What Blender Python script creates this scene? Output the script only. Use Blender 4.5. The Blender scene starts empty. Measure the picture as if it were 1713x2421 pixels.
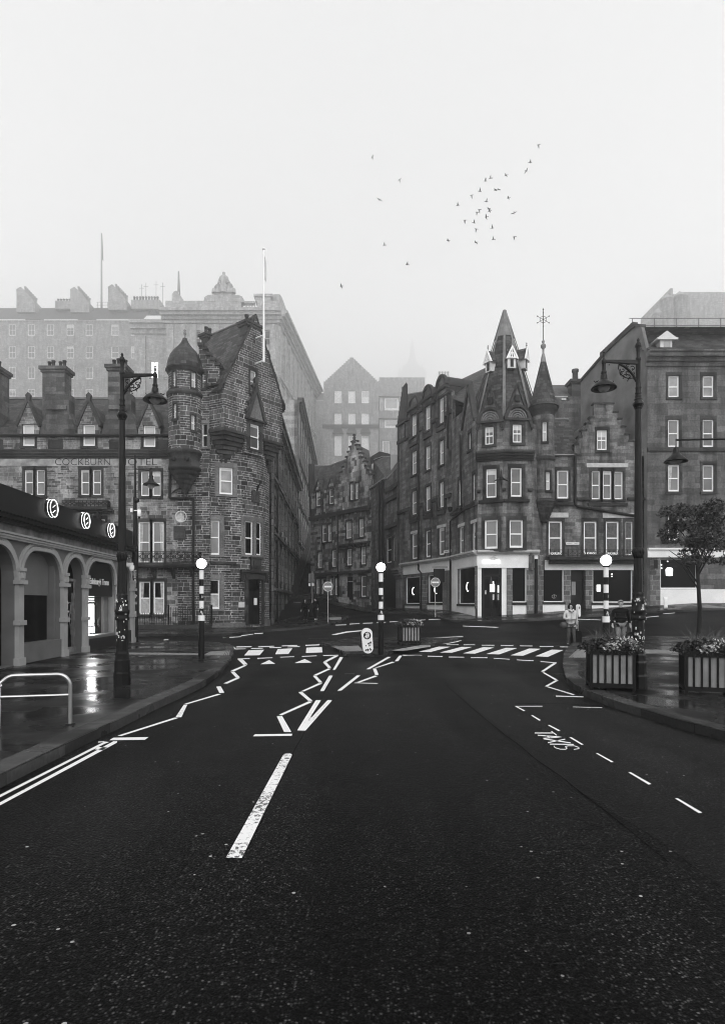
import bpy, math, random
from mathutils import Vector
from mathutils.geometry import tessellate_polygon, delaunay_2d_cdt
R = math.radians
random.seed(7)
sc = bpy.context.scene
COL = sc.collection

# ------------------------------------------------------------ camera, sky, sun, exposure
F, CX, HY, CZ = 1440.0, 856.5, 1425.0, 1.65
cam_d = bpy.data.cameras.new('camera')
cam = bpy.data.objects.new('camera', cam_d); COL.objects.link(cam)
cam.location = (0, 0, CZ); cam.rotation_euler = (R(90), 0, 0)
cam_d.sensor_fit = 'HORIZONTAL'; cam_d.sensor_width = 36
cam_d.lens = F / 1713 * 36
cam_d.shift_y = (HY - 1210.5) / 1713
cam_d.clip_start = 0.1; cam_d.clip_end = 3000
sc.camera = cam
SUN_EL, SUN_ROT = R(42), R(162)
world = bpy.data.worlds.new("World"); sc.world = world; world.use_nodes = True
wn, wl = world.node_tree.nodes, world.node_tree.links
wn.clear()
w_out = wn.new('ShaderNodeOutputWorld'); w_bg = wn.new('ShaderNodeBackground')
sky = wn.new('ShaderNodeTexSky'); sky.sky_type = 'NISHITA'; sky.sun_disc = False
sky.sun_elevation = SUN_EL; sky.sun_rotation = SUN_ROT; sky.dust_density = 5; sky.air_density = 1
bw = wn.new('ShaderNodeRGBToBW')
mr = wn.new('ShaderNodeMapRange'); mr.inputs['From Min'].default_value = 2; mr.inputs['From Max'].default_value = 16
mr.inputs['To Min'].default_value = 7.7; mr.inputs['To Max'].default_value = 8.8
wl.new(sky.outputs[0], bw.inputs[0]); wl.new(bw.outputs[0], mr.inputs['Value'])
tcw = wn.new('ShaderNodeTexCoord'); spw = wn.new('ShaderNodeSeparateXYZ'); wl.new(tcw.outputs['Generated'], spw.inputs[0])
mz = wn.new('ShaderNodeMapRange'); mz.inputs['From Min'].default_value = 0.0; mz.inputs['From Max'].default_value = .5
mz.inputs['To Min'].default_value = 1.6; mz.inputs['To Max'].default_value = .89; wl.new(spw.outputs['Z'], mz.inputs['Value'])
mm = wn.new('ShaderNodeMath'); mm.operation = 'MULTIPLY'; wl.new(mr.outputs[0], mm.inputs[0]); wl.new(mz.outputs[0], mm.inputs[1])
wl.new(mm.outputs[0], w_bg.inputs[0]); w_bg.inputs[1].default_value = 0.1
wl.new(w_bg.outputs[0], w_out.inputs[0])
sun_d = bpy.data.lights.new('sun', 'SUN'); sun_d.energy = 1.5; sun_d.angle = R(50); sun_d.color = (1, 1, 1)
sun = bpy.data.objects.new('sun', sun_d); COL.objects.link(sun)
sun.rotation_euler = (R(48), 0, R(18))
sc.view_settings.view_transform = 'Standard'; sc.view_settings.look = 'None'
sc.view_settings.exposure = 0.28; sc.view_settings.gamma = 1
sc.cycles.use_denoising = True
sc.cycles.pixel_filter_type = 'BLACKMAN_HARRIS'; sc.cycles.filter_width = 1.05
try: sc.cycles.denoiser = 'OPENIMAGEDENOISE'
except Exception: pass
sc.cycles.max_bounces = 8; sc.cycles.diffuse_bounces = 2; sc.cycles.glossy_bounces = 2
sc.cycles.transmission_bounces = 3; sc.cycles.volume_bounces = 4; sc.cycles.transparent_max_bounces = 8
sc.cycles.caustics_reflective = False; sc.cycles.caustics_refractive = False
sc.cycles.sample_clamp_indirect = 4
HAZE = 0.0023

# ------------------------------------------------------------ materials
def grey(v): return (v, v, v, 1)
def newmat(name):
    m = bpy.data.materials.new(name); m.use_nodes = True
    return m, m.node_tree.nodes, m.node_tree.links, m.node_tree.nodes['Principled BSDF']
def simple(name, v, rough=.6, metal=0, var=.25, scale=3.0, spec=.5, bump=0):
    m, n, l, b = newmat(name)
    tc = n.new('ShaderNodeTexCoord'); ns = n.new('ShaderNodeTexNoise'); ns.inputs['Scale'].default_value = scale
    ns.inputs['Detail'].default_value = 4
    l.new(tc.outputs['Object'], ns.inputs['Vector'])
    mp = n.new('ShaderNodeMapRange'); mp.inputs['From Min'].default_value = .3; mp.inputs['From Max'].default_value = .7
    mp.inputs['To Min'].default_value = v*(1-var); mp.inputs['To Max'].default_value = v*(1+var)
    l.new(ns.outputs[0], mp.inputs['Value']); l.new(mp.outputs[0], b.inputs['Base Color'])
    b.inputs['Roughness'].default_value = rough; b.inputs['Metallic'].default_value = metal
    b.inputs['Specular IOR Level'].default_value = spec
    if bump:
        bp = n.new('ShaderNodeBump'); bp.inputs['Strength'].default_value = bump; bp.inputs['Distance'].default_value = .02
        l.new(ns.outputs[0], bp.inputs['Height']); l.new(bp.outputs[0], b.inputs['Normal'])
    return m
def emis(name, s, v=1.0):
    m, n, l, b = newmat(name)
    b.inputs['Base Color'].default_value = grey(.8); b.inputs['Emission Color'].default_value = grey(v)
    b.inputs['Emission Strength'].default_value = s
    return m
def mth(n, l, op, a, b_, clamp=False):
    x = n.new('ShaderNodeMath'); x.operation = op; x.use_clamp = clamp
    for i, q in enumerate((a, b_)):
        if q is None: continue
        if isinstance(q, (int, float)): x.inputs[i].default_value = q
        else: l.new(q, x.inputs[i])
    return x.outputs[0]
def stone(name, lo, hi, mort, bw=.42, bh=.19, ms=.016, stain=.6, irregular=True, rough=.85, bump=.5, wob=.03):
    m, n, l, b = newmat(name)
    uv = n.new('ShaderNodeUVMap'); uv.uv_map = 'UVMap'
    ns = n.new('ShaderNodeTexNoise'); ns.inputs['Scale'].default_value = 2.2; ns.inputs['Detail'].default_value = 2
    l.new(uv.outputs[0], ns.inputs['Vector'])
    sub = n.new('ShaderNodeVectorMath'); sub.operation = 'SUBTRACT'; sub.inputs[1].default_value = (.5, .5, .5)
    l.new(ns.outputs['Color'], sub.inputs[0])
    scl = n.new('ShaderNodeVectorMath'); scl.operation = 'SCALE'; scl.inputs['Scale'].default_value = wob*2
    l.new(sub.outputs[0], scl.inputs[0])
    ad = n.new('ShaderNodeVectorMath'); ad.operation = 'ADD'; l.new(uv.outputs[0], ad.inputs[0]); l.new(scl.outputs[0], ad.inputs[1])
    def brick(w, h, off, squ):
        t = n.new('ShaderNodeTexBrick'); t.inputs['Scale'].default_value = 1
        t.inputs['Brick Width'].default_value = w; t.inputs['Row Height'].default_value = h
        t.inputs['Mortar Size'].default_value = ms*.5; t.inputs['Mortar Smooth'].default_value = .3
        t.inputs['Bias'].default_value = -.1
        t.offset = off; t.squash = squ; t.squash_frequency = 3; t.offset_frequency = 2
        t.inputs['Color1'].default_value = grey(lo); t.inputs['Color2'].default_value = grey(hi)
        t.inputs['Mortar'].default_value = grey(mort)
        l.new(ad.outputs[0], t.inputs['Vector'])
        return t
    A = brick(bw, bh, .45, 1.5)
    col, fac = A.outputs['Color'], A.outputs['Fac']
    if irregular:
        B2 = brick(bw*1.35, bh*2, .37, .7)
        # coarse cells choose between single and double courses
        vm = n.new('ShaderNodeVectorMath'); vm.operation = 'DIVIDE'; vm.inputs[1].default_value = (bw*1.9, bh*4, 1)
        l.new(ad.outputs[0], vm.inputs[0])
        fl = n.new('ShaderNodeVectorMath'); fl.operation = 'FLOOR'; l.new(vm.outputs[0], fl.inputs[0])
        wn_ = n.new('ShaderNodeTexWhiteNoise'); wn_.noise_dimensions = '2D'; l.new(fl.outputs[0], wn_.inputs['Vector'])
        g = mth(n, l, 'GREATER_THAN', wn_.outputs['Value'], .6)
        mx = n.new('ShaderNodeMix'); mx.data_type = 'RGBA'
        l.new(g, mx.inputs[0]); l.new(col, mx.inputs[6]); l.new(B2.outputs['Color'], mx.inputs[7])
        mf = n.new('ShaderNodeMix'); l.new(g, mf.inputs[0]); l.new(fac, mf.inputs[2]); l.new(B2.outputs['Fac'], mf.inputs[3])
        col, fac = mx.outputs[2], mf.outputs[0]
    # weathering: broad stains plus vertical streaks
    mpg = n.new('ShaderNodeMapping'); mpg.inputs['Scale'].default_value = (1.1, .22, 1)
    l.new(uv.outputs[0], mpg.inputs[0])
    s1 = n.new('ShaderNodeTexNoise'); s1.inputs['Scale'].default_value = 1.0; s1.inputs['Detail'].default_value = 6; s1.inputs['Roughness'].default_value = .7
    l.new(mpg.outputs[0], s1.inputs['Vector'])
    s2 = n.new('ShaderNodeTexNoise'); s2.inputs['Scale'].default_value = 9; s2.inputs['Detail'].default_value = 5
    l.new(uv.outputs[0], s2.inputs['Vector'])
    m1 = n.new('ShaderNodeMapRange'); m1.inputs['From Min'].default_value = .32; m1.inputs['From Max'].default_value = .68
    m1.inputs['To Min'].default_value = 1-stain; m1.inputs['To Max'].default_value = 1+stain*.8
    l.new(s1.outputs[0], m1.inputs['Value'])
    m2 = n.new('ShaderNodeMapRange'); m2.inputs['From Min'].default_value = .3; m2.inputs['From Max'].default_value = .7
    m2.inputs['To Min'].default_value = .7; m2.inputs['To Max'].default_value = 1.3
    l.new(s2.outputs[0], m2.inputs['Value'])
    k = mth(n, l, 'MULTIPLY', m1.outputs[0], m2.outputs[0])
    vs = n.new('ShaderNodeVectorMath'); vs.operation = 'SCALE'; l.new(col, vs.inputs[0]); l.new(k, vs.inputs['Scale'])
    l.new(vs.outputs[0], b.inputs['Base Color'])
    b.inputs['Roughness'].default_value = rough; b.inputs['Specular IOR Level'].default_value = .25
    hgt = mth(n, l, 'SUBTRACT', mth(n, l, 'MULTIPLY', s2.outputs[0], .35), fac)
    bp = n.new('ShaderNodeBump'); bp.inputs['Strength'].default_value = bump; bp.inputs['Distance'].default_value = .03
    l.new(hgt, bp.inputs['Height']); l.new(bp.outputs[0], b.inputs['Normal'])
    return m
M = {}
M['rubble'] = stone('rubble_stone', .022, .12, .62, .4, .145, .019, .6)
M['hotel'] = stone('coursed_stone', .07, .3, .42, .36, .13, .014, .65)
M['frieze'] = simple('worn_frieze', .3, .85, var=.5, scale=2)
M['rustic'] = stone('rusticated_dark_stone', .09, .18, .03, 1.3, .5, .05, .5, irregular=False, bump=1)
M['ashlar'] = stone('sooty_ashlar', .075, .19, .06, .5, .21, .010, .95, irregular=False)
M['ashlarc'] = stone('centre_stone', .05, .42, .08, .5, .28, .016, .85)
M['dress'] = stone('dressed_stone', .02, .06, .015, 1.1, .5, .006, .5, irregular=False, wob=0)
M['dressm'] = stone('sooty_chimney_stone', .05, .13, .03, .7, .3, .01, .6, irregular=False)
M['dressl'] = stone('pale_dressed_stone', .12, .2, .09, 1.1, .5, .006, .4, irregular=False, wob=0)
M['far'] = stone('far_stone', .22, .36, .16, .9, .35, .02, .5, irregular=False)  # far stones lightened further: part of the haze is put into the colour
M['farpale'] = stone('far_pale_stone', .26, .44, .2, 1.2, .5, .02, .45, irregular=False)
M['eright'] = stone('right_stone', .07, .15, .04, .8, .34, .012, .7, irregular=False)
M['render'] = simple('weathered_render', .16, .9, var=.45, scale=.8, bump=.3)
M['block'] = stone('shop_block', .08, .22, .5, .55, .3, .016, .3, irregular=False, wob=.01)
M['slate'] = stone('slate_roof', .012, .085, .004, .34, .2, .024, .6, irregular=False, rough=.6, bump=.8)
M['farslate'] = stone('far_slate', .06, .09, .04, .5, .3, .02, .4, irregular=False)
M['lead'] = simple('lead_flashing', .17, .6)
M['cream'] = simple('cream_shopfront_paint', .8, .55, var=.1, scale=1.2)
M['lintel'] = simple('pale_lintel', .45, .8, var=.15, scale=5)
M['pane_white'] = simple('pane_blind', .75, .3, var=.05)
M['white'] = simple('white_paint', .86, .5, var=.06)
M['offwhite'] = simple('offwhite_paint', .55, .5, var=.1)
M['black'] = simple('black_paint', .005, .4, spec=.2)
M['cast'] = simple('cast_iron_paint', .005, .38, spec=.2, scale=8, var=.5)
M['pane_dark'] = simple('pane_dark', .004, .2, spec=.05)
M['pane_mid'] = simple('pane_mid', .16, .1, spec=.7, var=.3, scale=.6)  # pane greys put reflected sky and blinds into the base colour
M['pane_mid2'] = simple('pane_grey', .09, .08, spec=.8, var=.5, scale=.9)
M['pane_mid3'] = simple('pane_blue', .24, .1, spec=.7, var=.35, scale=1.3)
M['pane_light'] = simple('pane_light', .42, .15, spec=.6, var=.15, scale=.6)  # pale base colour stands in for bright sky reflections and blinds
M['curtain'] = simple('curtain_cloth', .4, .9, var=.3, scale=6)
M['pipe'] = simple('downpipe_iron', .006, .5, spec=.2)
M['door'] = simple('door_paint', .006, .4, spec=.15)
M['pilaster'] = simple('shaded_grey_paint', .13, .45, var=.15, scale=2)  # darkened for the arcade reveals: their shade is put into the colour
M['arch_paint'] = simple('arch_paint', .34, .5, var=.12, scale=2)
M['fascia'] = simple('dark_fascia', .012, .3, var=.2, spec=.3)
M['band'] = simple('stained_band', .16, .8, var=.6, scale=3)
M['glow'] = emis('lamp_glow', 10)
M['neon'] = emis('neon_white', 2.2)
M['screen'] = emis('screen_white', 30)
M['reflglow'] = emis('painted_reflection_glow', .6)  # no screen: glow for the reflection painted on the corner door glass
M['litwin'] = emis('lit_window', 2.2)
M['skin'] = simple('skin', .38, .6, var=.08)
M['cloth_black'] = simple('cloth_black', .006, .9, spec=.1)
M['cloth_dark'] = simple('cloth_dark', .016, .85, spec=.1)
M['denim'] = simple('denim', .17, .9, var=.6, scale=5)
M['denimd'] = simple('denim_dark', .05, .9, var=.5, scale=9)
M['coat_pale'] = simple('coat_pale', .52, .8, var=.15, scale=9)
M['hair'] = simple('hair_dark', .004, .5, spec=.1)
M['hairgrey'] = simple('hair_grey', .25, .7)
M['bag'] = simple('bag_leather', .03, .45)
M['leaf'] = simple('leaf_dark', .022, .5, var=.6, scale=30)
M['leafl'] = simple('leaf_pale', .45, .5, var=.6, scale=30)
M['curtaind'] = simple('curtain_dark', .09, .9, var=.4, scale=7)
M['grass'] = simple('grass_blade', .1, .6, var=.6, scale=20)
M['slat'] = simple('planter_slat', .19, .7, var=.25, scale=4)
M['galv'] = simple('brushed_steel', .45, .3, metal=.9, var=.1)
M['signface'] = simple('sign_red_face', .16, .4, var=.05)
M['plate'] = simple('white_plate', .8, .35, var=.04)
M['sticker'] = simple('sticker', .55, .5, var=.6, scale=40)
M['bird'] = simple('bird_dark', .005, .9, spec=.1)
M['concrete'] = simple('concrete', .22, .9, var=.4, scale=4)
M['glasslens'] = simple('lantern_glass', .3, .08, spec=.8)

def road_mat(name, base, chip, ws=1.0, rough=.5):
    m, n, l, b = newmat(name)
    tc = n.new('ShaderNodeTexCoord')
    v = n.new('ShaderNodeTexVoronoi'); v.inputs['Scale'].default_value = 66; l.new(tc.outputs['Object'], v.inputs['Vector'])
    sep = n.new('ShaderNodeSeparateColor'); l.new(v.outputs['Color'], sep.inputs[0])
    p = mth(n, l, 'POWER', sep.outputs[0], 5.0)
    big = n.new('ShaderNodeTexNoise'); big.inputs['Scale'].default_value = .35; big.inputs['Detail'].default_value = 5; l.new(tc.outputs['Object'], big.inputs['Vector'])
    bm_ = n.new('ShaderNodeMapRange'); bm_.inputs['From Min'].default_value = .3; bm_.inputs['From Max'].default_value = .7
    bm_.inputs['To Min'].default_value = .55; bm_.inputs['To Max'].default_value = 1.35; l.new(big.outputs[0], bm_.inputs['Value'])
    gap = n.new('ShaderNodeMapRange'); gap.inputs['From Min'].default_value = .25; gap.inputs['From Max'].default_value = .55
    gap.inputs['To Min'].default_value = 1; gap.inputs['To Max'].default_value = 0
    l.new(v.outputs['Distance'], gap.inputs['Value'])
    c = mth(n, l, 'ADD', base, mth(n, l, 'MULTIPLY', mth(n, l, 'MULTIPLY', p, gap.outputs[0]), chip))
    # rare pale chips
    v2 = n.new('ShaderNodeTexVoronoi'); v2.inputs['Scale'].default_value = 26; l.new(tc.outputs['Object'], v2.inputs['Vector'])
    sp2 = n.new('ShaderNodeSeparateColor'); l.new(v2.outputs['Color'], sp2.inputs[0])
    rare = mth(n, l, 'MULTIPLY', mth(n, l, 'GREATER_THAN', sp2.outputs[1], .994), mth(n, l, 'LESS_THAN', v2.outputs['Distance'], .28))
    c2 = mth(n, l, 'ADD', mth(n, l, 'MULTIPLY', c, bm_.outputs[0]), mth(n, l, 'MULTIPLY', rare, .28))
    tm = n.new('ShaderNodeMapping'); tm.inputs['Scale'].default_value = (1.1, .09, 1); l.new(tc.outputs['Object'], tm.inputs[0])
    tr = n.new('ShaderNodeTexNoise'); tr.inputs['Scale'].default_value = 1.0; tr.inputs['Detail'].default_value = 3; l.new(tm.outputs[0], tr.inputs['Vector'])
    tq = n.new('ShaderNodeMapRange'); tq.inputs['From Min'].default_value = .35; tq.inputs['From Max'].default_value = .65
    tq.inputs['To Min'].default_value = .5; tq.inputs['To Max'].default_value = 1.5; l.new(tr.outputs[0], tq.inputs['Value'])
    c2 = mth(n, l, 'MULTIPLY', c2, tq.outputs[0])
    cc = n.new('ShaderNodeCombineColor')
    for i in range(3): l.new(c2, cc.inputs[i])
    l.new(cc.outputs[0], b.inputs['Base Color'])
    rr = mth(n, l, 'MULTIPLY_ADD', big.outputs[0], .35); rr.node.inputs[2].default_value = rough-.17
    l.new(rr, b.inputs['Roughness'])
    b.inputs['Specular IOR Level'].default_value = .06
    bp = n.new('ShaderNodeBump'); bp.inputs['Strength'].default_value = .9; bp.inputs['Distance'].default_value = .006
    l.new(v.outputs['Distance'], bp.inputs['Height']); bp.invert = True
    l.new(bp.outputs[0], b.inputs['Normal'])
    return m
M['road'] = road_mat('wet_asphalt', .002, .08)
M['patch'] = road_mat('patched_asphalt', .006, .07)
def paint_mat(name, wear, v=.8):
    m, n, l, b = newmat(name)
    tc = n.new('ShaderNodeTexCoord')
    a = n.new('ShaderNodeTexNoise'); a.inputs['Scale'].default_value = 22; a.inputs['Detail'].default_value = 6; a.inputs['Roughness'].default_value = .75
    l.new(tc.outputs['Object'], a.inputs['Vector'])
    c = n.new('ShaderNodeTexNoise'); c.inputs['Scale'].default_value = .9; l.new(tc.outputs['Object'], c.inputs['Vector'])
    s = mth(n, l, 'ADD', a.outputs[0], mth(n, l, 'MULTIPLY', c.outputs[0], .35))
    mp = n.new('ShaderNodeMapRange'); mp.inputs['From Min'].default_value = wear; mp.inputs['From Max'].default_value = wear+.05
    mp.inputs['To Min'].default_value = .03; mp.inputs['To Max'].default_value = v
    l.new(s, mp.inputs['Value']); l.new(mp.outputs[0], b.inputs['Base Color']); b.inputs['Roughness'].default_value = .6
    return m
M['mark'] = paint_mat('road_paint', .505, .72)
M['markworn'] = paint_mat('worn_road_paint', .60, .72)
def paving_mat(name, lo, hi, bw, bh, rough):
    m, n, l, b = newmat(name)
    tc = n.new('ShaderNodeTexCoord')
    t = n.new('ShaderNodeTexBrick'); t.inputs['Scale'].default_value = 1; t.inputs['Brick Width'].default_value = bw; t.inputs['Row Height'].default_value = bh
    t.inputs['Mortar Size'].default_value = .006; t.inputs['Color1'].default_value = grey(lo); t.inputs['Color2'].default_value = grey(hi); t.inputs['Mortar'].default_value = grey(.01)
    l.new(tc.outputs['Object'], t.inputs['Vector'])
    a = n.new('ShaderNodeTexNoise'); a.inputs['Scale'].default_value = .9; a.inputs['Detail'].default_value = 6; l.new(tc.outputs['Object'], a.inputs['Vector'])
    s = n.new('ShaderNodeTexNoise'); s.inputs['Scale'].default_value = 25; s.inputs['Detail'].default_value = 4; l.new(tc.outputs['Object'], s.inputs['Vector'])
    mp = n.new('ShaderNodeMapRange'); mp.inputs['From Min'].default_value = .4; mp.inputs['From Max'].default_value = .6
    mp.inputs['To Min'].default_value = rough*.35; mp.inputs['To Max'].default_value = rough*1.5
    l.new(a.outputs[0], mp.inputs['Value']); l.new(mp.outputs[0], b.inputs['Roughness'])
    vs = n.new('ShaderNodeVectorMath'); vs.operation = 'SCALE'; l.new(t.outputs['Color'], vs.inputs[0])
    l.new(mth(n, l, 'MULTIPLY_ADD', s.outputs[0], 1.0), vs.inputs['Scale'])
    vs.inputs['Scale'].links[0].from_node.inputs[2].default_value = .5
    l.new(vs.outputs[0], b.inputs['Base Color'])
    b.inputs['Specular IOR Level'].default_value = .05
    h = mth(n, l, 'SUBTRACT', mth(n, l, 'MULTIPLY', s.outputs[0], .4), t.outputs['Fac'])
    bp = n.new('ShaderNodeBump'); bp.inputs['Strength'].default_value = .35; bp.inputs['Distance'].default_value = .006
    l.new(h, bp.inputs['Height']); l.new(bp.outputs[0], b.inputs['Normal'])
    return m
M['paving'] = paving_mat('wet_flagstones', .005, .022, .9, .6, .3)
M['kerb'] = paving_mat('kerb_stone', .02, .06, 1.4, 1.1, .5)
M['setts'] = paving_mat('granite_setts', .03, .07, .22, .13, .45)
M['tactile'] = simple('tactile_paving', .2, .6, var=.3, scale=8)

# ------------------------------------------------------------ mesh building helpers
class MB:
    def __init__(s): s.v = []; s.f = []; s.uv = []; s.m = []; s.mats = []; s.sm = []
    def mi(s, m):
        if m is None: return 0
        if m not in s.mats: s.mats.append(m)
        return s.mats.index(m)
    def face(s, pts, uv=None, m=None, smooth=False):
        i = len(s.v); pts = [Vector(p) for p in pts]; s.v += pts
        s.f.append(list(range(i, i+len(pts))))
        if uv is None:
            nrm = Vector((0, 0, 0)); 
            for a in range(len(pts)):
                p, q = pts[a], pts[(a+1) % len(pts)]
                nrm += Vector(((p.y-q.y)*(p.z+q.z), (p.z-q.z)*(p.x+q.x), (p.x-q.x)*(p.y+q.y)))
            if nrm.length < 1e-12: nrm = Vector((0, 0, 1))
            nrm.normalize()
            if abs(nrm.z) > .95: uv = [(p.x, p.y) for p in pts]
            else:
                t = Vector((-nrm.y, nrm.x, 0)).normalized(); w = nrm.cross(t)
                if w.z < 0: w = -w
                uv = [(p.dot(t), p.dot(w)) for p in pts]
        s.uv.append(list(uv)); s.m.append(s.mi(m)); s.sm.append(smooth)
    def box(s, fr, u0, u1, z0, z1, o0, o1, m=None):
        """box on a facade frame: u along it, z up, o outward"""
        nu = max(1, int(math.ceil(abs(u1-u0)/.3))) if isinstance(fr, Cy) else 1
        P = fr.P
        for k in range(nu):
            a, b = u0+(u1-u0)*k/nu, u0+(u1-u0)*(k+1)/nu
            s.face([P(a, o1, z0), P(b, o1, z0), P(b, o1, z1), P(a, o1, z1)], [(a, z0), (b, z0), (b, z1), (a, z1)], m)
            s.face([P(a, o0, z1), P(a, o1, z1), P(b, o1, z1), P(b, o0, z1)], None, m)
            s.face([P(a, o0, z0), P(b, o0, z0), P(b, o1, z0), P(a, o1, z0)], None, m)
            s.face([P(a, o0, z0), P(a, o0, z1), P(b, o0, z1), P(b, o0, z0)], None, m)
        s.face([P(u0, o0, z0), P(u0, o1, z0), P(u0, o1, z1), P(u0, o0, z1)], None, m)
        s.face([P(u1, o0, z0), P(u1, o0, z1), P(u1, o1, z1), P(u1, o1, z0)], None, m)
    def wbox(s, x0, x1, y0, y1, z0, z1, m=None):
        s.box(WF, x0, x1, z0, z1, -y1, -y0, m)
    def grid(s, rows, m=None, smooth=True, closed=False, uvs=None):
        """rows: list of lists of points, shared vertices"""
        i0 = len(s.v); nc = len(rows[0])
        for r in rows: s.v += [Vector(p) for p in r]
        for a in range(len(rows)-1):
            for b in range(nc if closed else nc-1):
                b2 = (b+1) % nc
                idx = [i0+a*nc+b, i0+a*nc+b2, i0+(a+1)*nc+b2, i0+(a+1)*nc+b]
                s.f.append(idx)
                if uvs: s.uv.append([uvs(a, b), uvs(a, b+1), uvs(a+1, b+1), uvs(a+1, b)])
                else: s.uv.append([(b*.1, a*.1), (b*.1+.1, a*.1), (b*.1+.1, a*.1+.1), (b*.1, a*.1+.1)])
                s.m.append(s.mi(m)); s.sm.append(smooth)
    def lathe(s, c, prof, n=16, m=None, smooth=True, rot=0.0):
        """prof: list of (radius, z)"""
        rows = []
        for r, z in prof:
            rows.append([(c[0]+r*math.cos(rot+2*math.pi*k/n), c[1]+r*math.sin(rot+2*math.pi*k/n), z) for k in range(n)])
        rm = max(p[0] for p in prof)
        acc = [0.0]
        for (r0, z0), (r1, z1) in zip(prof, prof[1:]): acc.append(acc[-1]+math.hypot(r1-r0, z1-z0))
        s.grid(rows, m, smooth, True, uvs=lambda a, b: (b*2*math.pi*rm/n, prof[0][1]+acc[a]))
    def tube(s, pts, r, n=8, m=None, r2=None):
        pts = [Vector(p) for p in pts]; rows = []
        for i, p in enumerate(pts):
            d = (pts[min(i+1, len(pts)-1)]-pts[max(i-1, 0)])
            if d.length < 1e-9: d = Vector((0, 0, 1))
            d.normalize()
            a = d.cross(Vector((0, 0, 1)) if abs(d.z) < .9 else Vector((1, 0, 0))).normalized(); b = d.cross(a)
            rr = r if r2 is None else r+(r2-r)*i/(len(pts)-1)
            rows.append([p+(a*math.cos(2*math.pi*k/n)+b*math.sin(2*math.pi*k/n))*rr for k in range(n)])
        s.grid(rows, m, True, True)
        for rw in (rows[0], rows[-1]): s.face(rw, None, m)
    def prism(s, fr, pts, o0, o1, m=None):
        """polygon (u,z) on frame extruded between offsets"""
        f3 = [fr.P(u, o1, z) for u, z in pts]; b3 = [fr.P(u, o0, z) for u, z in pts]
        tri = tessellate_polygon([[Vector((u, z, 0)) for u, z in pts]])
        for t in tri:
            s.face([f3[i] for i in t], [pts[i] for i in t], m); s.face([b3[i] for i in t], [pts[i] for i in t], m)
        for i in range(len(pts)):
            j = (i+1) % len(pts); s.face([f3[i], f3[j], b3[j], b3[i]], None, m)
    def build(s, name, mat, parent=None, **props):
        me = bpy.data.meshes.new(name); me.from_pydata([tuple(v) for v in s.v], [], s.f)
        ul = me.uv_layers.new(name='UVMap'); k = 0
        flat = []
        for u in s.uv:
            for a in u: flat += [a[0], a[1]]
        ul.data.foreach_set('uv', flat)
        if s.mats:
            for mm in s.mats: me.materials.append(M[mm])
            me.polygons.foreach_set('material_index', s.m)
        else: me.materials.append(M[mat])
        me.polygons.foreach_set('use_smooth', s.sm)
        me.update()
        o = bpy.data.objects.new(name, me); COL.objects.link(o)
        if parent: o.parent = parent
        for a, b in props.items(): o[a] = b
        return o
def centre(o):
    """move the origin of an unparented one-mesh thing to its own base"""
    return o
def thing(name, label, cat, group=None, loc=(0, 0, 0)):
    o = bpy.data.objects.new(name, None); COL.objects.link(o); o.location = loc
    o['label'] = label; o['category'] = cat
    if group: o['group'] = group
    o.empty_display_size = .2
    return o
def tag(o, label, cat, group=None):
    o['label'] = label; o['category'] = cat
    if group: o['group'] = group
    return o
def struct(o): o['kind'] = 'structure'; return o
def copy_tree(o, parent=None):
    c = o.copy(); COL.objects.link(c)
    if parent: c.parent = parent
    for ch in list(o.children): copy_tree(ch, c)
    return c

class Pl:
    """vertical facade plane; A is its left end as the street sees it, B its right end"""
    def __init__(s, A, B, k=1.0):
        s.k = k   # trim scale; far facades are enlarged and set deeper so the haze fades them
        s.A = Vector((A[0], A[1])); s.B = Vector((B[0], B[1])); s.L = (s.B-s.A).length
        s.d = (s.B-s.A)/s.L; s.n = Vector((s.d.y, -s.d.x))
    def P(s, u, o, z):
        q = s.A+s.d*u+s.n*o*s.k; return Vector((q.x, q.y, z))
    def uz(s, px, py, o=0):
        k = (px-CX)/F; A = s.A+s.n*o
        # A + d u = (k y, y)
        den = s.d.x-k*s.d.y
        u = (k*A.y-A.x)/den; y = A.y+s.d.y*u
        return u, CZ+(HY-py)/F*y
class Cy:
    k = 1.0
    def __init__(s, c, r): s.c = Vector(c); s.r = r
    def P(s, u, o, z):
        a = u/s.r; return Vector((s.c.x+(s.r+o)*math.sin(a), s.c.y-(s.r+o)*math.cos(a), z))
    def uz(s, px, py, o=0):
        k = (px-CX)/F; r = s.r+o
        a = 1+k*k; b = -2*(k*s.c.x+s.c.y); c = s.c.x**2+s.c.y**2-r*r
        D = max(b*b-4*a*c, 0); y = (-b-math.sqrt(D))/(2*a); x = k*y
        an = math.atan2(x-s.c.x, -(y-s.c.y))
        return an*s.r, CZ+(HY-py)/F*y
class _W:
    def P(s, u, o, z): return Vector((u, -o, z))
WF = _W()
class Zm:
    """reads off the photograph's enlargements: origin and scale"""
    def __init__(s, ox, oy, k): s.ox, s.oy, s.k = ox, oy, k
    def __call__(s, x, y): return s.ox+x/s.k, s.oy+y/s.k
Z1 = Zm(110, 540, 4.06); Z2 = Zm(370, 560, 4.06); Z3 = Zm(110, 1040, 4.06); Z4 = Zm(380, 1020, 4.06)
ZA = Zm(700, 820, 5.413); ZB = Zm(700, 1140, 5.413)
ZC = Zm(920, 700, 3.691); ZD = Zm(920, 1080, 3.691); ZE = Zm(1250, 680, 4.511); ZF = Zm(1250, 1080, 4.511)
R1 = Zm(110, 1500, 3.609); R2 = Zm(500, 1460, 3.248); R3 = Zm(960, 1440, 4.06); R4 = Zm(1220, 1440, 4.164); R7 = Zm(400, 1740, 2.03)
R8 = Zm(690, 1400, 9.553); ZS = Zm(110, 1160, 5.7375); ZP = Zm(1100, 720, 6.039)
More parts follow.
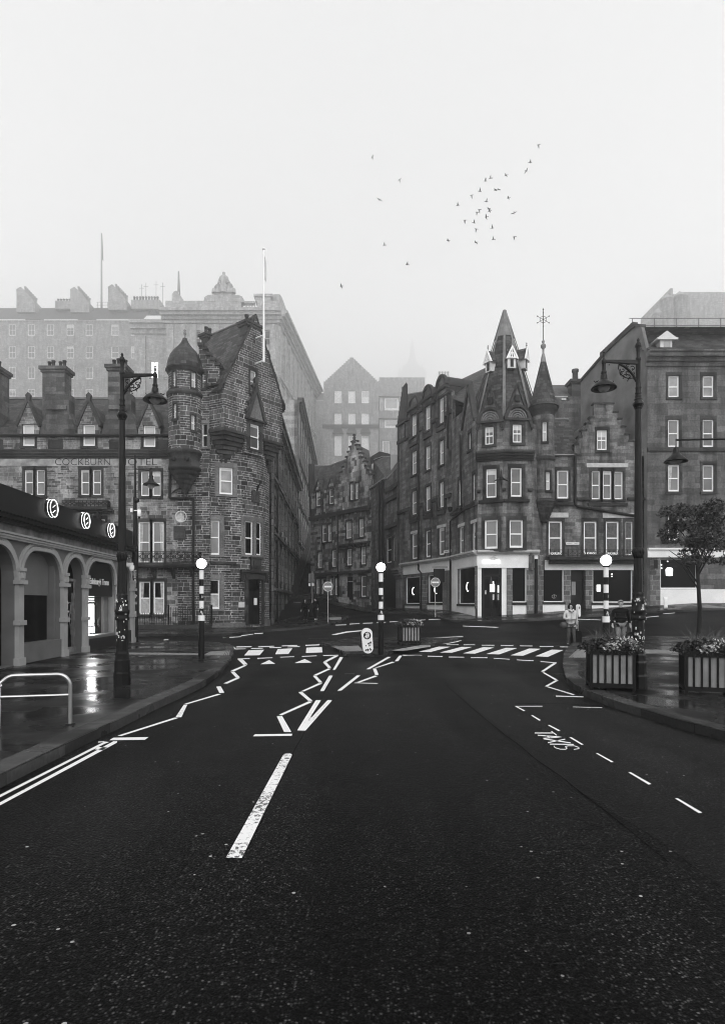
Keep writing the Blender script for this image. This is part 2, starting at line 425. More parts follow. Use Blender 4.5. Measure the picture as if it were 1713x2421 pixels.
def rayp(px, py, d): return Vector(((px-CX)/F*d, d, CZ+(HY-py)/F*d))
def zat(py, d): return CZ+(HY-py)/F*d
def xat(px, d): return (px-CX)/F*d
def inside(x, y, lp):
    c = False
    for i in range(len(lp)):
        (a, b), (p, q) = lp[i], lp[i-1]
        if (b > y) != (q > y) and x < (p-a)*(y-b)/(q-b)+a: c = not c
    return c
def wall(mb, fr, outline, holes=(), depth=.22, m=None):
    """wall with real openings; outline and holes in (u,z); reveals of the given depth"""
    hp = [list(h) if isinstance(h[0], tuple) else [(h[0], h[2]), (h[1], h[2]), (h[1], h[3]), (h[0], h[3])] for h in holes]
    loops = [list(outline)]+hp
    flat = [p for lp in loops for p in lp]
    vs = [Vector(p) for p in flat]; es = []; k0 = 0
    for lp in loops: es += [(k0+i, k0+(i+1) % len(lp)) for i in range(len(lp))]; k0 += len(lp)
    r_ = delaunay_2d_cdt(vs, es, [], 0, 1e-5)
    for t in r_[2]:
        q = [tuple(r_[0][i]) for i in t]
        cx_, cy_ = sum(p[0] for p in q)/3, sum(p[1] for p in q)/3
        if not inside(cx_, cy_, loops[0]) or any(inside(cx_, cy_, lp) for lp in loops[1:]): continue
        ar = (q[1][0]-q[0][0])*(q[2][1]-q[0][1])-(q[2][0]-q[0][0])*(q[1][1]-q[0][1])
        if ar < 0: q = q[::-1]
        mb.face([fr.P(u, 0, z) for u, z in q], q, m)
    for lp in loops:
        for i in range(len(lp)):
            (a, b), (c, d) = lp[i], lp[(i+1) % len(lp)]
            mb.face([fr.P(a, 0, b), fr.P(c, 0, d), fr.P(c, -depth, d), fr.P(a, -depth, b)], None, m)
def cwall(mb, fr, u0, u1, z0, z1, holes=(), depth=.22, step=.22, m=None):
    us = {u0, u1}; zs = {z0, z1}
    for a, b, c, d in holes:
        us |= {a, b}; zs |= {max(c, z0), min(d, z1)}
    us = sorted(us); fine = []
    for a, b in zip(us, us[1:]):
        n = max(1, int(math.ceil((b-a)/step))); fine += [a+(b-a)*k/n for k in range(n)]
    fine.append(us[-1]); zs = sorted(zs)
    for a, b in zip(fine, fine[1:]):
        for c, d in zip(zs, zs[1:]):
            um, zm = (a+b)/2, (c+d)/2
            if any(h[0] < um < h[1] and h[2] < zm < h[3] for h in holes): continue
            mb.face([fr.P(a, 0, c), fr.P(b, 0, c), fr.P(b, 0, d), fr.P(a, 0, d)], [(a, c), (b, c), (b, d), (a, d)], m)
    for a, b, c, d in holes:
        for (p, q), (r_, s_) in (((a, c), (b, c)), ((b, c), (b, d)), ((b, d), (a, d)), ((a, d), (a, c))):
            mb.face([fr.P(p, 0, q), fr.P(r_, 0, s_), fr.P(r_, -depth, s_), fr.P(p, -depth, q)], None, m)
def hole(fr, zz, x0, x1, y0, y1):
    p0, q0 = zz(x0, y0); p1, q1 = zz(x1, y1)
    pm, qm = (p0+p1)/2, (q0+q1)/2
    u0 = fr.uz(p0, qm)[0]; u1 = fr.uz(p1, qm)[0]
    return (u0, u1, fr.uz(pm, q1)[1], fr.uz(pm, q0)[1])
RW = random.Random(21)
def window(b, fr, h, pane='pane_mid', rec=.07, fw=.08, bars=0, mid=.5, curtain=None, sur='dress', jamb=.16, lint=.2, sill=True, frame='white', lintm=None, name='window', blind=0):
    if pane == 'pane_mid': pane = RW.choice(['pane_mid', 'pane_mid2', 'pane_mid3', 'pane_mid'])
    if not blind and not curtain and pane != 'pane_dark' and RW.random() < .35: blind = RW.choice([.12, .2, .34, .5])
    u0, u1, z0, z1 = h; mb = MB(); W_ = u1-u0; kk = fr.k; fw *= kk; jamb *= kk; lint *= kk; fw = min(fw, W_*.12)
    mb.box(fr, u0, u0+fw, z0, z1, -rec-.05, -rec); mb.box(fr, u1-fw, u1, z0, z1, -rec-.05, -rec)
    mb.box(fr, u0+fw, u1-fw, z0, z0+fw*1.5, -rec-.05, -rec+.002); mb.box(fr, u0+fw, u1-fw, z1-fw, z1, -rec-.05, -rec+.002)
    zm = z0+(z1-z0)*mid
    if mid: mb.box(fr, u0+fw, u1-fw, zm-.035*kk, zm+.035*kk, -rec-.05, -rec+.004)
    for k in range(bars):
        uc = u0+W_*(k+1)/(bars+1); mb.box(fr, uc-.015*kk, uc+.015*kk, z0+fw*1.5, z1-fw, -rec-.04, -rec-.01)
    w = mb.build(name, frame, b)
    p = MB(); n = 4 if isinstance(fr, Cy) else 1
    for k in range(n):
        a, c = u0+W_*k/n, u0+W_*(k+1)/n
        p.face([fr.P(a, -rec-.03, z0), fr.P(c, -rec-.03, z0), fr.P(c, -rec-.03, z1), fr.P(a, -rec-.03, z1)])
    if blind: pass
    p.build('pane', pane, w)
    if blind:
        q = MB(); q.box(fr, u0+fw, u1-fw, z1-(z1-z0)*blind, z1-fw, -rec-.027, -rec-.02); q.build('blind', 'offwhite', w)
    if curtain:
        q = MB()
        for side in curtain:
            if side == 'n':   # short net across the lower sash
                a, c, zt, zb = u0+fw, u1-fw, z0+(z1-z0)*.5, z0+fw*1.4
            elif side == 'f': a, c, zt, zb = u0+fw, u1-fw, z1-fw, z0+fw
            elif side == 'l': a, c, zt, zb = u0+fw, u0+W_*.42, z1-fw, z0+fw
            else: a, c, zt, zb = u1-W_*.42, u1-fw, z1-fw, z0+fw
            nn = max(10, int((c-a)/.03)); top, bot = [], []
            for k in range(nn+1):
                t = k/nn; o = -rec-.02+.008*math.sin(t*nn*1.9)
                tb = t
                if side == 'l': tb = t*.45
                if side == 'r': tb = 1-(1-t)*.45
                top.append(fr.P(a+(c-a)*t, o, zt)); bot.append(fr.P(a+(c-a)*tb, o, zb))
            q.grid([top, bot], smooth=True)
        q.build('curtain', 'curtaind' if 'f' in curtain else 'curtain', w)
    if sur:
        s = MB()
        s.box(fr, u0-jamb, u0, z0, z1, -.02, .018); s.box(fr, u1, u1+jamb, z0, z1, -.02, .018)
        if not lintm: s.box(fr, u0-jamb, u1+jamb, z1, z1+lint, -.02, .03)
        if sill: s.box(fr, u0-jamb, u1+jamb, z0-.14*kk, z0, -.1, .09)
        s.build('surround', sur, w)
        if lintm:
            s = MB(); s.box(fr, u0-jamb*1.6, u1+jamb*1.6, z1, z1+lint, -.02, .035); s.build('lintel', lintm, w)
    return w
def moulding(mb, fr, u0, u1, z, hs, m=None):
    """stacked string course; hs = [(height, projection)...] from the bottom up"""
    for h, o in hs:
        h *= fr.k; mb.box(fr, u0, u1, z, z+h, -.02, o, m); z += h
def text_obj(name, s, size, fr, u, z, o, mat, parent, ext=.01, align='CENTER', sx=1.0, off=0, fitw=None):
    cu = bpy.data.curves.new(name, 'FONT'); cu.body = s; cu.size = size; cu.extrude = ext; cu.align_x = align; cu.align_y = 'CENTER'; cu.offset = off
    t = bpy.data.objects.new(name, cu); COL.objects.link(t)
    bpy.context.view_layer.update()
    me = bpy.data.meshes.new_from_object(t.evaluated_get(bpy.context.evaluated_depsgraph_get()))
    bpy.data.objects.remove(t); me.name = name
    if fitw:
        xs_ = [v.co.x for v in me.vertices]; w_ = max(xs_)-min(xs_); c_ = (max(xs_)+min(xs_))/2; sx = fitw/w_
        for v in me.vertices: v.co.x -= c_
    for v in me.vertices:
        v.co = fr.P(u+v.co.x*sx, o+v.co.z, z+v.co.y)
    me.materials.clear(); me.materials.append(M[mat])
    ob = bpy.data.objects.new(name, me); COL.objects.link(ob); ob.parent = parent
    return ob

# ------------------------------------------------------------ ground
def clamp(a, lo, hi): return max(lo, min(hi, a))
def g(x, y):
    xx = clamp(x, -30, 20); yy = min(y, 52)
    s = .032+.0064*xx if xx > 0 else max(0, .032+.0053*xx)
    z = s*max(0, yy-27)**1.0 if yy > 27 else 0
    if y > 47: z += .13*(min(y, 72)-47)*clamp((1.0-x)/5, 0, 1)
    return z
def G(px, py, dz=0.0):
    k = (px-CX)/F; q = (HY-py)/F; lo = 3.0
    f = lambda d: CZ+q*d-g(k*d, d)-dz
    d = lo
    while d < 140 and f(d) > 0: lo = d; d += .5
    hi = d
    for _ in range(30):
        m_ = (lo+hi)/2
        if f(m_) > 0: lo = m_
        else: hi = m_
    return Vector((k*lo, lo, g(k*lo, lo)+dz))
xs = [-400, -150, -80, -50]+[-40+1.0*i for i in range(71)]+[40, 60, 100, 180, 400]
ys = [-30, -10, 0, 10, 20, 26]+[27+1.0*i for i in range(48)]+[80, 100, 150, 300, 620, 1180]
gm = MB(); gm.grid([[(x, y, g(x, y)) for x in xs] for y in ys], smooth=False)
road = struct(gm.build('road', 'road'))
def on_road(mb, pts, dz=.004):
    p3 = [G(px, py, 0) for px, py in pts]
    tri = tessellate_polygon([[Vector((p.x, p.y, 0)) for p in p3]])
    for t in tri:
        q = [p3[i] for i in t]; nn = (q[1]-q[0]).cross(q[2]-q[0])
        if nn.z < 0: q = q[::-1]
        mb.face([v+Vector((0, 0, dz if v.y < 27 else dz+.008)) for v in q])
def marks(name, zz, polys, mat='mark', each=True, dz=.004):
    if each:
        for p in polys:
            mb = MB(); on_road(mb, [zz(*q) for q in p], dz); mb.build(name, mat, road)
    else:
        mb = MB()
        for p in polys: on_road(mb, [zz(*q) for q in p], dz)
        mb.build(name, mat, road)
def stroke(pts, w):
    """image-read polyline turned into quads"""
    out = []
    for (a, b), (c, d) in zip(pts, pts[1:]):
        L = math.hypot(c-a, d-b); nx, ny = -(d-b)/L*w/2, (c-a)/L*w/2
        out.append([(a-nx, b-ny), (c-nx, d-ny), (c+nx, d+ny), (a+nx, b+ny)])
    return out
marks('double_kerb_line', R1, [[(-400, 1375), (-400, 1397), (490, 940), (535, 922), (495, 918)], [(-400, 1440), (-400, 1466), (600, 928), (603, 915), (570, 916)],
    [(440, 918), (492, 916), (492, 921), (440, 927)], [(410, 985), (440, 965), (520, 966), (480, 992)]], 'markworn' and 'mark')
marks('zigzag_line', R1, [[(535, 907), (570, 885), (870, 880), (838, 903)], [(605, 868), (640, 870), (1125, 716), (1090, 713)], [(1100, 710), (1150, 710), (1200, 603), (1170, 603)],
    [(1170, 597), (1195, 600), (1490, 513), (1460, 510)], [(1447, 448), (1485, 445), (1517, 500), (1475, 503)]])
marks('zigzag_line', R2, [[(90, 508), (120, 510), (218, 466), (195, 462)], [(145, 418), (175, 418), (218, 462), (190, 466)], [(145, 412), (172, 416), (270, 370), (250, 367)],
    [(197, 320), (235, 318), (277, 362), (245, 366)],
    [(858, 340), (885, 343), (972, 297), (945, 296)], [(855, 346), (880, 344), (918, 386), (895, 390)], [(778, 446), (805, 448), (918, 396), (895, 393)],
    [(778, 452), (803, 450), (850, 500), (825, 503)], [(683, 570), (712, 569), (850, 509), (820, 507)], [(665, 575), (695, 573), (775, 642), (742, 642)],
    [(515, 750), (545, 752), (775, 650), (745, 646)], [(500, 762), (540, 757), (612, 882), (556, 882)], [(317, 916), (333, 900), (620, 896), (614, 912)],
    [(1248, 390), (1280, 385), (1408, 345), (1385, 341)], [(1405, 338), (1432, 337), (1463, 294), (1440, 294)], [(1237, 394), (1262, 393), (1282, 442), (1255, 443)],
    [(1110, 500), (1135, 502), (1275, 452), (1250, 448)], [(1092, 506), (1100, 502), (1277, 506), (1275, 511)]])
marks('crossing_dash', R2, [[(200, 316), (205, 322), (293, 319), (293, 314)], [(350, 312), (352, 318), (468, 313), (468, 308)], [(525, 304), (527, 309), (633, 304), (633, 300)], [(693, 298), (693, 303), (808, 298), (806, 293)],
    [(855, 291), (857, 296), (973, 294), (972, 288)], [(187, 226), (190, 231), (300, 229), (312, 222), (200, 223)], [(357, 224), (360, 230), (480, 224), (478, 218)], [(540, 217), (540, 223), (655, 218), (660, 212)],
    [(718, 212), (722, 219), (825, 215), (832, 207)], [(180, 240), (180, 246), (262, 244), (262, 240)], [(303, 237), (303, 242), (393, 240), (393, 235)], [(443, 231), (443, 236), (533, 234), (533, 228)],
    [(583, 225), (583, 230), (677, 227), (677, 221)], [(148, 226), (170, 225), (190, 243), (170, 246)], [(1465, 288), (1470, 294), (1612, 295), (1608, 289)]])
marks('give_way_triangle', R2, [[(373, 361), (488, 357), (442, 328)], [(635, 352), (770, 348), (715, 320)]])
marks('zebra_stripe', R2, [[(250, 293), (368, 291), (404, 249), (285, 253)], [(488, 284), (590, 281), (620, 238), (508, 244)], [(724, 274), (850, 269), (846, 228), (727, 233)]])
marks('zebra_stripe', R3, [[(118, 411), (232, 414), (425, 364), (312, 362)], [(322, 419), (436, 421), (632, 366), (528, 365)], [(545, 427), (660, 430), (842, 371), (736, 368)],
    [(766, 433), (892, 437), (1063, 376), (955, 374)], [(1000, 446), (1120, 450), (1290, 384), (1180, 380)], [(1236, 455), (1358, 461), (1508, 395), (1396, 391)]])
marks('centre_line', R2, [[(930, 403), (950, 402), (1010, 307), (985, 305)], [(832, 568), (862, 567), (930, 448), (902, 448)],
    [(657, 870), (720, 872), (925, 638), (890, 637), (765, 772), (758, 768), (840, 637), (800, 638)], [(965, 564), (995, 564), (1142, 447), (1115, 446)], [(1185, 399), (1212, 399), (1378, 304), (1350, 304)]])
marks('centre_line', R7, [[(272, 588), (348, 590), (590, 92), (578, 86), (552, 88), (545, 96)]], 'markworn')
marks('junction_line', R2, [[(918, 134), (960, 135), (1040, 118), (1160, 106), (1160, 99), (1030, 110)], [(135, 152), (138, 158), (210, 153), (212, 149)], [(225, 140), (228, 146), (318, 132), (318, 128)],
    [(328, 123), (330, 130), (395, 125), (397, 120)], [(86, 155), (90, 161), (115, 159), (115, 155)], [(950, 58), (955, 63), (1030, 60), (1035, 55)], [(1057, 50), (1060, 55), (1133, 51), (1135, 46)],
    [(1160, 44), (1163, 49), (1235, 46), (1237, 41)], [(1265, 39), (1268, 43), (1335, 41), (1337, 37)], [(1365, 33), (1367, 38), (1430, 36), (1432, 32)], [(1345, 159), (1345, 163), (1450, 162), (1450, 158)]])
marks('junction_line', R3, [[(540, 163), (545, 168), (860, 181), (890, 181), (850, 174)], [(134, 279), (134, 284), (545, 270), (545, 265)], [(134, 105), (134, 110), (183, 109), (183, 104)], [(213, 100), (213, 107), (340, 101), (345, 97)],
    [(300, 338), (300, 343), (410, 332), (490, 318), (530, 303), (520, 295), (505, 297), (505, 305), (480, 312), (400, 328)]])
for zz, L in ((R4, [[(605, 102), (730, 106)], [(735, 106), (830, 110)], [(880, 112), (985, 124)], [(1265, 85), (1400, 72)], [(1445, 50), (1560, 40)], [(700, 272), (825, 275)], [(600, 318), (790, 285)]]),
              (R1, [[(785, 97), (985, 57)], [(1000, 49), (1040, 46)], [(1505, 32), (1535, 30)], [(1560, 28), (1660, 22)], [(1170, 104), (1245, 98)]]),
              (R8, [[(30, 228), (200, 243)], [(1000, 752), (1220, 738)]])):
    for p in L: marks('junction_line', zz, stroke(p, 5), 'mark')
marks('crossing_dash', R3, [[(385, 342), (385, 346), (502, 345), (502, 341)], [(548, 342), (550, 347), (660, 347), (658, 342)], [(722, 346), (724, 351), (846, 352), (844, 346)], [(906, 349), (908, 355), (1027, 356), (1025, 350)],
    [(1088, 352), (1092, 358), (1213, 359), (1210, 353)], [(1276, 357), (1280, 363), (1413, 364), (1410, 358)], [(1473, 361), (1477, 367), (1605, 370), (1600, 363)], [(0, 441), (0, 445), (150, 451), (148, 446)],
    [(204, 451), (206, 458), (350, 460), (348, 454)], [(405, 459), (408, 466), (556, 467), (553, 461)], [(616, 466), (620, 472), (780, 472), (777, 466)], [(836, 472), (840, 477), (993, 487), (990, 481)],
    [(1058, 487), (1062, 493), (1223, 501), (1220, 495)], [(1285, 503), (1290, 509), (1440, 522), (1442, 515)]])
marks('zigzag_line', R3, [[(1290, 602), (1320, 603), (1440, 524), (1410, 521)], [(1305, 612), (1325, 611), (1450, 680), (1425, 684)], [(1325, 745), (1355, 746), (1460, 688), (1430, 686)],
    [(1338, 748), (1365, 747), (1615, 822), (1600, 830)], [(1432, 834), (1438, 843), (1700, 850), (1700, 842)]])
marks('bay_line', R3, [[(1043, 934), (1045, 939), (1305, 939), (1305, 933)], [(1048, 940), (1065, 940), (1142, 979), (1125, 983)], [(1196, 1025), (1215, 1024), (1292, 1070), (1275, 1075)], [(1357, 1119), (1375, 1117), (1478, 1170), (1458, 1175)]])
marks('bay_line', R4, [[(555, 965), (555, 969), (845, 977), (845, 972)], [(520, 1268), (545, 1268), (662, 1338), (640, 1341)], [(780, 1424), (802, 1424), (958, 1510), (935, 1514)], [(1100, 1613), (1128, 1612), (1330, 1728), (1300, 1734)],
    [(1560, 1870), (1590, 1869), (1830, 2010), (1795, 2016)]])
tx = []
for p, w in (([(345, 1209), (398, 1249)], 9), ([(180, 1226), (365, 1226)], 9), ([(210, 1248), (442, 1266)], 9), ([(265, 1279), (442, 1266)], 8), ([(290, 1254), (335, 1274)], 7),
             ([(270, 1284), (535, 1324)], 9), ([(310, 1322), (480, 1287)], 9), ([(330, 1336), (565, 1339)], 9),
             ([(370, 1352), (378, 1370), (430, 1386), (485, 1387), (500, 1376), (478, 1360), (510, 1353), (570, 1353), (612, 1368), (618, 1380), (565, 1389)], 7)):
    tx += stroke(p, w)
marks('taxis_lettering', R4, tx, 'mark', each=False, dz=.006)
seam = []
seam += [[R3(*q) for q in p] for p in stroke([(372, 680), (400, 750), (560, 890), (760, 1060), (950, 1215), (1070, 1299)], 5)]
seam += [[R4(*q) for q in p] for p in stroke([(0, 1320), (200, 1490), (450, 1660), (620, 1800), (900, 2010), (1500, 2500)], 7)]
seam += [[R2(*q) for q in p] for p in stroke([(905, 500), (865, 580), (830, 650), (760, 780), (690, 930), (640, 1010), (560, 1200)], 6)]
seam += [[R4(*q) for q in p] for p in stroke([(0, 935), (300, 932), (560, 940), (900, 962)], 4)]
mb = MB()
for p in seam: on_road(mb, p, .003)
M['tar'] = simple('tar_seam', .002, .5, spec=.02)
mb.build('tar_seam', 'tar', road)
# a patched area to the right of the seam
mb = MB(); on_road(mb, [R3(*q) for q in [(380, 690), (420, 600), (620, 560), (1000, 600), (1280, 690), (1330, 760), (1600, 860), (1900, 960)]]+[(1720, 1735), (1720, 2110), (1560, 1990), (1369, 1872), (1268, 1798), (1194, 1739), (1147, 1701), (1098, 1659)], .0015)
mb.build('resurfaced_patch', 'patch', road)
# inspection covers and drain grates
def cover(px, py, w, d, label=None):
    c = G(px, py); mb = MB(); mb.wbox(c.x-w/2, c.x+w/2, c.y-d/2, c.y+d/2, c.z-.02, c.z+.005)
    for k in range(6): mb.wbox(c.x-w/2+.04+k*(w-.08)/6, c.x-w/2+.06+k*(w-.08)/6, c.y-d/2+.03, c.y+d/2-.03, c.z+.005, c.z+.009)
    mb.build('drain_grate', 'cast', road)
cover(752, 1511, .9, .4); cover(826, 1594, .22, .22); cover(1345, 1594.5, .8, .18); cover(450, 1591, .0+.25, .18)

# ------------------------------------------------------------ pavements
def flat_pave(name, pts, z, mat='paving', skirt='kerb', kerbw=.28, kerb_to=None):
    """pts world xy outline; kerb_to = number of leading points that carry the kerb stone"""
    mb = MB(); tri = tessellate_polygon([[Vector((p[0], p[1], 0)) for p in pts]])
    for t in tri:
        q = [Vector((pts[i][0], pts[i][1], z)) for i in t]
        if (q[1]-q[0]).cross(q[2]-q[0]).z < 0: q = q[::-1]
        mb.face(q)
    o = struct(mb.build(name, mat))
    k = kerb_to or len(pts); kb = MB(); P_ = [Vector((p[0], p[1])) for p in pts[:k]]
    nrm = []
    for i in range(k):
        a, b = P_[max(i-1, 0)], P_[min(i+1, k-1)]; d = (b-a).normalized(); nrm.append(Vector((-d.y, d.x)))
    ar = sum(pts[i][0]*pts[(i+1) % len(pts)][1]-pts[(i+1) % len(pts)][0]*pts[i][1] for i in range(len(pts)))
    sgn = 1 if ar > 0 else -1
    for i in range(k-1):
        a, b = P_[i], P_[i+1]; a2, b2 = a+nrm[i]*kerbw*sgn, b+nrm[i+1]*kerbw*sgn
        e = .02
        kb.face([(a.x, a.y, -.05), (b.x, b.y, -.05), (b.x, b.y, z-.012), (a.x, a.y, z-.012)])
        ae, be = a+nrm[i]*e*sgn, b+nrm[i+1]*e*sgn
        kb.face([(a.x, a.y, z-.012), (b.x, b.y, z-.012), (be.x, be.y, z+.004), (ae.x, ae.y, z+.004)])
        kb.face([(ae.x, ae.y, z+.004), (be.x, be.y, z+.004), (b2.x, b2.y, z+.004), (a2.x, a2.y, z+.004)])
        kb.face([(a2.x, a2.y, z+.004), (b2.x, b2.y, z+.004), (b2.x, b2.y, z), (a2.x, a2.y, z)])
    kb.build('kerb', skirt, o)
    return o
def gw(zz, L): return [tuple(G(*zz(x, y)).xy) for x, y in L]
def smooth_pts(P_, n=4):
    out = []
    for i in range(len(P_)-1):
        p0, p1, p2, p3 = (Vector(P_[max(i-1, 0)]), Vector(P_[i]), Vector(P_[i+1]), Vector(P_[min(i+2, len(P_)-1)]))
        for k in range(n):
            t = k/n; out.append(tuple(.5*((2*p1)+(-p0+p2)*t+(2*p0-5*p1+4*p2-p3)*t*t+(-p0+3*p1-3*p2+p3)*t**3)))
    out.append(tuple(P_[-1])); return out
lk = [(-3.1, -8), (-3.2, 2)]+gw(R1, [(22, 1100), (500, 862), (700, 765), (900, 660), (1100, 565), (1300, 470), (1430, 385), (1520, 300), (1580, 215), (1600, 160), (1590, 128), (1560, 107)])
lk = smooth_pts(lk, 3); c_ = G(*R1(1350, 97))
lk += [(c_.x, 23.9), (-8, 24.4), (-30, 24.6)]
left_pave = flat_pave('pavement_left', lk+[(-30, -8)], .12, kerb_to=len(lk))
rk = gw(R4, [(1000, 120), (800, 200), (690, 262), (600, 330), (530, 385), (478, 450), (458, 520), (460, 600), (478, 690), (520, 755), (600, 818), (760, 900), (1000, 990), (1300, 1085), (1565, 1172)])
rk = [(30, rk[0][1]+1.8), (14, rk[0][1]+.9)]+[rk[0]]+rk[1:]+[(rk[-1][0]+.35, 5.2), (rk[-1][0]+.5, -8)]
rk = smooth_pts(rk, 3)
right_pave = flat_pave('pavement_right', rk+[(30, -8)], .12, kerb_to=len(rk))
il = gw(R2, [(830, 213), (900, 228), (965, 250), (995, 280), (1015, 300), (1060, 308), (1200, 308), (1300, 302), (1400, 275), (1550, 245), (1640, 232)])+gw(R3, [(290, 348), (430, 322), (500, 305), (490, 295)])
il2 = il+[(1.2, 27.2), (-.4, 27.0), tuple(Vector(il[0])+Vector((.35, .8)))]
il2 = smooth_pts(il2+[il2[0]], 2)[:-1]
island = flat_pave('pavement_island', il2+[], .10, kerb_to=len(il2), kerbw=.2)
# tactile strips: ribbed slabs laid in the pavements
def tactile(parent, P4, n, z, along=True):
    mb = MB(); a, b, c, d = [Vector((p[0], p[1])) for p in P4]
    mb.face([(q.x, q.y, z+.003) for q in (a, b, c, d)])
    for k in range(n):
        t0, t1 = (k+.2)/n, (k+.75)/n
        q = [a.lerp(b, t0), a.lerp(b, t1), d.lerp(c, t1), d.lerp(c, t0)]
        mb.face([(v.x, v.y, z+.012) for v in q])
        for i in range(4):
            v, w = q[i], q[(i+1) % 4]; mb.face([(v.x, v.y, z+.003), (w.x, w.y, z+.003), (w.x, w.y, z+.012), (v.x, v.y, z+.012)])
    mb.build('tactile_slab', 'tactile', parent)
def gz(zz, L, z):
    out = []
    for x, y in L:
        px, py = zz(x, y); d = (CZ-z)*F/(py-HY); out.append((xat(px, d), d))
    return out
tactile(left_pave, gz(R1, [(1400, 148), (1568, 140), (1560, 180), (1330, 180)], .12), 14, .12)
tactile(left_pave, gz(R1, [(700, 158), (1330, 165), (1330, 178), (700, 173)], .12), 90, .12)
tactile(island, gz(R8, [(890, 1235), (1500, 1215), (1610, 1335), (1190, 1345)], .10), 15, .10)
tactile(right_pave, gz(R4, [(600, 402), (700, 402), (700, 482), (512, 480)], .12), 12, .12)
tactile(right_pave, gz(R4, [(1250, 403), (1700, 403), (1700, 440), (1250, 440)], .12), 40, .12)
mb = MB(); q = gz(Zm(850, 1460, 9.55), [(690, 750), (900, 755), (1060, 750), (1600, 660), (1600, 630), (1250, 630), (900, 690)], .10)
for t in tessellate_polygon([[Vector((p[0], p[1], 0)) for p in q]]): mb.face([(q[i][0], q[i][1], .104) for i in t])
mb.build('gravel_panel', 'concrete', island)
# raised footways that follow the slope: between a kerb line and a back line
def footway(name, near, back, mat='paving', n=6, h=.12, sub=6):
    near = smooth_pts(near, sub); back = smooth_pts(back, sub)
    mb = MB(); rows = []
    for k in range(n+1):
        rows.append([(a[0]+(b[0]-a[0])*k/n, a[1]+(b[1]-a[1])*k/n) for a, b in zip(near, back)])
    mb.grid([[(x, y, g(x, y)+h+(.02 if 0 else 0)) for x, y in r] for r in rows], smooth=False)
    o = struct(mb.build(name, mat)); kb = MB()
    for i in range(len(near)-1):
        a, b = near[i], near[i+1]; a2 = Vector(a).lerp(Vector(rows[n][i]), 0); 
        za, zb = g(*a), g(*b)
        da = (Vector(rows[n][i])-Vector(a)); db = (Vector(rows[n][i+1])-Vector(b))
        if da.length < 1e-6 or db.length < 1e-6: continue
        ia, ib = Vector(a)+da.normalized()*min(.28, da.length), Vector(b)+db.normalized()*min(.28, db.length)
        kb.face([(a[0], a[1], za-.1), (b[0], b[1], zb-.1), (b[0], b[1], zb+h+.004), (a[0], a[1], za+h+.004)])
        kb.face([(a[0], a[1], za+h+.004), (b[0], b[1], zb+h+.004), (ib.x, ib.y, g(*ib)+h+.006), (ia.x, ia.y, g(*ia)+h+.006)])
    kb.build('kerb', 'kerb', o)
    return o
nk = [(-40, 29.2), (-20, 29.2), (-13, 29.4), (-9.6, 29.7)]+[tuple(G(a, b).xy) for a, b in ((528, 1503.5), (623, 1494.5), (690, 1490.3), (753, 1483.2), (782, 1478.6), (808, 1470.8), (822, 1464.5), (825, 1460.5))]
bk = [(-40, 37.3), (-20, 37.3), (-13, 37.3), (-10.5, 38), (-8.5, 40), (-7.5, 43), (-7, 46), (-6, 49)]+[tuple(G(a, b).xy) for a, b in ((753, 1450), (789, 1454.5), (808, 1456.5), (823, 1457.3))]
foot_t = footway('pavement_cockburn_corner', nk, bk)
mb = MB(); q = [G(*R8(x, y), .12) for x, y in [(830, 575), (1110, 562), (1120, 615), (1080, 625), (880, 632), (832, 610)]]
mb.face([v+Vector((0, 0, .006)) for v in q]); mb.build('tactile_slab', 'tactile', foot_t)

# ============================================================ BUILDINGS
def downpipe(b, pts, r=.055, name='downpipe'):
    mb = MB(); mb.tube(pts, r, 8); mb.build(name, 'pipe', b)
def pots(b, pos, z, r=.13, h=.45):
    for x, y in pos:
        mb = MB(); mb.lathe((x, y), [(r*.85, z), (r*.8, z+h*.8), (r, z+h*.82), (r, z+h), (r*.7, z+h), (r*.7, z+h*.5)], 10)
        mb.build('chimney_pot', 'slate', b)
def stack(b, x0, x1, y0, y1, z0, z1, npot=3, mat='dress', pr=.13, ph=.45, depth_pots=False):
    mb = MB(); mb.wbox(x0, x1, y0, y1, z0, z1-.35); mb.wbox(x0-.08, x1+.08, y0-.08, y1+.08, z1-.35, z1-.2); mb.wbox(x0-.16, x1+.16, y0-.16, y1+.16, z1-.2, z1)
    c = mb.build('chimney', mat, b)
    if depth_pots: pos = [((x0+x1)/2, y0+(y1-y0)*(i+.5)/npot) for i in range(npot)]
    else: pos = [(x0+(x1-x0)*(i+.5)/npot, (y0+y1)/2+.1*(-1)**i) for i in range(npot)]
    pots(c, pos, z1, pr, ph)
    return c
def fence_panel(mb, fr, u0, u1, z0, z1, o, step=.12, r=.009, pattern=False):
    for z in (z0+.08, z1-.04): mb.box(fr, u0, u1, z-.015, z+.015, o-.012, o+.012)
    n = max(1, int((u1-u0)/step))
    for k in range(n+1):
        u = u0+(u1-u0)*k/n; mb.box(fr, u-r, u+r, z0, z1+(.06 if not pattern else 0), o-r, o+r)
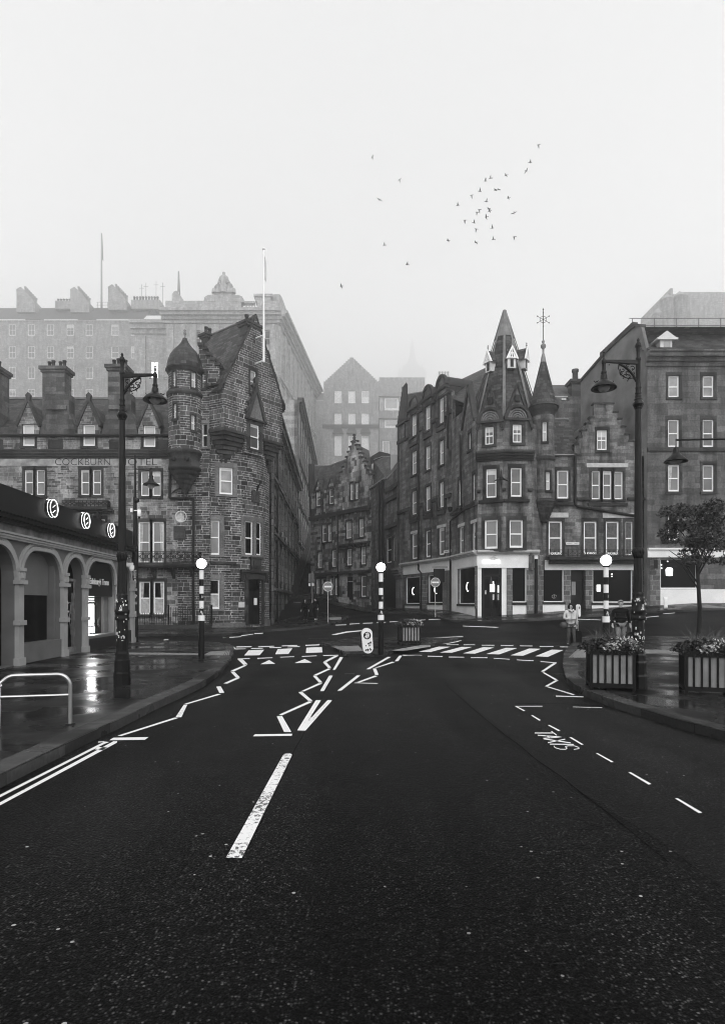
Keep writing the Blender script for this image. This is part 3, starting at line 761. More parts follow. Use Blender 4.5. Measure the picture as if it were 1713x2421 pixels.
def ornate_rail(mb, fr, u0, u1, z0, z1, o):
    for z in (z0, z0+(z1-z0)*.33, z1-.03): mb.box(fr, u0, u1, z, z+.03, o-.015, o+.015)
    mb.box(fr, u0, u1, z1-.14, z1-.11, o-.012, o+.012)
    s = (z1-z0)*.62; n = max(1, round((u1-u0)/s)); s = (u1-u0)/n; h0, h1 = z0+(z1-z0)*.33, z1-.14
    for k in range(n):
        a, b = u0+k*s, u0+(k+1)*s; c = (a+b)/2; hm = (h0+h1)/2
        mb.box(fr, a-.012, a+.012, z0, z1, o-.012, o+.012)
        for (p, q), (r_, s_) in (((a, h0), (b, h1)), ((a, h1), (b, h0))): mb.tube([fr.P(p, o, q), fr.P(r_, o, s_)], 0.021, 4)
        pts = [fr.P(c+math.cos(t)*s*.22, o, hm+math.sin(t)*(h1-h0)*.28) for t in [i*math.pi/5 for i in range(11)]]
        mb.tube(pts, 0.021, 4)
        for j in range(4):
            uu = a+(j+.5)*s/4; mb.tube([fr.P(uu, o, z0), fr.P(uu, o, h0)], 0.014, 4)
            mb.tube([fr.P(uu, o, h1), fr.P(uu, o, z1)], 0.014, 4)

# ---------------------------------------------------------------- hotel wing on the left
hot = thing('hotel_building', 'coursed stone hotel wing with COCKBURN HOTEL carved frieze and gabled dormers', 'building')
FH = Pl((-46, 37.25), (-11.3, 37.25)); UL = lambda px: FH.uz(px, 1200)[0]
ze = zat(1030, 37.25)
hw = []; wl_ = []
def add(zz, *a, **k):
    h = hole(FH, zz, *a); wl_.append((h, k)); return h
dorm = []
for xo in (-580, 0, 580, -1160):
    if xo == 580: a = (930, 1045, 1890, 2100)
    else: a = (350+xo, 465+xo, 1880, 2090)
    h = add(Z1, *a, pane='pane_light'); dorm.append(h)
for xo in (0, -540):
    add(Z3, 330+xo, 410+xo, 285, 530, pane='pane_mid', blind=.1); add(Z3, 442+xo, 522+xo, 285, 530, pane='pane_mid')
    if xo == 0:
        add(Z3, 905, 985, 300, 540, pane='pane_mid'); add(Z3, 1015, 1095, 300, 540, pane='pane_mid')
add(Z3, 880, 990, 785, 1180, pane='pane_mid', curtain=('l',)); add(Z3, 1015, 1125, 785, 1180, pane='pane_mid', curtain=('r',))
add(Z3, 888, 993, 1360, 1680, pane='pane_dark', curtain=('n', 'l')); add(Z3, 1025, 1130, 1360, 1680, pane='pane_dark', curtain=('n', 'r'))
add(Z3, 470, 560, 760, 1060, pane='pane_mid'); add(Z3, 350, 440, 760, 1060, pane='pane_mid')
lo = [h for h, k in wl_ if h[3] < ze-.1]
mb = MB(); wall(mb, FH, [(0, -.1), (FH.L, -.1), (FH.L, ze), (0, ze)], lo+[(h[0], h[1], h[2], ze-.001) for h in dorm])
mb.build('wall', 'hotel', hot)
for h, k in wl_: window(hot, FH, h, **k)
mb = MB()
zf0, zf1 = zat(1040+250/4.06, 37.25), zat(1040+180/4.06, 37.25)
moulding(mb, FH, 0, UL(400), zf1, [(.12, .06), (.14, .14), (.16, .24), (.1, .3)]); mb.build('cornice', 'dress', hot)
mb = MB(); mb.box(FH, 0, UL(382), zf0, zf1, -.02, .03); mb.build('frieze', 'frieze', hot)
text_obj('carved_lettering', 'COCKBURN', .6, FH, UL(196), (zf0+zf1)/2, .032, 'door', hot, .004, off=-.008, fitw=UL(261)-UL(131))
text_obj('carved_lettering', 'HOTEL', .6, FH, UL(327), (zf0+zf1)/2, .032, 'door', hot, .004, off=-.008, fitw=UL(372)-UL(283))
for px in (132, 276, 388, -10):   # panels under the gutter
    mb = MB(); u = UL(px); z0 = zat(1065, 37.25)
    mb.box(FH, u-.45, u+.45, z0, ze-.25, -.01, .06); mb.box(FH, u-.3, u+.3, z0+.12, ze-.4, .06, .1); mb.build('carved_panel', 'dress', hot)
mb = MB(); mb.tube([FH.P(0, .14, ze), FH.P(UL(400), .14, ze-.02)], .09, 8); mb.build('gutter', 'pipe', hot)
# roof
zr, yr = 15.55, 41.5
mb = MB(); mb.face([(-46, 37.2, ze), (-11.0, 37.2, ze), (-11.0, yr, zr), (-46, yr, zr)]); mb.face([(-46, yr, zr), (-11.0, yr, zr), (-11, 46, ze), (-46, 46, ze)])
mb.build('roof', 'slate', hot)
mb = MB(); mb.wbox(-46, -10.8, yr-.08, yr+.08, zr-.02, zr+.09); mb.build('ridge', 'lead', hot)
for h in dorm:   # gabled dormer heads
    uc = (h[0]+h[1])/2; w = (h[1]-h[0])/2+.3; zt = h[3]+.12; za = h[3]+1.35
    mb = MB(); q = [(uc-w, ze), (h[0], ze), (h[0], h[3]), (h[1], h[3]), (h[1], ze), (uc+w, ze), (uc+w, zt), (uc, za), (uc-w, zt)]
    mb.prism(FH, q, -.25, .05); d = mb.build('dormer', 'hotel', hot)
    mb = MB()
    for sg in (-1, 1):
        L = [(uc+sg*(w+.12), zt-.15), (uc, za+.28), (uc, za+.02), (uc+sg*(w-.02), zt-.3)]
        mb.prism(FH, L, -.3, .14)
    mb.prism(FH, [(uc-.09, za+.1), (uc+.09, za+.1), (uc+.16, za+.42), (uc, za+.6), (uc-.16, za+.42)], -.1, .1)
    mb.build('skew_coping', 'dress', d)
    mb = MB()
    for sg in (-1, 1):
        e = FH.P(uc+sg*w, -.2, zt); a = FH.P(uc, -.2, za)
        back = lambda p: Vector((p.x, 37.2+(p.z-ze)/(zr-ze)*(yr-37.2)+.05, p.z))
        mb.face([e, a, back(a), back(e)]); mb.face([FH.P(uc+sg*w, -.2, ze), e, back(e)])
    mb.build('dormer_roof', 'slate', d)
stack(hot, xat(108, 38), xat(160, 38), 37.6, 38.5, ze-.2, zat(872, 38), 4, 'dressm', .12, .5)
stack(hot, xat(261, 38), xat(301, 38), 37.6, 38.5, ze-.2, zat(868, 38), 3, 'dressm', .13, .5)
stack(hot, xat(-60, 38), xat(0, 38), 37.5, 39.0, ze-.2, zat(868, 38), 3, 'dressm', .13, .5)
for px in (134, 281):   # battered shoulders below the stacks
    mb = MB(); u = UL(px); mb.prism(FH, [(u-1.15, ze), (u+1.15, ze), (u+.95, ze+.8), (u+.72, ze+1.5), (u+.72, ze+2.6), (u-.72, ze+2.6), (u-.72, ze+1.5), (u-.95, ze+.8)], -.8, -.1)
    mb.box(FH, u-.6, u+.6, ze+1.6, ze+1.85, -.1, .02); mb.build('chimney_breast', 'dressm', hot)
# balconies
def balcony(b, fr, u0, u1, zb, h, proj, brackets=3):
    mb = MB(); mb.box(fr, u0, u1, zb-.14, zb, -.02, proj); mb.box(fr, u0+.05, u1-.05, zb-.24, zb-.14, -.02, proj-.1)
    for k in range(brackets):
        u = u0+(u1-u0)*(k+.5)/brackets
        q = [fr.P(u-.09, 0, zb-.24), fr.P(u-.09, proj*.8, zb-.24), fr.P(u-.09, 0, zb-.9)]; r_ = [p+Vector((fr.d.x, fr.d.y, 0))*.18 for p in q]
        mb.face(q); mb.face(r_); mb.face([q[1], r_[1], r_[2], q[2]])
    s = mb.build('balcony', 'dress', b)
    mb = MB(); ornate_rail(mb, fr, u0, u1, zb+.02, zb+h, proj-.05)
    sd = Pl(fr.P(u1-.03, 0, 0).xy, fr.P(u1-.03, proj-.05, 0).xy); ornate_rail(mb, sd, .02, proj-.06, zb+.02, zb+h, 0)
    mb.build('balustrade', 'black', s)
zb = zat(1040+1185/4.06, 36.5); balcony(hot, FH, UL(300), UL(478), zb, zat(1040+1070/4.06, 36.5)-zb, .85, 4)
zb = zat(1040+690/4.06, 36.5); zb2 = zat(1040+640/4.06, 36.5)
balcony(hot, FH, UL(157), UL(262), zb2, .42, .6, 2)
mb = MB(); moulding(mb, FH, UL(155), UL(270), zb, [(.1, .2), (zb2-zb-.2, .5)]); mb.build('balcony_corbel', 'dress', hot)
# wall furniture
mb = MB(); u = UL(428); z = zat(1222, 37.25); mb.lathe((0, 0), [(0, 0), (.37, 0), (.37, .05), (.3, .05), (.3, .03), (0, .03)], 20)
for v in range(len(mb.v)): p = mb.v[v]; mb.v[v] = FH.P(u+p.x, .01+p.z, z+p.y)
for a in (90, 210, 330):
    d = (math.cos(R(a)), math.sin(R(a))); n_ = (-d[1], d[0])
    mb.prism(FH, [(u, z), (u+d[0]*.12+n_[0]*.08, z+d[1]*.12+n_[1]*.08), (u+d[0]*.28, z+d[1]*.28), (u+d[0]*.12-n_[0]*.08, z+d[1]*.12-n_[1]*.08)], .04, .06)
mb.build('round_plaque', 'lintel', hot)
mb = MB(); u = UL(427); z = zat(1260, 37.25); mb.box(FH, u-.42, u+.42, z-.42, z+.42, 0, .05); mb.box(FH, u-.32, u+.32, z-.32, z+.32, .05, .1); mb.box(FH, u-.22, u+.22, z-.2, z+.2, .1, .12); mb.build('stone_plaque', 'dress', hot)
P_ = lambda px, py, o=.12: FH.P(UL(px), o, zat(py, 37.25))
downpipe(hot, [P_(401, 1034), P_(404, 1060), P_(403, 1178), P_(407, 1178.5), P_(457, 1178.5), P_(458, 1182), P_(458, 1490)], .085)
# area railings
mb = MB(); fr = Pl((-25, 36.0), (-9.9, 35.9)); ur = lambda px: fr.uz(px, 1480)[0]
mb.box(fr, ur(40), ur(500), -.1, .35, -.12, .12); w_ = tag(mb.build('area_wall', 'dress'), 'low dark stone kerb wall below the hotel and round tower', 'wall')
for a, b, z0, z1 in ((40, 398, .36, 1.0), (398, 500, .36, 1.32)):
    mb = MB(); fence_panel(mb, fr, ur(a), ur(b), z0, z1, 0, .14, .013)
    for u in (ur(a), ur(b)): mb.box(fr, u-.04, u+.04, z0, z1+.2, -.04, .04)
    o = mb.build('iron_railing', 'black')
    tag(o, 'long low black iron railing in front of the hotel wing' if a == 40 else 'taller short black iron railing beside the round tower foot', 'railing', 'iron railings along the hotel')

# ---------------------------------------------------------------- round tower house
tow = thing('tower_house', 'round rubble stone corner tower with square corbelled gable and ogee capped turret', 'building')
TC = Cy((-9.6, 40.6), 3.35)
u_l, u_r = -math.pi/2*3.35*1.0, 3.35*R(120)
zc0 = zat(1015, 37); ztop = 12.2
ch = []
def ct(zz, *a, **k): h = hole(TC, zz, *a); ch.append((h, k)); return h
ct(Z4, 563, 690, 345, 605, pane='pane_mid'); ct(Z4, 447, 562, 850, 1185, pane='pane_mid', curtain=('l',)); ct(Z4, 808, 882, 860, 1185, pane='pane_dark'); ct(Z4, 915, 965, 872, 1190, pane='pane_dark')
ct(Z4, 447, 562, 1420, 1705, pane='pane_dark', curtain=('n',))
dh = hole(TC, Z4, 833, 965, 1420, 1862); dh = (dh[0], dh[1], .25, dh[3])
mb = MB(); cwall(mb, TC, u_l, u_r, -.3, ztop, [h for h, k in ch]+[dh]); mb.build('wall', 'rubble', tow)
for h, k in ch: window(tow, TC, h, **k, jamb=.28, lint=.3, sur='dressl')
mb = MB(); mb.box(TC, u_l, dh[0]-.15, -.3, .42, -.02, .1); mb.box(TC, dh[1]+.15, u_r, -.3, .5, -.02, .1); mb.build('plinth', 'dressl', tow)
mb = MB(); mb.box(TC, dh[0], dh[1], dh[2], dh[3], -.2, -.15)
um = (dh[0]+dh[1])/2; zt = dh[3]-.75
for a, b in ((dh[0]+.1, um-.05), (um+.05, dh[1]-.1)):
    for z0, z1 in ((dh[2]+.15, dh[2]+.85), (dh[2]+1.0, zt-.1)): mb.box(TC, a, b, z0, z1, -.15, -.12)
dr = mb.build('door', 'door', tow)
mb = MB(); mb.box(TC, dh[0]+.08, dh[1]-.08, zt, dh[3]-.06, -.15, -.14); mb.build('fanlight', 'pane_dark', dr)
mb = MB(); mb.box(TC, um-.0, um+.3, 1.5, 1.95, -.119, -.11); mb.build('notice', 'plate', dr)
mb = MB(); s_ = .22
mb.box(TC, dh[0]-s_, dh[0], dh[2], dh[3], -.05, .12); mb.box(TC, dh[1], dh[1]+s_, dh[2], dh[3], -.05, .12); mb.box(TC, dh[0]-s_, dh[1]+s_, dh[3], dh[3]+.4, -.05, .16)
mb.box(TC, dh[0]-.55, dh[1]+.55, dh[3]+.4, dh[3]+.55, -.05, .3); mb.box(TC, dh[0]-.55, dh[0]-.3, dh[3]-.1, dh[3]+.4, -.02, .22); mb.box(TC, dh[1]+.3, dh[1]+.55, dh[3]-.1, dh[3]+.4, -.02, .22)
mb.box(TC, um-.45, um+.45, dh[3]+.55, dh[3]+1.3, -.02, .14); mb.box(TC, um-.3, um+.3, dh[3]+.68, dh[3]+1.18, .14, .2); mb.box(TC, um-.52, um+.52, dh[3]+1.3, dh[3]+1.42, -.02, .22)
mb.build('door_surround', 'dress', tow)
mb = MB(); mb.box(TC, u_l, dh[0]-.8, zat(1268+1020-1020+66, 37.5), zat(1268+60, 37.5), -.02, .1); mb.build('string_course', 'dress', tow)
mb = MB(); h = hole(TC, Z4, 868, 942, 575, 680); mb.box(TC, h[0], h[1], h[2], h[3], -.02, .06); mb.box(TC, h[0]+.12, h[1]-.12, h[2]+.12, h[3]-.12, .06, .02); mb.build('carved_panel', 'dress', tow)
mb = MB(); h = hole(TC, Z4, 745, 803, 1640, 1690); mb.box(TC, h[0], h[1], h[2], h[3], .0, .03); mb.build('notice_board', 'offwhite', tow)
# gargoyle lamp bracket
mb = MB(); p = TC.P(TC.uz(607, 1145)[0], 0, zat(1148, 38.5)); q = Vector((.45, -.55, 0)).normalized()
mb.tube([p, p+q*.3+Vector((0, 0, .05)), p+q*.6+Vector((0, 0, .28))], .07, 8, r2=.03); mb.tube([p+Vector((0, 0, -.25)), p+q*.25], .05, 6); mb.build('bracket', 'cast', tow)
# flat wall between bartizan and the box, sharing the hotel plane
FT = Pl((-11.3, 37.25), (-9.3, 37.05)); zT = 14.2
def ft(zz, *a): return hole(FT, zz, *a)
h1, h2 = ft(Z2, 440, 487, 1790, 2015), ft(Z2, 442, 472, 1300, 1450)
mb = MB(); wall(mb, FT, [(0, -.2), (FT.L, -.2), (FT.L, 14.9), (1.1, 15.2), (.2, 16.4), (0, 16.4)], [h1, h2]); mb.build('wall', 'rubble', tow)
window(tow, FT, h1, 'pane_dark', sur='dressl', jamb=.16); window(tow, FT, h2, 'pane_mid', jamb=.12)
# the square box with the gable
Lc, Rc = Vector((-8.28, 36.5)), Vector((-5.3, 40.3)); Wc = Vector((-9.3, 37.02))
GB = Pl(Lc, Rc); SB = Pl(Wc, Lc)
zb0 = 12.04; zev = 14.85; Lg = GB.L
apex_u, apex_z = Lg*.52, 19.7
gh1 = hole(GB, Z2, 900, 955, 1285, 1490); gh2 = hole(GB, Z2, 900, 985, 1800, 2040)
cut0, cut1 = gh2[0]-.45, gh2[1]+.35
mb = MB(); wall(mb, GB, [(0, zb0), (cut0, zb0), (cut0, gh2[2]-.35), (cut1, gh2[2]-.35), (cut1, zb0), (Lg, zb0), (Lg, zev), (apex_u, apex_z), (0, zev)], [gh1, gh2]); mb.build('gable_wall', 'rubble', tow)
window(tow, GB, gh1, 'pane_mid', jamb=.14); window(tow, GB, gh2, 'pane_mid', jamb=.3, lint=.3, sur='dress')
mb = MB(); wall(mb, SB, [(0, zb0), (SB.L, zb0), (SB.L, zev), (0, zev)]); mb.build('wall', 'rubble', tow)
RB = Pl(Rc, Rc+Vector((-3.8, 2.98)).normalized()*7); RB.n = Vector((2.98, 3.8)).normalized()
mb = MB(); wall(mb, RB, [(0, zb0), (7, zb0), (7, zev), (0, zev)]); mb.build('wall', 'rubble', tow)
# soffit
mb = MB(); bk_ = Vector((-3.8, 2.98)).normalized()*3
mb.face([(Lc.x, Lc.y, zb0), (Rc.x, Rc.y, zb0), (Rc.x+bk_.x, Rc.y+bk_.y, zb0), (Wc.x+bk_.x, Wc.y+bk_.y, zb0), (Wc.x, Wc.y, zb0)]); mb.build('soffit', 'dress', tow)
# stepped corbels under both outer corners: each course steps in towards the tower
def corbel(corner, frs, n, wid, name='corbel'):
    cc = Vector((TC.c.x, TC.c.y)); mb = MB(); dz = .26
    for k in range(n):
        t = k/n; pts = []
        a = corner+(frs[0])*wid[0]*(1-t); b = corner+(frs[1])*wid[1]*(1-t)
        inn = (cc-corner).normalized(); s = 1.25*t**.9
        tip = corner+inn*s; z1 = zb0-k*dz; z0 = z1-dz+.03
        A = a+inn*s*.55; B = b+inn*s*.55; C = corner+inn*2.0
        q = [A, tip, B, C+(frs[1])*wid[1]*.4*(1-t), C+(frs[0])*wid[0]*.4*(1-t)]
        lo_, hi_ = [(v.x, v.y, z0) for v in q], [(v.x, v.y, z1) for v in q]
        mb.face(hi_); mb.face(lo_)
        for i in range(len(q)): mb.face([lo_[i], lo_[(i+1) % len(q)], hi_[(i+1) % len(q)], hi_[i]])
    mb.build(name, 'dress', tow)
dG, dS = GB.d, SB.d
corbel(Lc, (-dS, dG), 7, (SB.L, 2.05)); corbel(Rc, (-dG, Vector((-3.8, 2.98)).normalized()), 7, (1.55, 1.6))
mb = MB(); mb.box(GB, -.05, cut0+.05, zb0-.06, zb0+.12, -.1, .1); mb.box(SB, 0, SB.L+.06, zb0-.06, zb0+.12, -.1, .1); mb.box(GB, cut1-.05, Lg+.05, zb0-.06, zb0+.12, -.1, .1); mb.build('string_course', 'dress', tow)
# dormer pediment over the lower gable window
uc = (gh2[0]+gh2[1])/2; zt = gh2[3]+.3
mb = MB(); mb.prism(GB, [(uc-.62, zt), (uc+.68, zt), (uc+.02, zt+1.75)], -.05, .12); pd = mb.build('pediment', 'dressl', tow)
mb = MB()
for sg in (-1, 1): mb.prism(GB, [(uc+sg*.86, zt-.14), (uc, zt+2.25), (uc, zt+1.75), (uc+sg*.6, zt-.0)], -.05, .26)
mb.box(GB, uc-.85, uc+.85, zt-.12, zt, -.05, .2)
for k in range(4): mb.prism(GB, [(uc-.75+k*.19, zt+.28+k*.55), (uc-.92+k*.19, zt+.42+k*.55), (uc-.68+k*.19, zt+.62+k*.55)], -.02, .2)
mb.prism(GB, [(uc-.08, zt+2.1), (uc+.08, zt+2.1), (uc+.16, zt+2.5), (uc, zt+2.7), (uc-.16, zt+2.5)], 0, .2); mb.build('pediment_moulding', 'dress', tow)
# roof of the gabled box
perp = Vector((-3.8, 2.98)).normalized(); ext = 4.9
def gp(u, z, back, o=.0): v = GB.P(u, -back+o, z); return v
mb = MB(); ov = .12
sl = (apex_z-zev)/apex_u
mb.face([gp(-.25, zev-.25*sl, ov*-1+.0), gp(apex_u, apex_z+.06, -.0), gp(apex_u, apex_z+.06, ext), gp(-.25, zev-.25*sl, ext)])
sr = (apex_z-zev)/(Lg-apex_u)
mb.face([gp(Lg+.25, zev-.25*sr, 0), gp(apex_u, apex_z+.06, 0), gp(apex_u, apex_z+.06, ext), gp(Lg+.25, zev-.25*sr, ext)])
mb.build('roof', 'slate', tow)
mb = MB()   # skews with ragged club stones
for (ua, za), (ub, zb_) in (((-.2, zev-.2*sl), (apex_u, apex_z)), ((Lg+.2, zev-.2*sr), (apex_u, apex_z))):
    n = 13
    for k in range(n):
        t0, t1 = k/n, (k+.93)/n; q0, q1 = (ua+(ub-ua)*t0, za+(zb_-za)*t0), (ua+(ub-ua)*t1, za+(zb_-za)*t1); j = random.uniform(-.02, .05)
        mb.prism(GB, [q0, q1, (q1[0], q1[1]+.22+j), (q0[0], q0[1]+.27+j)], -.28, .07+j)
mb.build('skew_coping', 'dress', tow)
mb = MB(); mb.tube([gp(apex_u, apex_z+.1, 0), gp(apex_u, apex_z+.1, ext)], .07, 6); mb.build('ridge', 'lead', tow)
mb = MB(); mb.tube([SB.P(-.1, .1, zev-.1), SB.P(SB.L+.1, .1, zev-.1)], .07, 6); mb.build('gutter', 'pipe', tow)
# apex chimney, turned with the gable
def oriented_stack(b, fr, u0, u1, b0, b1, z0, z1, n=2, mat='dress', bend=.35):
    mb = MB(); mb.box(fr, u0, u1, z0, z1-.3, -b1, -b0); mb.box(fr, u0-.1, u1+.1, z1-.3, z1-.15, -b1-.1, -b0+.1); mb.box(fr, u0-.18, u1+.18, z1-.15, z1, -b1-.18, -b0+.18)
    c = mb.build('chimney', mat, b)
    pots(c, [tuple(fr.P(u0+(u1-u0)*(i+.5)/n, -(b0+b1)/2, 0).xy) for i in range(n)], z1, .14, .5)
ua0 = GB.uz(581, 760)[0]; ua1 = GB.uz(612, 760)[0]
oriented_stack(tow, GB, ua0+.12, ua1+.1, .05, .7, apex_z-1.8, zat(762, 38.3), 2)
oriented_stack(tow, GB, apex_u-.3, apex_u+.3, 4.5, 5.1, 15, zat(793, 41.5), 2)
# half crow-stepped gablet between the turret and the box
mb = MB(); fr = Pl((-10.3, 37.2), (-8.6, 37.2)); cu = lambda px, py: fr.uz(px, py)
q = [cu(*p) for p in ((470, 1000), (470, 815), (480, 815), (480, 822), (488, 824), (488, 834), (498, 838), (498, 846), (508, 850), (508, 857), (518, 862), (520, 905), (498, 905), (498, 1000))]
mb.prism(fr, q, -.4, .03); mb.build('crowstep_gablet', 'rubble', tow)
mb = MB()
for a, b, c in ((468, 482, 814), (479, 490, 823), (487, 500, 837), (497, 510, 849), (507, 522, 861)): mb.prism(fr, [cu(a, c+4), cu(b, c+4), cu(b, c-3), cu(a, c-3)], -.45, .12)
mb.build('crowsteps', 'dress', tow)
mb = MB(); mb.face([fr.P(*(cu(474, 818)[0], -.3, cu(474, 818)[1])), fr.P(*(cu(520, 864)[0], -.3, cu(520, 864)[1])), fr.P(cu(520, 864)[0], -3, cu(520, 864)[1]), fr.P(cu(474, 818)[0], -3, cu(474, 818)[1])]); mb.build('roof', 'slate', tow)
# flagpole
pb = GB.P(GB.uz(604, 850)[0], .75, zat(848, 38)); mb = MB(); zt_ = zat(582, 37.6)
mb.tube([(pb.x, pb.y, zat(850, 37.6)), (pb.x, pb.y, zt_)], .07, 8, r2=.04)
mb.lathe((pb.x, pb.y), [(0, zt_), (.09, zt_+.05), (.09, zt_+.12), (0, zt_+.18)], 8)
for z in (zat(848, 37.7), zat(787, 37.7)): mb.tube([(pb.x, pb.y, z), GB.P(GB.uz(604, 850)[0], -.05, z)], .05, 6)
fp = tag(mb.build('flagpole', 'white'), 'tall white flagpole bracketed to the tower house gable', 'flagpole')
mb = MB(); z0, z1 = zat(654, 37.6), zat(596, 37.6); rows = []
for i in range(12):
    t = i/11; w = .04+.20*t*(1.3-t); rows.append([(pb.x+.05+w*s, pb.y+.08*math.sin(s*7+t*3), z1+(z0-z1)*t-.1*s) for s in (0, .25, .5, .75, 1)])
mb.grid(rows); mb.build('flag', 'offwhite', fp)
# bartizan
BZ = Cy((-10.78, 37.0), .96); bx, by = BZ.c.x, BZ.c.y
zz0 = zat(1020+180/4.06, 36.1); zz1 = zat(870+0, 36.1)
bh = [hole(BZ, Z2, 155, 183, 1285, 1440), hole(BZ, Z2, 335, 380, 1285, 1450), hole(BZ, Z2, 160, 190, 1600, 1745), hole(BZ, Z2, 333, 372, 1710, 1855)]
mb = MB(); cwall(mb, BZ, -math.pi*.96, math.pi*.96, zz0, zz1, bh, .16, .12); bt = mb.build('bartizan', 'rubble', tow)
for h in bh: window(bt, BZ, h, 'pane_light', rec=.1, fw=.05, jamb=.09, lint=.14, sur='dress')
mb = MB(); mb.lathe((bx, by), [(.96, zat(925, 36.1)-.12), (1.08, zat(925, 36.1)-.05), (1.08, zat(925, 36.1)+.12), (.98, zat(925, 36.1)+.18)], 28); mb.build('string_course', 'dress', bt)
mb = MB(); z = zz1-.12; mb.lathe((bx, by), [(.96, z), (1.05, z+.08), (1.1, z+.2), (1.14, z+.28)], 28); mb.build('eaves_moulding', 'dress', bt)
zt = zat(800, 37.0); zb_ = zz1+.1; H_ = zt-zb_
prof = [(1.14, zb_), (1.09, zb_+.05*H_), (1.06, zb_+.16*H_), (1.0, zb_+.3*H_), (.88, zb_+.46*H_), (.7, zb_+.6*H_), (.5, zb_+.7*H_), (.33, zb_+.8*H_), (.2, zb_+.9*H_), (.13, zb_+H_), (0, zb_+H_)]
mb = MB(); mb.lathe((bx, by), prof, 28); mb.build('ogee_roof', 'slate', bt)
mb = MB(); mb.lathe((bx, by), [(.14, zt-.02), (.05, zt+.05), (.05, zt+.2), (.1, zt+.27), (.1, zt+.34), (.05, zt+.4), (.09, zt+.5), (0, zt+.56)], 10); mb.build('finial', 'lead', bt)
z = zz0; pr = [(.98, z+.12), (1.02, z+.05), (1.02, z-.08), (.9, z-.12), (.9, z-.85)]; r_ = .98; zc = z-.85
for k in range(6): pr += [(r_, zc), (r_, zc-.14), (r_-.08, zc-.2), (r_-.14, zc-.26)]; r_ -= .155; zc -= .27
pr += [(.1, zc), (.06, zc-.15), (0, zc-.2)]
mb = MB(); mb.lathe((bx, by), pr, 28)
for a in (-.45, .4):
    p = BZ.P(a*.96, .02, z-.5); mb.lathe((p.x, p.y), [(0, p.z-.16), (.12, p.z-.08), (.14, p.z+.06), (0, p.z+.14)], 8)
mb.build('corbel', 'dress', bt)
mb = MB(); fr = FH; u = UL(436)
mb.prism(fr, [(u-.9, zat(1170, 37.2)), (u-.7, zat(1150, 37.2)), (u, zat(1138, 37.2)), (u+.7, zat(1150, 37.2)), (u+.85, zat(1165, 37.2)), (u+.45, zat(1158, 37.2)), (u, zat(1150, 37.2)), (u-.5, zat(1158, 37.2))], -.02, .14); mb.build('hood_moulding', 'dressl', tow)

# ---------------------------------------------------------------- corner building with the spire
cor = thing('corner_building', 'dark stone corner building with slate spire, conical turret and cream painted shopfront', 'building')
PA0, PB_, PC, PV, PD = (2.87, 49.45), (6.02, 41.1), (6.86, 36.35), (8.26, 35.9), (10.0, 36.0)
FA, FB, FC1, FC2 = Pl(PA0, PB_), Pl(PB_, PC), Pl(PC, PV), Pl(PV, PD)
FCg = Pl(PC, (10.42, 36.22)); FD = Pl((10.9, 36.8), (17.05, 36.8))
zfas1 = 4.65; zfas0 = 3.75; zeA = 16.0
def facade(fr, outline, items, mat='ashlar', par=cor, **kw):
    hs = [(hole(fr, zz, *a), k) for zz, a, k in items]
    mb = MB(); wall(mb, fr, outline, [h for h, k in hs]); w = mb.build('wall', mat, par)
    for h, k in hs: window(par, fr, h, **dict(kw, **k))
    return [h for h, k in hs]
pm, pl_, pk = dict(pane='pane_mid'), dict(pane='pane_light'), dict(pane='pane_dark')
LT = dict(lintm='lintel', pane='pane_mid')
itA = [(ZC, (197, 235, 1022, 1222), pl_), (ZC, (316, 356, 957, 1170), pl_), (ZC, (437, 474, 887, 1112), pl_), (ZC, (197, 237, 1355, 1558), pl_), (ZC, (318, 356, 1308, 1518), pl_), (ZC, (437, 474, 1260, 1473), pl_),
       (ZD, (199, 237, 297, 505), pm), (ZD, (319, 357, 258, 475), pm), (ZD, (440, 475, 220, 443), dict(pane='pane_light')), (ZD, (199, 243, 668, 893), LT), (ZD, (318, 360, 643, 877), pm), (ZD, (434, 480, 618, 858), LT)]
hA = [hole(FA, zz, *a) for zz, a, k in itA]
LA = FA.L
# shop openings on A
shA = [hole(FA, ZD, 140, 267, 1048, 1283), hole(FA, ZD, 335, 465, 1030, 1275)]
zA0 = lambda u: g(*FA.P(u, 0, 0).xy)-.3
dz_top = zeA+1.15
outA = [(0, .4), (LA, .2), (LA, zeA)]
# wall-head dormers make the eaves line: build the outline from right to left
dm = sorted([(h[0], h[1]) for h in hA[:3]], reverse=True)
for a, b in dm:
    m_ = (a+b)/2; w = (b-a)/2+.42
    arc = [(m_+w*math.cos(t)*.92, zeA+.7+.75*math.sin(t)) for t in [i*math.pi/8 for i in range(9)]]
    outA += [(m_+w, zeA), (m_+w, zeA+.55)]+arc+[(m_-w, zeA+.55), (m_-w, zeA)]
outA += [(0, zeA)]
mb = MB(); wall(mb, FA, outA, hA+shA); mb.build('wall', 'ashlar', cor)
for h, (zz, a, k) in zip(hA, itA): window(cor, FA, h, **k)
mb = MB()
for a, b in dm:
    m_ = (a+b)/2; w = (b-a)/2+.42
    mb.box(FA, m_-w-.12, m_+w+.12, zeA+.45, zeA+.62, -.1, .22)
    arc = [(m_+(w+.05)*math.cos(t), zeA+.7+.85*math.sin(t)) for t in [i*math.pi/8 for i in range(9)]]
    arc2 = [(m_+(w-.12)*math.cos(t), zeA+.66+.68*math.sin(t)) for t in [i*math.pi/8 for i in range(9)]]
    mb.prism(FA, arc+arc2[::-1], -.1, .12)
mb.build('dormer_pediment', 'dress', cor)
mb = MB()   # barrel roofs behind the wall-head pediments
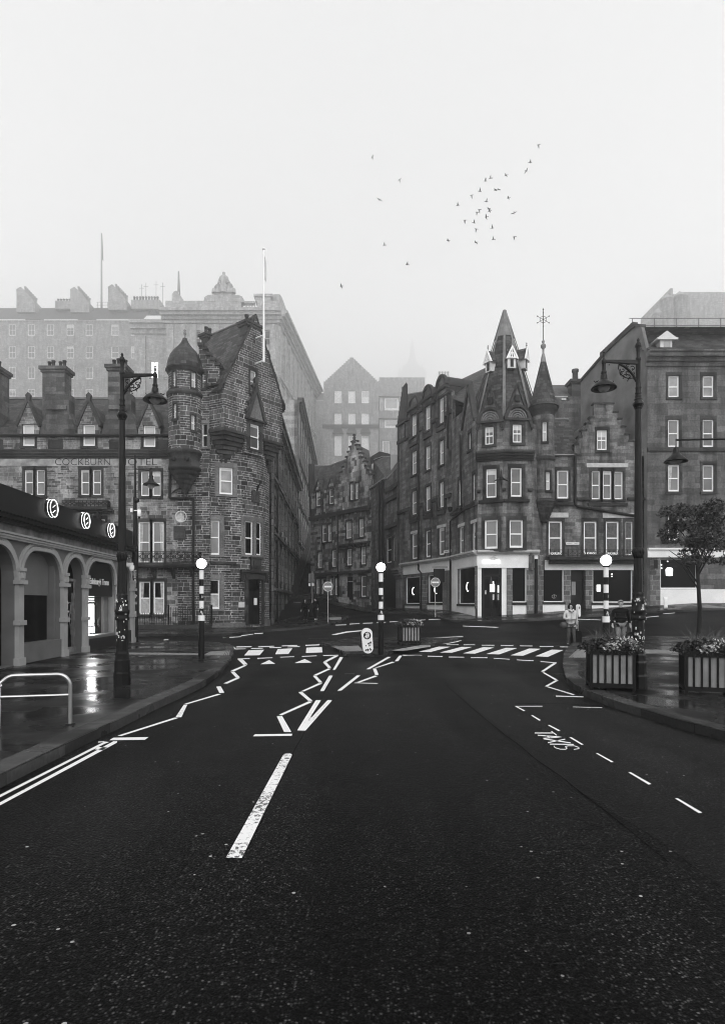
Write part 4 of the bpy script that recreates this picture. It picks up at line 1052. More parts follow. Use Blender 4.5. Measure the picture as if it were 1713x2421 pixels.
for a, b in dm:
    m_ = (a+b)/2; w = (b-a)/2+.42
    rows = [[FA.P(m_+w*math.cos(t), -o, zeA+.62+.8*math.sin(t)) for t in [i*math.pi/8 for i in range(9)]] for o in (0, 2.2)]
    mb.grid(rows)
    for sg in (-1, 1): mb.face([FA.P(m_+sg*w, 0, zeA), FA.P(m_+sg*w, 0, zeA+.6), FA.P(m_+sg*w, -2.2, zeA+.6), FA.P(m_+sg*w, -2.2, zeA)])
mb.build('dormer_roof', 'lead' and 'slate', cor)
mb = MB()
for i in range(4):
    us_ = [0]+sorted([x for a, b in dm for x in ((a+b)/2-(b-a)/2-.42, (a+b)/2+(b-a)/2+.42)])+[LA]
for a, b in zip(us_[::2], us_[1::2]): mb.box(FA, a, b, zeA-.14, zeA+.04, -.05, .2)
mb.build('gutter', 'dress', cor)
# stepped string courses of A: rise over each window head line
def stepped_string(fr, hs, zl, zh, m='dress', pad=.32):
    mb = MB(); us = [0]
    segs = []; cur = 0
    for h in sorted(hs): segs.append((cur, h[0]-pad, zh)); segs.append((h[0]-pad, h[1]+pad, zl)); cur = h[1]+pad
    segs.append((cur, fr.L, zh))
    for k, (a, b, z) in enumerate(segs):
        if b-a < .05: continue
        mb.box(fr, a, b, z-.13, z+.13, -.02, .13)
        if k: zlo, zhi = min(zl, zh), max(zl, zh); mb.box(fr, a-.06, a+.06, zlo+.13, zhi-.13, -.02, .12)
    mb.build('string_course', m, cor)
for ix, dz in (((0, 1, 2), 0), ((6, 7, 8), 0)):
    hs = [hA[i] for i in ix]; zl = min(h[2] for h in hs)-.35; stepped_string(FA, hs, zl, zl+1.0 if ix[0] else zl+.8)
# B
itB = [(ZC, (690, 708, 1195, 1345), pm), (ZD, (602, 627, 195, 430), pm), (ZD, (727, 748, 150, 385), pm), (ZD, (610, 648, 610, 850), LT), (ZD, (723, 752, 578, 818), LT)]
LB = FB.L; zeB = 12.9
hB = [hole(FB, zz, *a) for zz, a, k in itB]; shB = [hole(FB, ZD, 600, 748, 965, 1285)]
mB = (hB[0][0]+hB[0][1])/2
outB = [(0, .3), (LB, .3), (LB, 10.5), (LB-.1, 12.2), (min(mB+.9, LB-.15), zeB), (mB+.1, 15.0), (mB-.25, 15.0), (mB-1.3, zeB), (mB-1.35, 13.9), (.15, 13.9), (.15, 15.6), (0, 15.6)]
mb = MB(); wall(mb, FB, outB, hB+shB); mb.build('wall', 'ashlar', cor)
for h, (zz, a, k) in zip(hB, itB): window(cor, FB, h, **dict(k, jamb=.14))
mb = MB(); mb.prism(FB, [(mB-1.4, zeB-.1), (mB-.25, 15.15), (mB+.1, 15.15), (mB+1.0, zeB-.1), (mB+.85, zeB-.25), (mB-.07, 14.75), (mB-1.25, zeB-.25)], -.2, .12); mb.build('skew_coping', 'dress', cor)
mb = MB(); hs = hB[1:3]
zs = hs[0][2]-.3; mb.box(FB, 0, LB, zs-.14, zs+.1, -.02, .14); mb.build('string_course', 'dress', cor)
# C facets
for fr, its, side in ((FC1, [(ZC, (835, 908, 1140, 1297), dict(pane='pane_mid', bars=1, blind=.3)), (ZD, (845, 933, 105, 358), pm), (ZD, (832, 945, 550, 803), pm)], -1),
                      (FC2, [(ZC, (1077, 1155, 1118, 1280), dict(pane='pane_mid', bars=1, blind=.3)), (ZD, (1060, 1155, 95, 350), pm), (ZD, (1048, 1167, 550, 795), dict(pane='pane_mid'))], 1)):
    L = fr.L; zs_ = 12.2; za = 14.45
    hs = [(hole(fr, zz, *a), k) for zz, a, k in its]
    mb = MB(); wall(mb, fr, [(0, zfas1), (L, zfas1), (L, zs_), (L/2, za), (0, zs_)], [h for h, k in hs]); mb.build('wall', 'ashlar', cor)
    for i, (h, k) in enumerate(hs): window(cor, fr, h, **dict(k, jamb=.2, lint=.22, fw=.09))
    mb = MB(); moulding(mb, fr, -.08, L+.08, 10.05, [(.12, .1), (.12, .2), (.14, .3), (.16, .38)])
    mb.build('cornice', 'dress', cor); mb = MB()
    z = hs[1][0][2]
    for a, b in ((-.03, hs[1][0][0]-.35), (hs[1][0][1]+.35, L+.03)): mb.box(fr, a, b, z+.35, z+.5, -.02, .12)
    mb.box(fr, hs[1][0][0]-.45, hs[1][0][1]+.45, z-.3, z-.14, -.02, .14)
    mb.build('string_course', 'dress', cor)
    m_ = L/2; mb = MB()
    for sg in (-1, 1): mb.prism(fr, [(m_+sg*(L/2+.1), zs_-.2), (m_, za+.22), (m_, za-.05), (m_+sg*(L/2-.02), zs_-.38)], -.35, .13)
    mb.build('skew_coping', 'dress', cor)
    mb = MB(); zw = hs[0][0][3]+.32; wd = .62   # fan tympanum
    mb.box(fr, m_-.8, m_+.8, zw-.12, zw+.02, -.02, .2)
    arc = lambda r, n=12: [(m_+r*math.cos(t), zw+.04+r*1.0*math.sin(t)) for t in [i*math.pi/n for i in range(n+1)]]
    mb.prism(fr, arc(.78)+arc(.62)[::-1], -.02, .16)
    mb.build('window_hood', 'dress', cor)
    mb = MB()
    for r in (.55, .42, .29, .16): mb.prism(fr, arc(r)+arc(r-.07)[::-1], .0, .08)
    mb.box(fr, m_-.6, m_+.6, zw+.02, zw+.06, 0, .09); mb.build('fan_carving', 'dressl', cor)
    mb = MB(); mb.box(fr, m_-.16, m_+.16, zw+1.0, zw+1.4, 0, .1); mb.build('carved_shield', 'door', cor)
# winged star lamp bracket on the corner
mb = MB(); c = Vector((PV[0]-.15, PV[1]-.25, zat(1080+185/3.69, 35.7)))
for a in (90, 205, 335, 270): mb.tube([c, c+Vector((math.cos(R(a)), -.1, math.sin(R(a))))*(.5 if a != 270 else .6)], .09, 5, r2=.01)
mb.lathe((c.x, c.y), [(0, c.z-.15), (.14, c.z), (0, c.z+.15)], 8); mb.build('star_bracket', 'cast', cor)
# spire: octagonal slate pyramid with lead rolls
sx, sy = 9.09, 39.0; zap = 20.47; rs = .297; z0 = 11.6
oc = lambda k, z, ex=0: Vector((sx+((zap-z)*rs+ex)*math.sin(R(-14+45*k)), sy-((zap-z)*rs+ex)*math.cos(R(-14+45*k)), z))
mb = MB()
for k in range(8): mb.face([oc(k, z0), oc(k+1, z0), oc(k+1, zap-.05), oc(k, zap-.05)])
spi = mb.build('spire', 'slate', cor)
mb = MB()
for k in range(8):
    a, b = oc(k, z0, .02), oc(k, zap-.1, .02)
    t = Vector((math.cos(R(-14+45*k)), math.sin(R(-14+45*k)), 0)); o_ = Vector((math.sin(R(-14+45*k)), -math.cos(R(-14+45*k)), .3))
    for w0, w1 in ((-.11, -.015), (.015, .11)):
        q = [a+t*w0+o_*.03, a+t*w1+o_*.05, b+t*w1*.5+o_*.05, b+t*w0*.5+o_*.03]; mb.face(q)
    mb.tube([a+o_*.06, b+o_*.03], .03, 5)
zc = zap-1.9
mb.lathe((sx, sy), [(rs*1.9+.06, zc-.04), (rs*1.9+.1, zc), (rs*1.9+.03, zc+.06)], 8, rot=R(-14-90))
for k in range(8): mb.face([oc(k, zc+.02, .05), oc(k+1, zc+.02, .05), oc(k+1, zap, .0), oc(k, zap, .0)])
mb.build('lead_rolls', 'lead', spi)
def lucarne(ang, zl, rad, finial=True):
    q_ = .62
    d = Vector((math.sin(R(ang)), -math.cos(R(ang)), 0)); t = Vector((-d.y, d.x, 0))
    c = Vector((sx, sy, 0))+d*rad
    fr = Pl((c-t*.31).xy, (c+t*.31).xy); fr.n = Vector((d.x, d.y)); hh = .62; pt = .72
    mb = MB(); mb.box(fr, .05, .57, zl, zl+hh, -.7, 0); lu = mb.build('lucarne', 'offwhite', spi)
    mb = MB(); mb.box(fr, .21, .41, zl+.07, zl+hh-.06, .0, .012); mb.build('louvre', 'door', lu)
    mb = MB()
    for sg in (-1, 1): mb.prism(fr, [(.31+sg*.4, zl+hh-.08), (.31, zl+hh+pt+.05), (.31, zl+hh+pt-.12), (.31+sg*.3, zl+hh-.08)], .02, .12)
    for sg in (-1, 1): mb.prism(fr, [(.31+sg*.25, zl+hh), (.31+sg*.08, zl+hh+.36), (.31+sg*.03, zl+hh+.33), (.31+sg*.13, zl+hh)], .03, .08)
    mb.box(fr, .0, .62, zl+hh-.03, zl+hh+.04, .0, .1); mb.box(fr, .285, .335, zl+hh, zl+hh+pt-.1, .03, .08); mb.build('bargeboard', 'white', lu)
    mb = MB()
    for sg in (-1, 1): mb.face([fr.P(.31+sg*.38, .05, zl+hh-.08), fr.P(.31, .05, zl+hh+pt), fr.P(.31, -1.1, zl+hh+pt), fr.P(.31+sg*.38, -1.1, zl+hh-.08)])
    mb.face([fr.P(0, -.0, zl+hh), fr.P(.62, 0, zl+hh), fr.P(.31, 0, zl+hh+pt-.08)])
    mb.build('lucarne_roof', 'slate', lu)
    p = fr.P(.31, .02, zl+hh+pt); mb = MB(); mb.lathe((p.x, p.y), [(.03, p.z-.05), (.02, p.z+.1), (.06, p.z+.16), (.02, p.z+.22), (.045, p.z+.28), (0, p.z+.36)], 8); mb.build('finial', 'lead', lu)
lucarne(5, 16.15, 1.42); lucarne(-58, 16.15, 1.42); lucarne(56, 16.3, 1.42); lucarne(160, 16.2, 1.42)
fr = Pl(PD, (10.95, 36.85)); mb = MB(); wall(mb, fr, [(0, 3.6), (fr.L, 3.6), (fr.L, 12.4), (0, 12.2)]); mb.build('wall', 'ashlar', cor)
fr = Pl((10.42, 36.22), (10.95, 36.85)); mb = MB(); wall(mb, fr, [(0, .3), (fr.L, .3), (fr.L, 4.6), (0, 4.6)]); mb.build('wall', 'block', cor)
# conical turret
tx_, ty_ = 10.9, 36.75; TT = Cy((tx_, ty_), .64)
th = [hole(TT, ZC, 1335, 1375, 1097, 1268), hole(TT, ZD, 1367, 1405, 130, 290)]
mb = MB(); cwall(mb, TT, -math.pi*.64, math.pi*.64, 7.75, 12.9, th, .12, .1); tu = mb.build('turret', 'ashlar', cor)
for h in th: window(tu, TT, h, 'pane_light', rec=.08, fw=.045, jamb=.08, lint=.12)
z = 12.85; mb = MB(); mb.lathe((tx_, ty_), [(.64, z), (.66, z+.1), (.8, z+.3), (.84, z+.36), (.84, z+.5), (.86, z+.58)], 28); mb.build('turret_eaves', 'dress', tu); mb = MB()
mb.lathe((tx_, ty_), [(.64, zat(1083, 36)-.1), (.7, zat(1083, 36)), (.7, zat(1083, 36)+.15), (.64, zat(1083, 36)+.2)], 28); mb.build('string_course', 'dress', tu); mb = MB()
z = 7.78; pr = [(.64, z+.1), (.72, z), (.72, z-.12)]; r_ = .7
for k in range(5): pr += [(r_, z-.12-k*.2), (r_, z-.24-k*.2), (r_-.06, z-.3-k*.2)]; r_ -= .08
pr += [(.28, z-1.15), (.26, z-1.3), (0, z-1.3)]
mb.lathe((tx_, ty_), pr, 28); mb.build('corbel', 'dress', tu)
zc1 = zat(826, 36.9); mb = MB(); mb.lathe((tx_, ty_), [(.92, 13.4), (.8, 13.55), (.16, zc1-.8), (0.1, zc1-.45)], 30); mb.build('cone_roof', 'slate', tu)
mb = MB(); mb.lathe((tx_, ty_), [(.18, zc1-.85), (.1, zc1-.4), (.06, zc1-.3), (.06, zc1-.05), (.16, zc1+.08), (.16, zc1+.2), (.05, zc1+.3), (.1, zc1+.42), (.04, zc1+.5)], 10); mb.build('finial', 'lead', tu)
mb = MB(); mb.tube([(tx_, ty_, zc1+.4), (tx_, ty_, zc1+2.3)], .022, 6); zc2 = zc1+1.75
pts = [(tx_+.2*math.cos(t), ty_, zc2+.2*math.sin(t)) for t in [i*math.pi/8 for i in range(17)]]; mb.tube(pts, .014, 5)
for k in range(6):
    a = R(60*k+30); mb.tube([(tx_, ty_, zc2), (tx_+.38*math.cos(a), ty_, zc2+.38*math.sin(a))], .013, 5)
    p = (tx_+.4*math.cos(a), ty_, zc2+.4*math.sin(a)); mb.lathe((p[0], p[1]), [(0, p[2]-.05), (.045, p[2]), (0, p[2]+.05)], 6)
for z in (zc2+.62, zc2): mb.lathe((tx_, ty_), [(0, z-.06), (.055, z), (0, z+.06)], 6)
mb.build('weathervane', 'black', tu)
# D wing
itD = [(ZF, (300, 422, 142, 447), dict(pane='pane_mid')), (ZF, (667, 757, 150, 455), pm), (ZF, (788, 880, 150, 455), pm), (ZF, (910, 1000, 155, 455), pm),
       (ZF, (208, 355, 685, 1045), dict(pane='pane_dark', curtain=('f',))), (ZF, (582, 722, 688, 1040), dict(pane='pane_dark', curtain=('f',))), (ZF, (818, 958, 688, 1045), dict(pane='pane_dark', curtain=('f',))), (ZF, (1027, 1105, 690, 1050), dict(pane='pane_dark', curtain=('f',))),
       (ZE, (725, 832, 1518, 1735), dict(pane='pane_mid', bars=1))]
hD = [hole(FD, zz, *a) for zz, a, k in itD]
uD = lambda px: FD.uz(px, 1200)[0]; zD = lambda py: zat(py, 36.8)
outD = [(0, zfas0-.1), (FD.L, zfas0-.1)]
Ls = [(1496, 1044), (1486, 1044), (1486, 1028), (1477, 1028), (1477, 1010), (1468, 1010), (1468, 992), (1459, 992), (1459, 976), (1449, 976), (1449, 955), (1403, 955), (1403, 988), (1394, 988), (1394, 1002), (1385, 1002), (1385, 1018), (1375, 1018), (1375, 1034), (1366, 1034), (1366, 1052), (1358, 1052)]
outD += [(FD.L, zD(1060)), (uD(1500), zD(1060))]+[(uD(a), zD(b)) for a, b in Ls]+[(uD(1358), zD(1076)), (0, zD(1076))]
mb = MB(); wall(mb, FD, outD, hD); mb.build('wall', 'ashlar', cor)
for h, (zz, a, k) in zip(hD, itD): window(cor, FD, h, **dict(k, fw=.1, jamb=.14))
mb = MB()
for hs in (hD[1:4],): mb.box(FD, hs[0][0]-.3, hs[-1][1]+.3, hs[0][3]+.0+.21, hs[0][3]+.46, -.02, .05)
mb.box(FD, hD[4][0]-.2, hD[4][1]+.35, hD[4][3]+.21, hD[4][3]+.5, -.02, .05); mb.box(FD, hD[6][0]-.2, hD[7][1]+.1, hD[6][3]+.21, hD[6][3]+.5, -.02, .05); mb.build('pale_lintel', 'lintel', cor)
mb = MB(); z = hD[0][2]-.2
mb.box(FD, .7, uD(1362), z-.22, z-.02, -.02, .14); mb.box(FD, uD(1362), uD(1392), z+.1, z+.26, -.02, .14); mb.box(FD, hD[1][0]-.25, hD[3][1]+.25, z-.25, z-.06, -.02, .14); mb.box(FD, hD[3][1]+.25, FD.L, z+.1, z+.26, -.02, .14)
mb.build('string_course', 'dress', cor)
mb = MB()
for (a, b), (c, d) in zip(Ls, Ls[1:]):
    if b == d: mb.box(FD, min(uD(a), uD(c))-.05, max(uD(a), uD(c))+.05, zD(b), zD(b)+.1, -.35, .06)
mb.build('crowsteps', 'dress', cor)
mb = MB(); zz_ = zD(1076); u0, u1 = uD(1306), uD(1372); mb.face([FD.P(u0, .1, zz_), FD.P(u1, .1, zz_), FD.P(u1, -2.2, zat(992, 39)), FD.P(u0, -2.2, zat(992, 39))]); mb.build('roof', 'slate', cor)
mb = MB(); mb.box(FD, u0, u1, zat(992, 39), zat(992, 39)+.1, -2.3, -2.15); mb.tube([FD.P(u0-.1, .16, zz_-.02), FD.P(uD(1354), .16, zz_-.02)], .05, 6); mb.build('ridge', 'lead', cor)
mb = MB(); mb.face([FD.P(uD(1374), -.3, zD(1052)), FD.P(uD(1426), -.3, zD(966)), FD.P(uD(1426), -6, zD(966)), FD.P(uD(1374), -6, zD(1052))]); mb.face([FD.P(uD(1492), -.3, zD(1052)), FD.P(uD(1426), -.3, zD(966)), FD.P(uD(1426), -6, zD(966)), FD.P(uD(1492), -6, zD(1052))]); mb.build('roof', 'slate', cor)
# iron balcony along D
zb = zF = zat(1080+1060/4.511, 36.0); zb1 = zat(1080+990/4.511, 36.0)
mb = MB(); u0, u1 = uD(1270)+.2, FD.L-.5; mb.box(FD, .2, u1, zb-.2, zb-.02, -.02, .75); mb.box(FD, .3, u1-.1, zb-.42, zb-.2, -.02, .5); bal = mb.build('balcony', 'dress', cor)
mb = MB(); n = 5
for k in range(n+1):
    u = .2+(u1-.25)*k/n; mb.box(FD, u-.025, u+.025, zb, zb1+.05, .67, .72)
for k in range(n):
    a, b = .2+(u1-.25)*k/n, .2+(u1-.25)*(k+1)/n; q = (b-a)/4
    for j in range(4):
        mb.tube([FD.P(a+j*q, .7, zb+.05), FD.P(a+(j+1)*q, .7, zb1-.08)], .012, 4); mb.tube([FD.P(a+(j+1)*q, .7, zb+.05), FD.P(a+j*q, .7, zb1-.08)], .012, 4)
        mb.tube([FD.P(a+j*q, .7, zb), FD.P(a+j*q, .7, zb1)], .012, 4)
for z in (zb+.04, zb1-.07, zb1): mb.box(FD, .2, u1-.05, z-.012, z+.012, .69, .71)
mb.build('balustrade', 'black', bal)
mb = MB(); u = uD(1352.7); z = zat(1080+925/4.511, 36.8); mb.box(FD, u-.39, u+.39, z-.07, z+.07, 0, .04); sg = mb.build('street_nameplate', 'plate', cor)
text_obj('lettering', 'MARKET STREET', .1, FD, u, z, .042, 'black', sg, .002, sx=.95)
mb = MB(); h = (FA.uz(*ZD(477, 825))[0], FA.uz(*ZD(543, 825))[0]); z = FA.uz(*ZD(510, 825))[1]; mb.box(FA, h[0], h[1], z-.09, z+.09, 0, .04); sg = mb.build('street_nameplate', 'plate', cor)
text_obj('lettering', 'COCKBURN STREET', .12, FA, (h[0]+h[1])/2, z, .042, 'black', sg, .002, sx=.8)
# diagonal waste pipe on D and main pipes
downpipe(cor, [FD.P(uD(1357), .12, zD(1080)), FD.P(uD(1357), .12, zD(1194)), FD.P(uD(1362), .12, zD(1198)), FD.P(uD(1497), .12, zD(1220))], .09)
pA = lambda x, y: FA.P(FA.uz(*ZD(x, y))[0], .14, FA.uz(*ZD(x, y))[1])
pC = lambda x, y: FA.P(FA.uz(*ZC(x, y))[0], .14, FA.uz(*ZC(x, y))[1])
downpipe(cor, [pC(262, 985), pC(268, 1300), pA(268, 300), pA(268, 870), pA(268, 985), pA(292, 1015), pA(290, 1365)], .06)
downpipe(cor, [pC(150, 1075), pC(150, 1270)], .06); downpipe(cor, [pC(522, 860), pC(522, 1330)], .06)
pB = lambda x, y, z=ZD: FB.P(FB.uz(*z(x, y))[0], .14, FB.uz(*z(x, y))[1])
downpipe(cor, [pB(635, 1210, ZC), pB(640, 200), pB(650, 480), pB(560, 550), pB(548, 560), pB(548, 1400)], .06)
mb = MB(); p = pB(546, 455); mb.lathe((p.x, p.y), [(.06, p.z-.2), (.16, p.z), (.16, p.z+.12)], 8); mb.build('hopper', 'pipe', cor)
pg = lambda px, py, o=.12: FCg.P(FCg.uz(px, py)[0], o, FCg.uz(px, py)[1])
downpipe(cor, [pg(1266, 1322), pg(1265.5, 1456)], .1)
# shopfront
def shop(fr, u0, u1, opens, ztop, items=None, mat='cream'):
    pass
zsA = lambda u: g(*FA.P(u, 0, 0).xy)
# cream band (fascia) with a cornice on top
for fr, a, b in ((FA, FA.uz(952, 1340)[0], LA), (FB, 0, LB), (FCg, 0, FCg.L)):
    mb = MB(); mb.box(fr, a, b, 3.85 if fr is not FCg else 3.72, 4.5, -.02, .05); mb.build('shop_fascia', 'cream', cor)
    mb = MB(); moulding(mb, fr, a-.05, b+.05, 4.5, [(.08, .14), (.08, .24), (.08, .34), (.04, .28)]); mb.build('shop_cornice', 'lintel', cor)
mb = MB(); mb.box(FD, .1, uD(1498), 3.62, 4.15, -.02, .06); mb.box(FD, .1, uD(1498), 4.15, 4.22, -.02, .1); mb.build('shop_fascia', 'cream', cor)
def shopwin(fr, h, glow=None):
    mb = MB(); a, b, c, d = h; f = .06
    for q in ((a, a+f, c, d), (b-f, b, c, d), (a+f, b-f, c, c+f), (a+f, b-f, d-f, d)): mb.box(fr, q[0], q[1], q[2], q[3], -.16, -.08)
    w = mb.build('shop_window', 'white', cor)
    mb = MB(); mb.face([fr.P(a, -.15, c), fr.P(b, -.15, c), fr.P(b, -.15, d), fr.P(a, -.15, d)]); mb.build('pane', 'pane_dark', w)
    mb = MB(); mb.box(fr, a-.06, b+.06, c-.14, c, -.1, .1); mb.build('sill', 'dress', w)
    return w
for h in shA+shB:
    fr = FA if h in shA else FB; w = shopwin(fr, h)
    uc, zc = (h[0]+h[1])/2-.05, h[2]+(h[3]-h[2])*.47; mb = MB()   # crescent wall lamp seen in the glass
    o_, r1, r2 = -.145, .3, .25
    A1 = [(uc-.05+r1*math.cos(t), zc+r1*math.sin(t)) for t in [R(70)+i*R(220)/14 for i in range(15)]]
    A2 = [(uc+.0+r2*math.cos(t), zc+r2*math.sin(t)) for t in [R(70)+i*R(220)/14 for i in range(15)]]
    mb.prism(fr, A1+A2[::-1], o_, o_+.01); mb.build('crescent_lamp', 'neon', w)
# plinth, pilasters of A/B
for fr, hs, mat in ((FA, shA, 'cream'), (FB, shB, 'cream')):
    for h in hs:
        u = (h[0]+h[1])/2; gr = g(*fr.P(u, 0, 0).xy); mb = MB(); mb.box(fr, h[0]-.02, h[1]+.02, gr-.2, h[2]-.14, -.05, .04); mb.build('stall_riser', 'cream', cor)
mb = MB(); u = FA.uz(1003, 1400)[0]
for a, b in ((shA[0][1]+.04, shA[1][0]-.04),): mb.box(FA, a, b, .3, 3.85, -.02, .06); mb.build('shop_pier', 'block', cor)
mb = MB(); mb.box(FA, shA[1][1]+.04, LA, .3, 3.85, -.02, .05); mb.build('shop_pier', 'dressl', cor)
mb = MB(); a0 = FA.uz(938, 1400)[0]; mb.box(FA, a0, FA.uz(950, 1400)[0], .6, 3.6, -.02, .12)
for k in range(4): mb.box(FA, a0-.05, FA.uz(953, 1350)[0]+.05, 3.6+k*.22, 3.78+k*.22, -.02, .2+.12*k)
mb.build('entrance_pilaster', 'dressl', cor)
mb = MB(); mb.box(FB, shB[0][1]+.05, LB-.05, 1.3, 3.85, -.02, .05); mb.build('shop_pier', 'block', cor)
mb = MB(); mb.box(FB, 0, shB[0][0]-.06, .3, 3.85, -.02, .045); mb.build('shop_pier', 'cream', cor)
# front C ground floor: door and narrow window
ug = lambda x: FCg.uz(*ZD(x, 1200))[0]; zg = lambda y: zat(1080+y/3.691, 36.3)
hd = (ug(803), ug(980), .62, zg(945)); hw_ = (ug(1073), ug(1195), zg(1270), zg(948))
mb = MB(); wall(mb, FCg, [(0, .3), (FCg.L, .3), (FCg.L, 4.5), (0, 4.5)], [(hd[0], hd[1], .31, hd[3]), hw_], .35); mb.build('shop_wall', 'cream', cor)
mb = MB(); a, b, c, d = hd; zt = zg(1045)
mb.box(FCg, a, a+.16, c-.1, d, -.3, -.1); mb.box(FCg, b-.12, b, c-.1, d, -.3, -.1); mb.box(FCg, a+.16, b-.12, zt, zt+.12, -.3, -.1); mb.box(FCg, a+.16, b-.12, d-.1, d, -.3, -.1)
um = (a+b)/2; mb.box(FCg, a+.16, um-.01, c, zt, -.3, -.22); mb.box(FCg, um+.01, b-.12, c, zt, -.3, -.22)
dd = mb.build('shop_door', 'door', cor)
mb = MB(); mb.face([FCg.P(a+.16, -.25, zt+.12), FCg.P(b-.12, -.25, zt+.12), FCg.P(b-.12, -.25, d-.1), FCg.P(a+.16, -.25, d-.1)])
for p, q in ((a+.24, um-.09), (um+.09, b-.2)): mb.box(FCg, p, q, c+.7, zt-.15, -.22, -.215)
mb.build('door_glass', 'pane_dark', dd)
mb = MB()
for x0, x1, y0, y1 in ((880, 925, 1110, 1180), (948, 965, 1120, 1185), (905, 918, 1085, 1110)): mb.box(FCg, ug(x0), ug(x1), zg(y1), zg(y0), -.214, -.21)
mb.build('lit_interior_reflection', 'reflglow', dd)  # glowing panels stand in for lights reflected in the door glass
mb = MB()
for x0, x1, y0, y1 in ((905, 920, 1200, 1250), (948, 965, 1200, 1250), (838, 850, 1165, 1200)): mb.box(FCg, ug(x0), ug(x1), zg(y1), zg(y0), -.209, -.205)
mb.build('door_notice', 'sticker', dd)
h = hw_; mb = MB(); f = .05
for q in ((h[0], h[0]+.02, h[2], h[3]), (h[1]-f, h[1], h[2], h[3]), (h[0]+.02, h[1]-f, h[2], h[2]+f)): mb.box(FCg, q[0], q[1], q[2], q[3], -.16, -.08)
w = mb.build('shop_window', 'white', cor); mb = MB(); mb.face([FCg.P(h[0], -.15, h[2]), FCg.P(h[1], -.15, h[2]), FCg.P(h[1], -.15, h[3]), FCg.P(h[0], -.15, h[3])]); mb.build('pane', 'pane_dark', w)
mb = MB(); mb.box(FCg, h[0]-.03, h[1]+.03, h[2]-.15, h[2], -.05, .08); mb.build('sill', 'dress', w)
for x0, x1 in ((1022, 1073), (1195, 1262), (1285, 1300)):
    mb = MB(); mb.box(FCg, ug(x0), ug(x1), .5, 3.72, -.02, .05); mb.build('shop_pier', 'block', cor)
# sign above the door: lit script roundel and word
mb = MB(); mb.box(FCg, ug(815), ug(960), zg(932), zg(905), .05, .12); s_ = mb.build('shop_sign', 'neon', cor)
mb = MB(); cxu, cz_ = ug(905), zg(888); pts = [FCg.P(cxu+.17*math.cos(t), .1, cz_+.14*math.sin(t)) for t in [i*math.pi/8 for i in range(15)]]; mb.tube(pts, .03, 6)
mb.tube([FCg.P(cxu+.02, .1, cz_-.2), FCg.P(cxu+.06, .1, cz_+.17), FCg.P(cxu+.24, .1, cz_+.2), FCg.P(cxu+.2, .1, cz_)], .025, 6); mb.build('sign_emblem', 'plate', s_)
# D ground floor
hDg = [hole(FD, ZF, 135, 372, 1160, 1550), hole(FD, ZF, 677, 1105, 1165, 1555)]; hDd = hole(FD, ZF, 447, 603, 1160, 1650)
mb = MB(); wall(mb, FD, [(0, .5), (FD.L, .8), (FD.L, 3.65), (0, 3.65)], hDg+[(hDd[0], hDd[1], 1.05, hDd[3]-.02)], .35); mb.build('shop_wall', 'block', cor)
for h in hDg:
    w = shopwin(FD, h); mb = MB(); mb.box(FD, h[0]-.05, h[1]+.05, .6, h[2]-.14, -.02, .05); mb.build('stall_riser', 'cream', cor)
wl2 = w; mb = MB(); u0, u1, z0, z1 = hDg[1]
for x, y, w_, hh in ((752, 1400, 42, 70), (832, 1385, 22, 62)): mb.box(FD, uD(1250+(x-w_/2)/4.511), uD(1250+(x+w_/2)/4.511), zD(1080+(y+hh/2)/4.511), zD(1080+(y-hh/2)/4.511), -.148, -.14)
mb.build('lit_poster', 'litwin', wl2)
mb = MB()
for x, y in ((295, 1168), (680, 1172), (1018, 1172), (893, 1250), (893, 1275)): mb.box(FD, uD(1250+(x-6)/4.511), uD(1250+(x+6)/4.511), zD(1080+(y+5)/4.511), zD(1080+(y-5)/4.511), -.148, -.12)
mb.build('ceiling_spots', 'neon', cor)
mb = MB(); a, b, c, d = hDd; mb.box(FD, a, b, 1.0, d, -.34, -.3); mb.box(FD, a, a+.1, 1, d, -.3, -.2); mb.box(FD, b-.1, b, 1, d, -.3, -.2); mb.box(FD, a+.1, b-.1, 3.0, 3.1, -.3, -.2); dd = mb.build('shop_door', 'door', cor)
mb = MB(); mb.box(FD, uD(1250+455/4.511), uD(1250+515/4.511), zD(1080+1475/4.511), zD(1080+1330/4.511), -.3, -.29); mb.build('door_glass', 'pane_mid', dd)
mb = MB(); a, b = uD(1250+252/4.511), uD(1250+300/4.511); zc = zD(1080+1490/4.511)
pts = [FD.P((a+b)/2+.14*math.cos(t), -.143, zc+.1*math.sin(t)) for t in [i*math.pi/8 for i in range(15)]]; mb.tube(pts, .012, 5); mb.tube([FD.P((a+b)/2-.03, -.143, zc-.14), FD.P((a+b)/2+.02, -.143, zc+.12)], .012, 5)
mb.build('window_emblem', 'offwhite', cor)
# hanging sign on the Cockburn Street side
mb = MB(); c = FA.P(FA.uz(*ZD(508, 1000))[0], 0, 0); zt = FA.uz(*ZD(470, 968))[1]; fr = Pl((c.x-1.1, c.y-.3), (c.x-.05, c.y-.3))
mb.box(fr, 0, 1.05, zt-.03, zt+.02, -.02, .02); mb.box(fr, .1, .85, zt-1.05, zt-.12, -.03, .03); mb.build('hanging_sign', 'cast', cor)
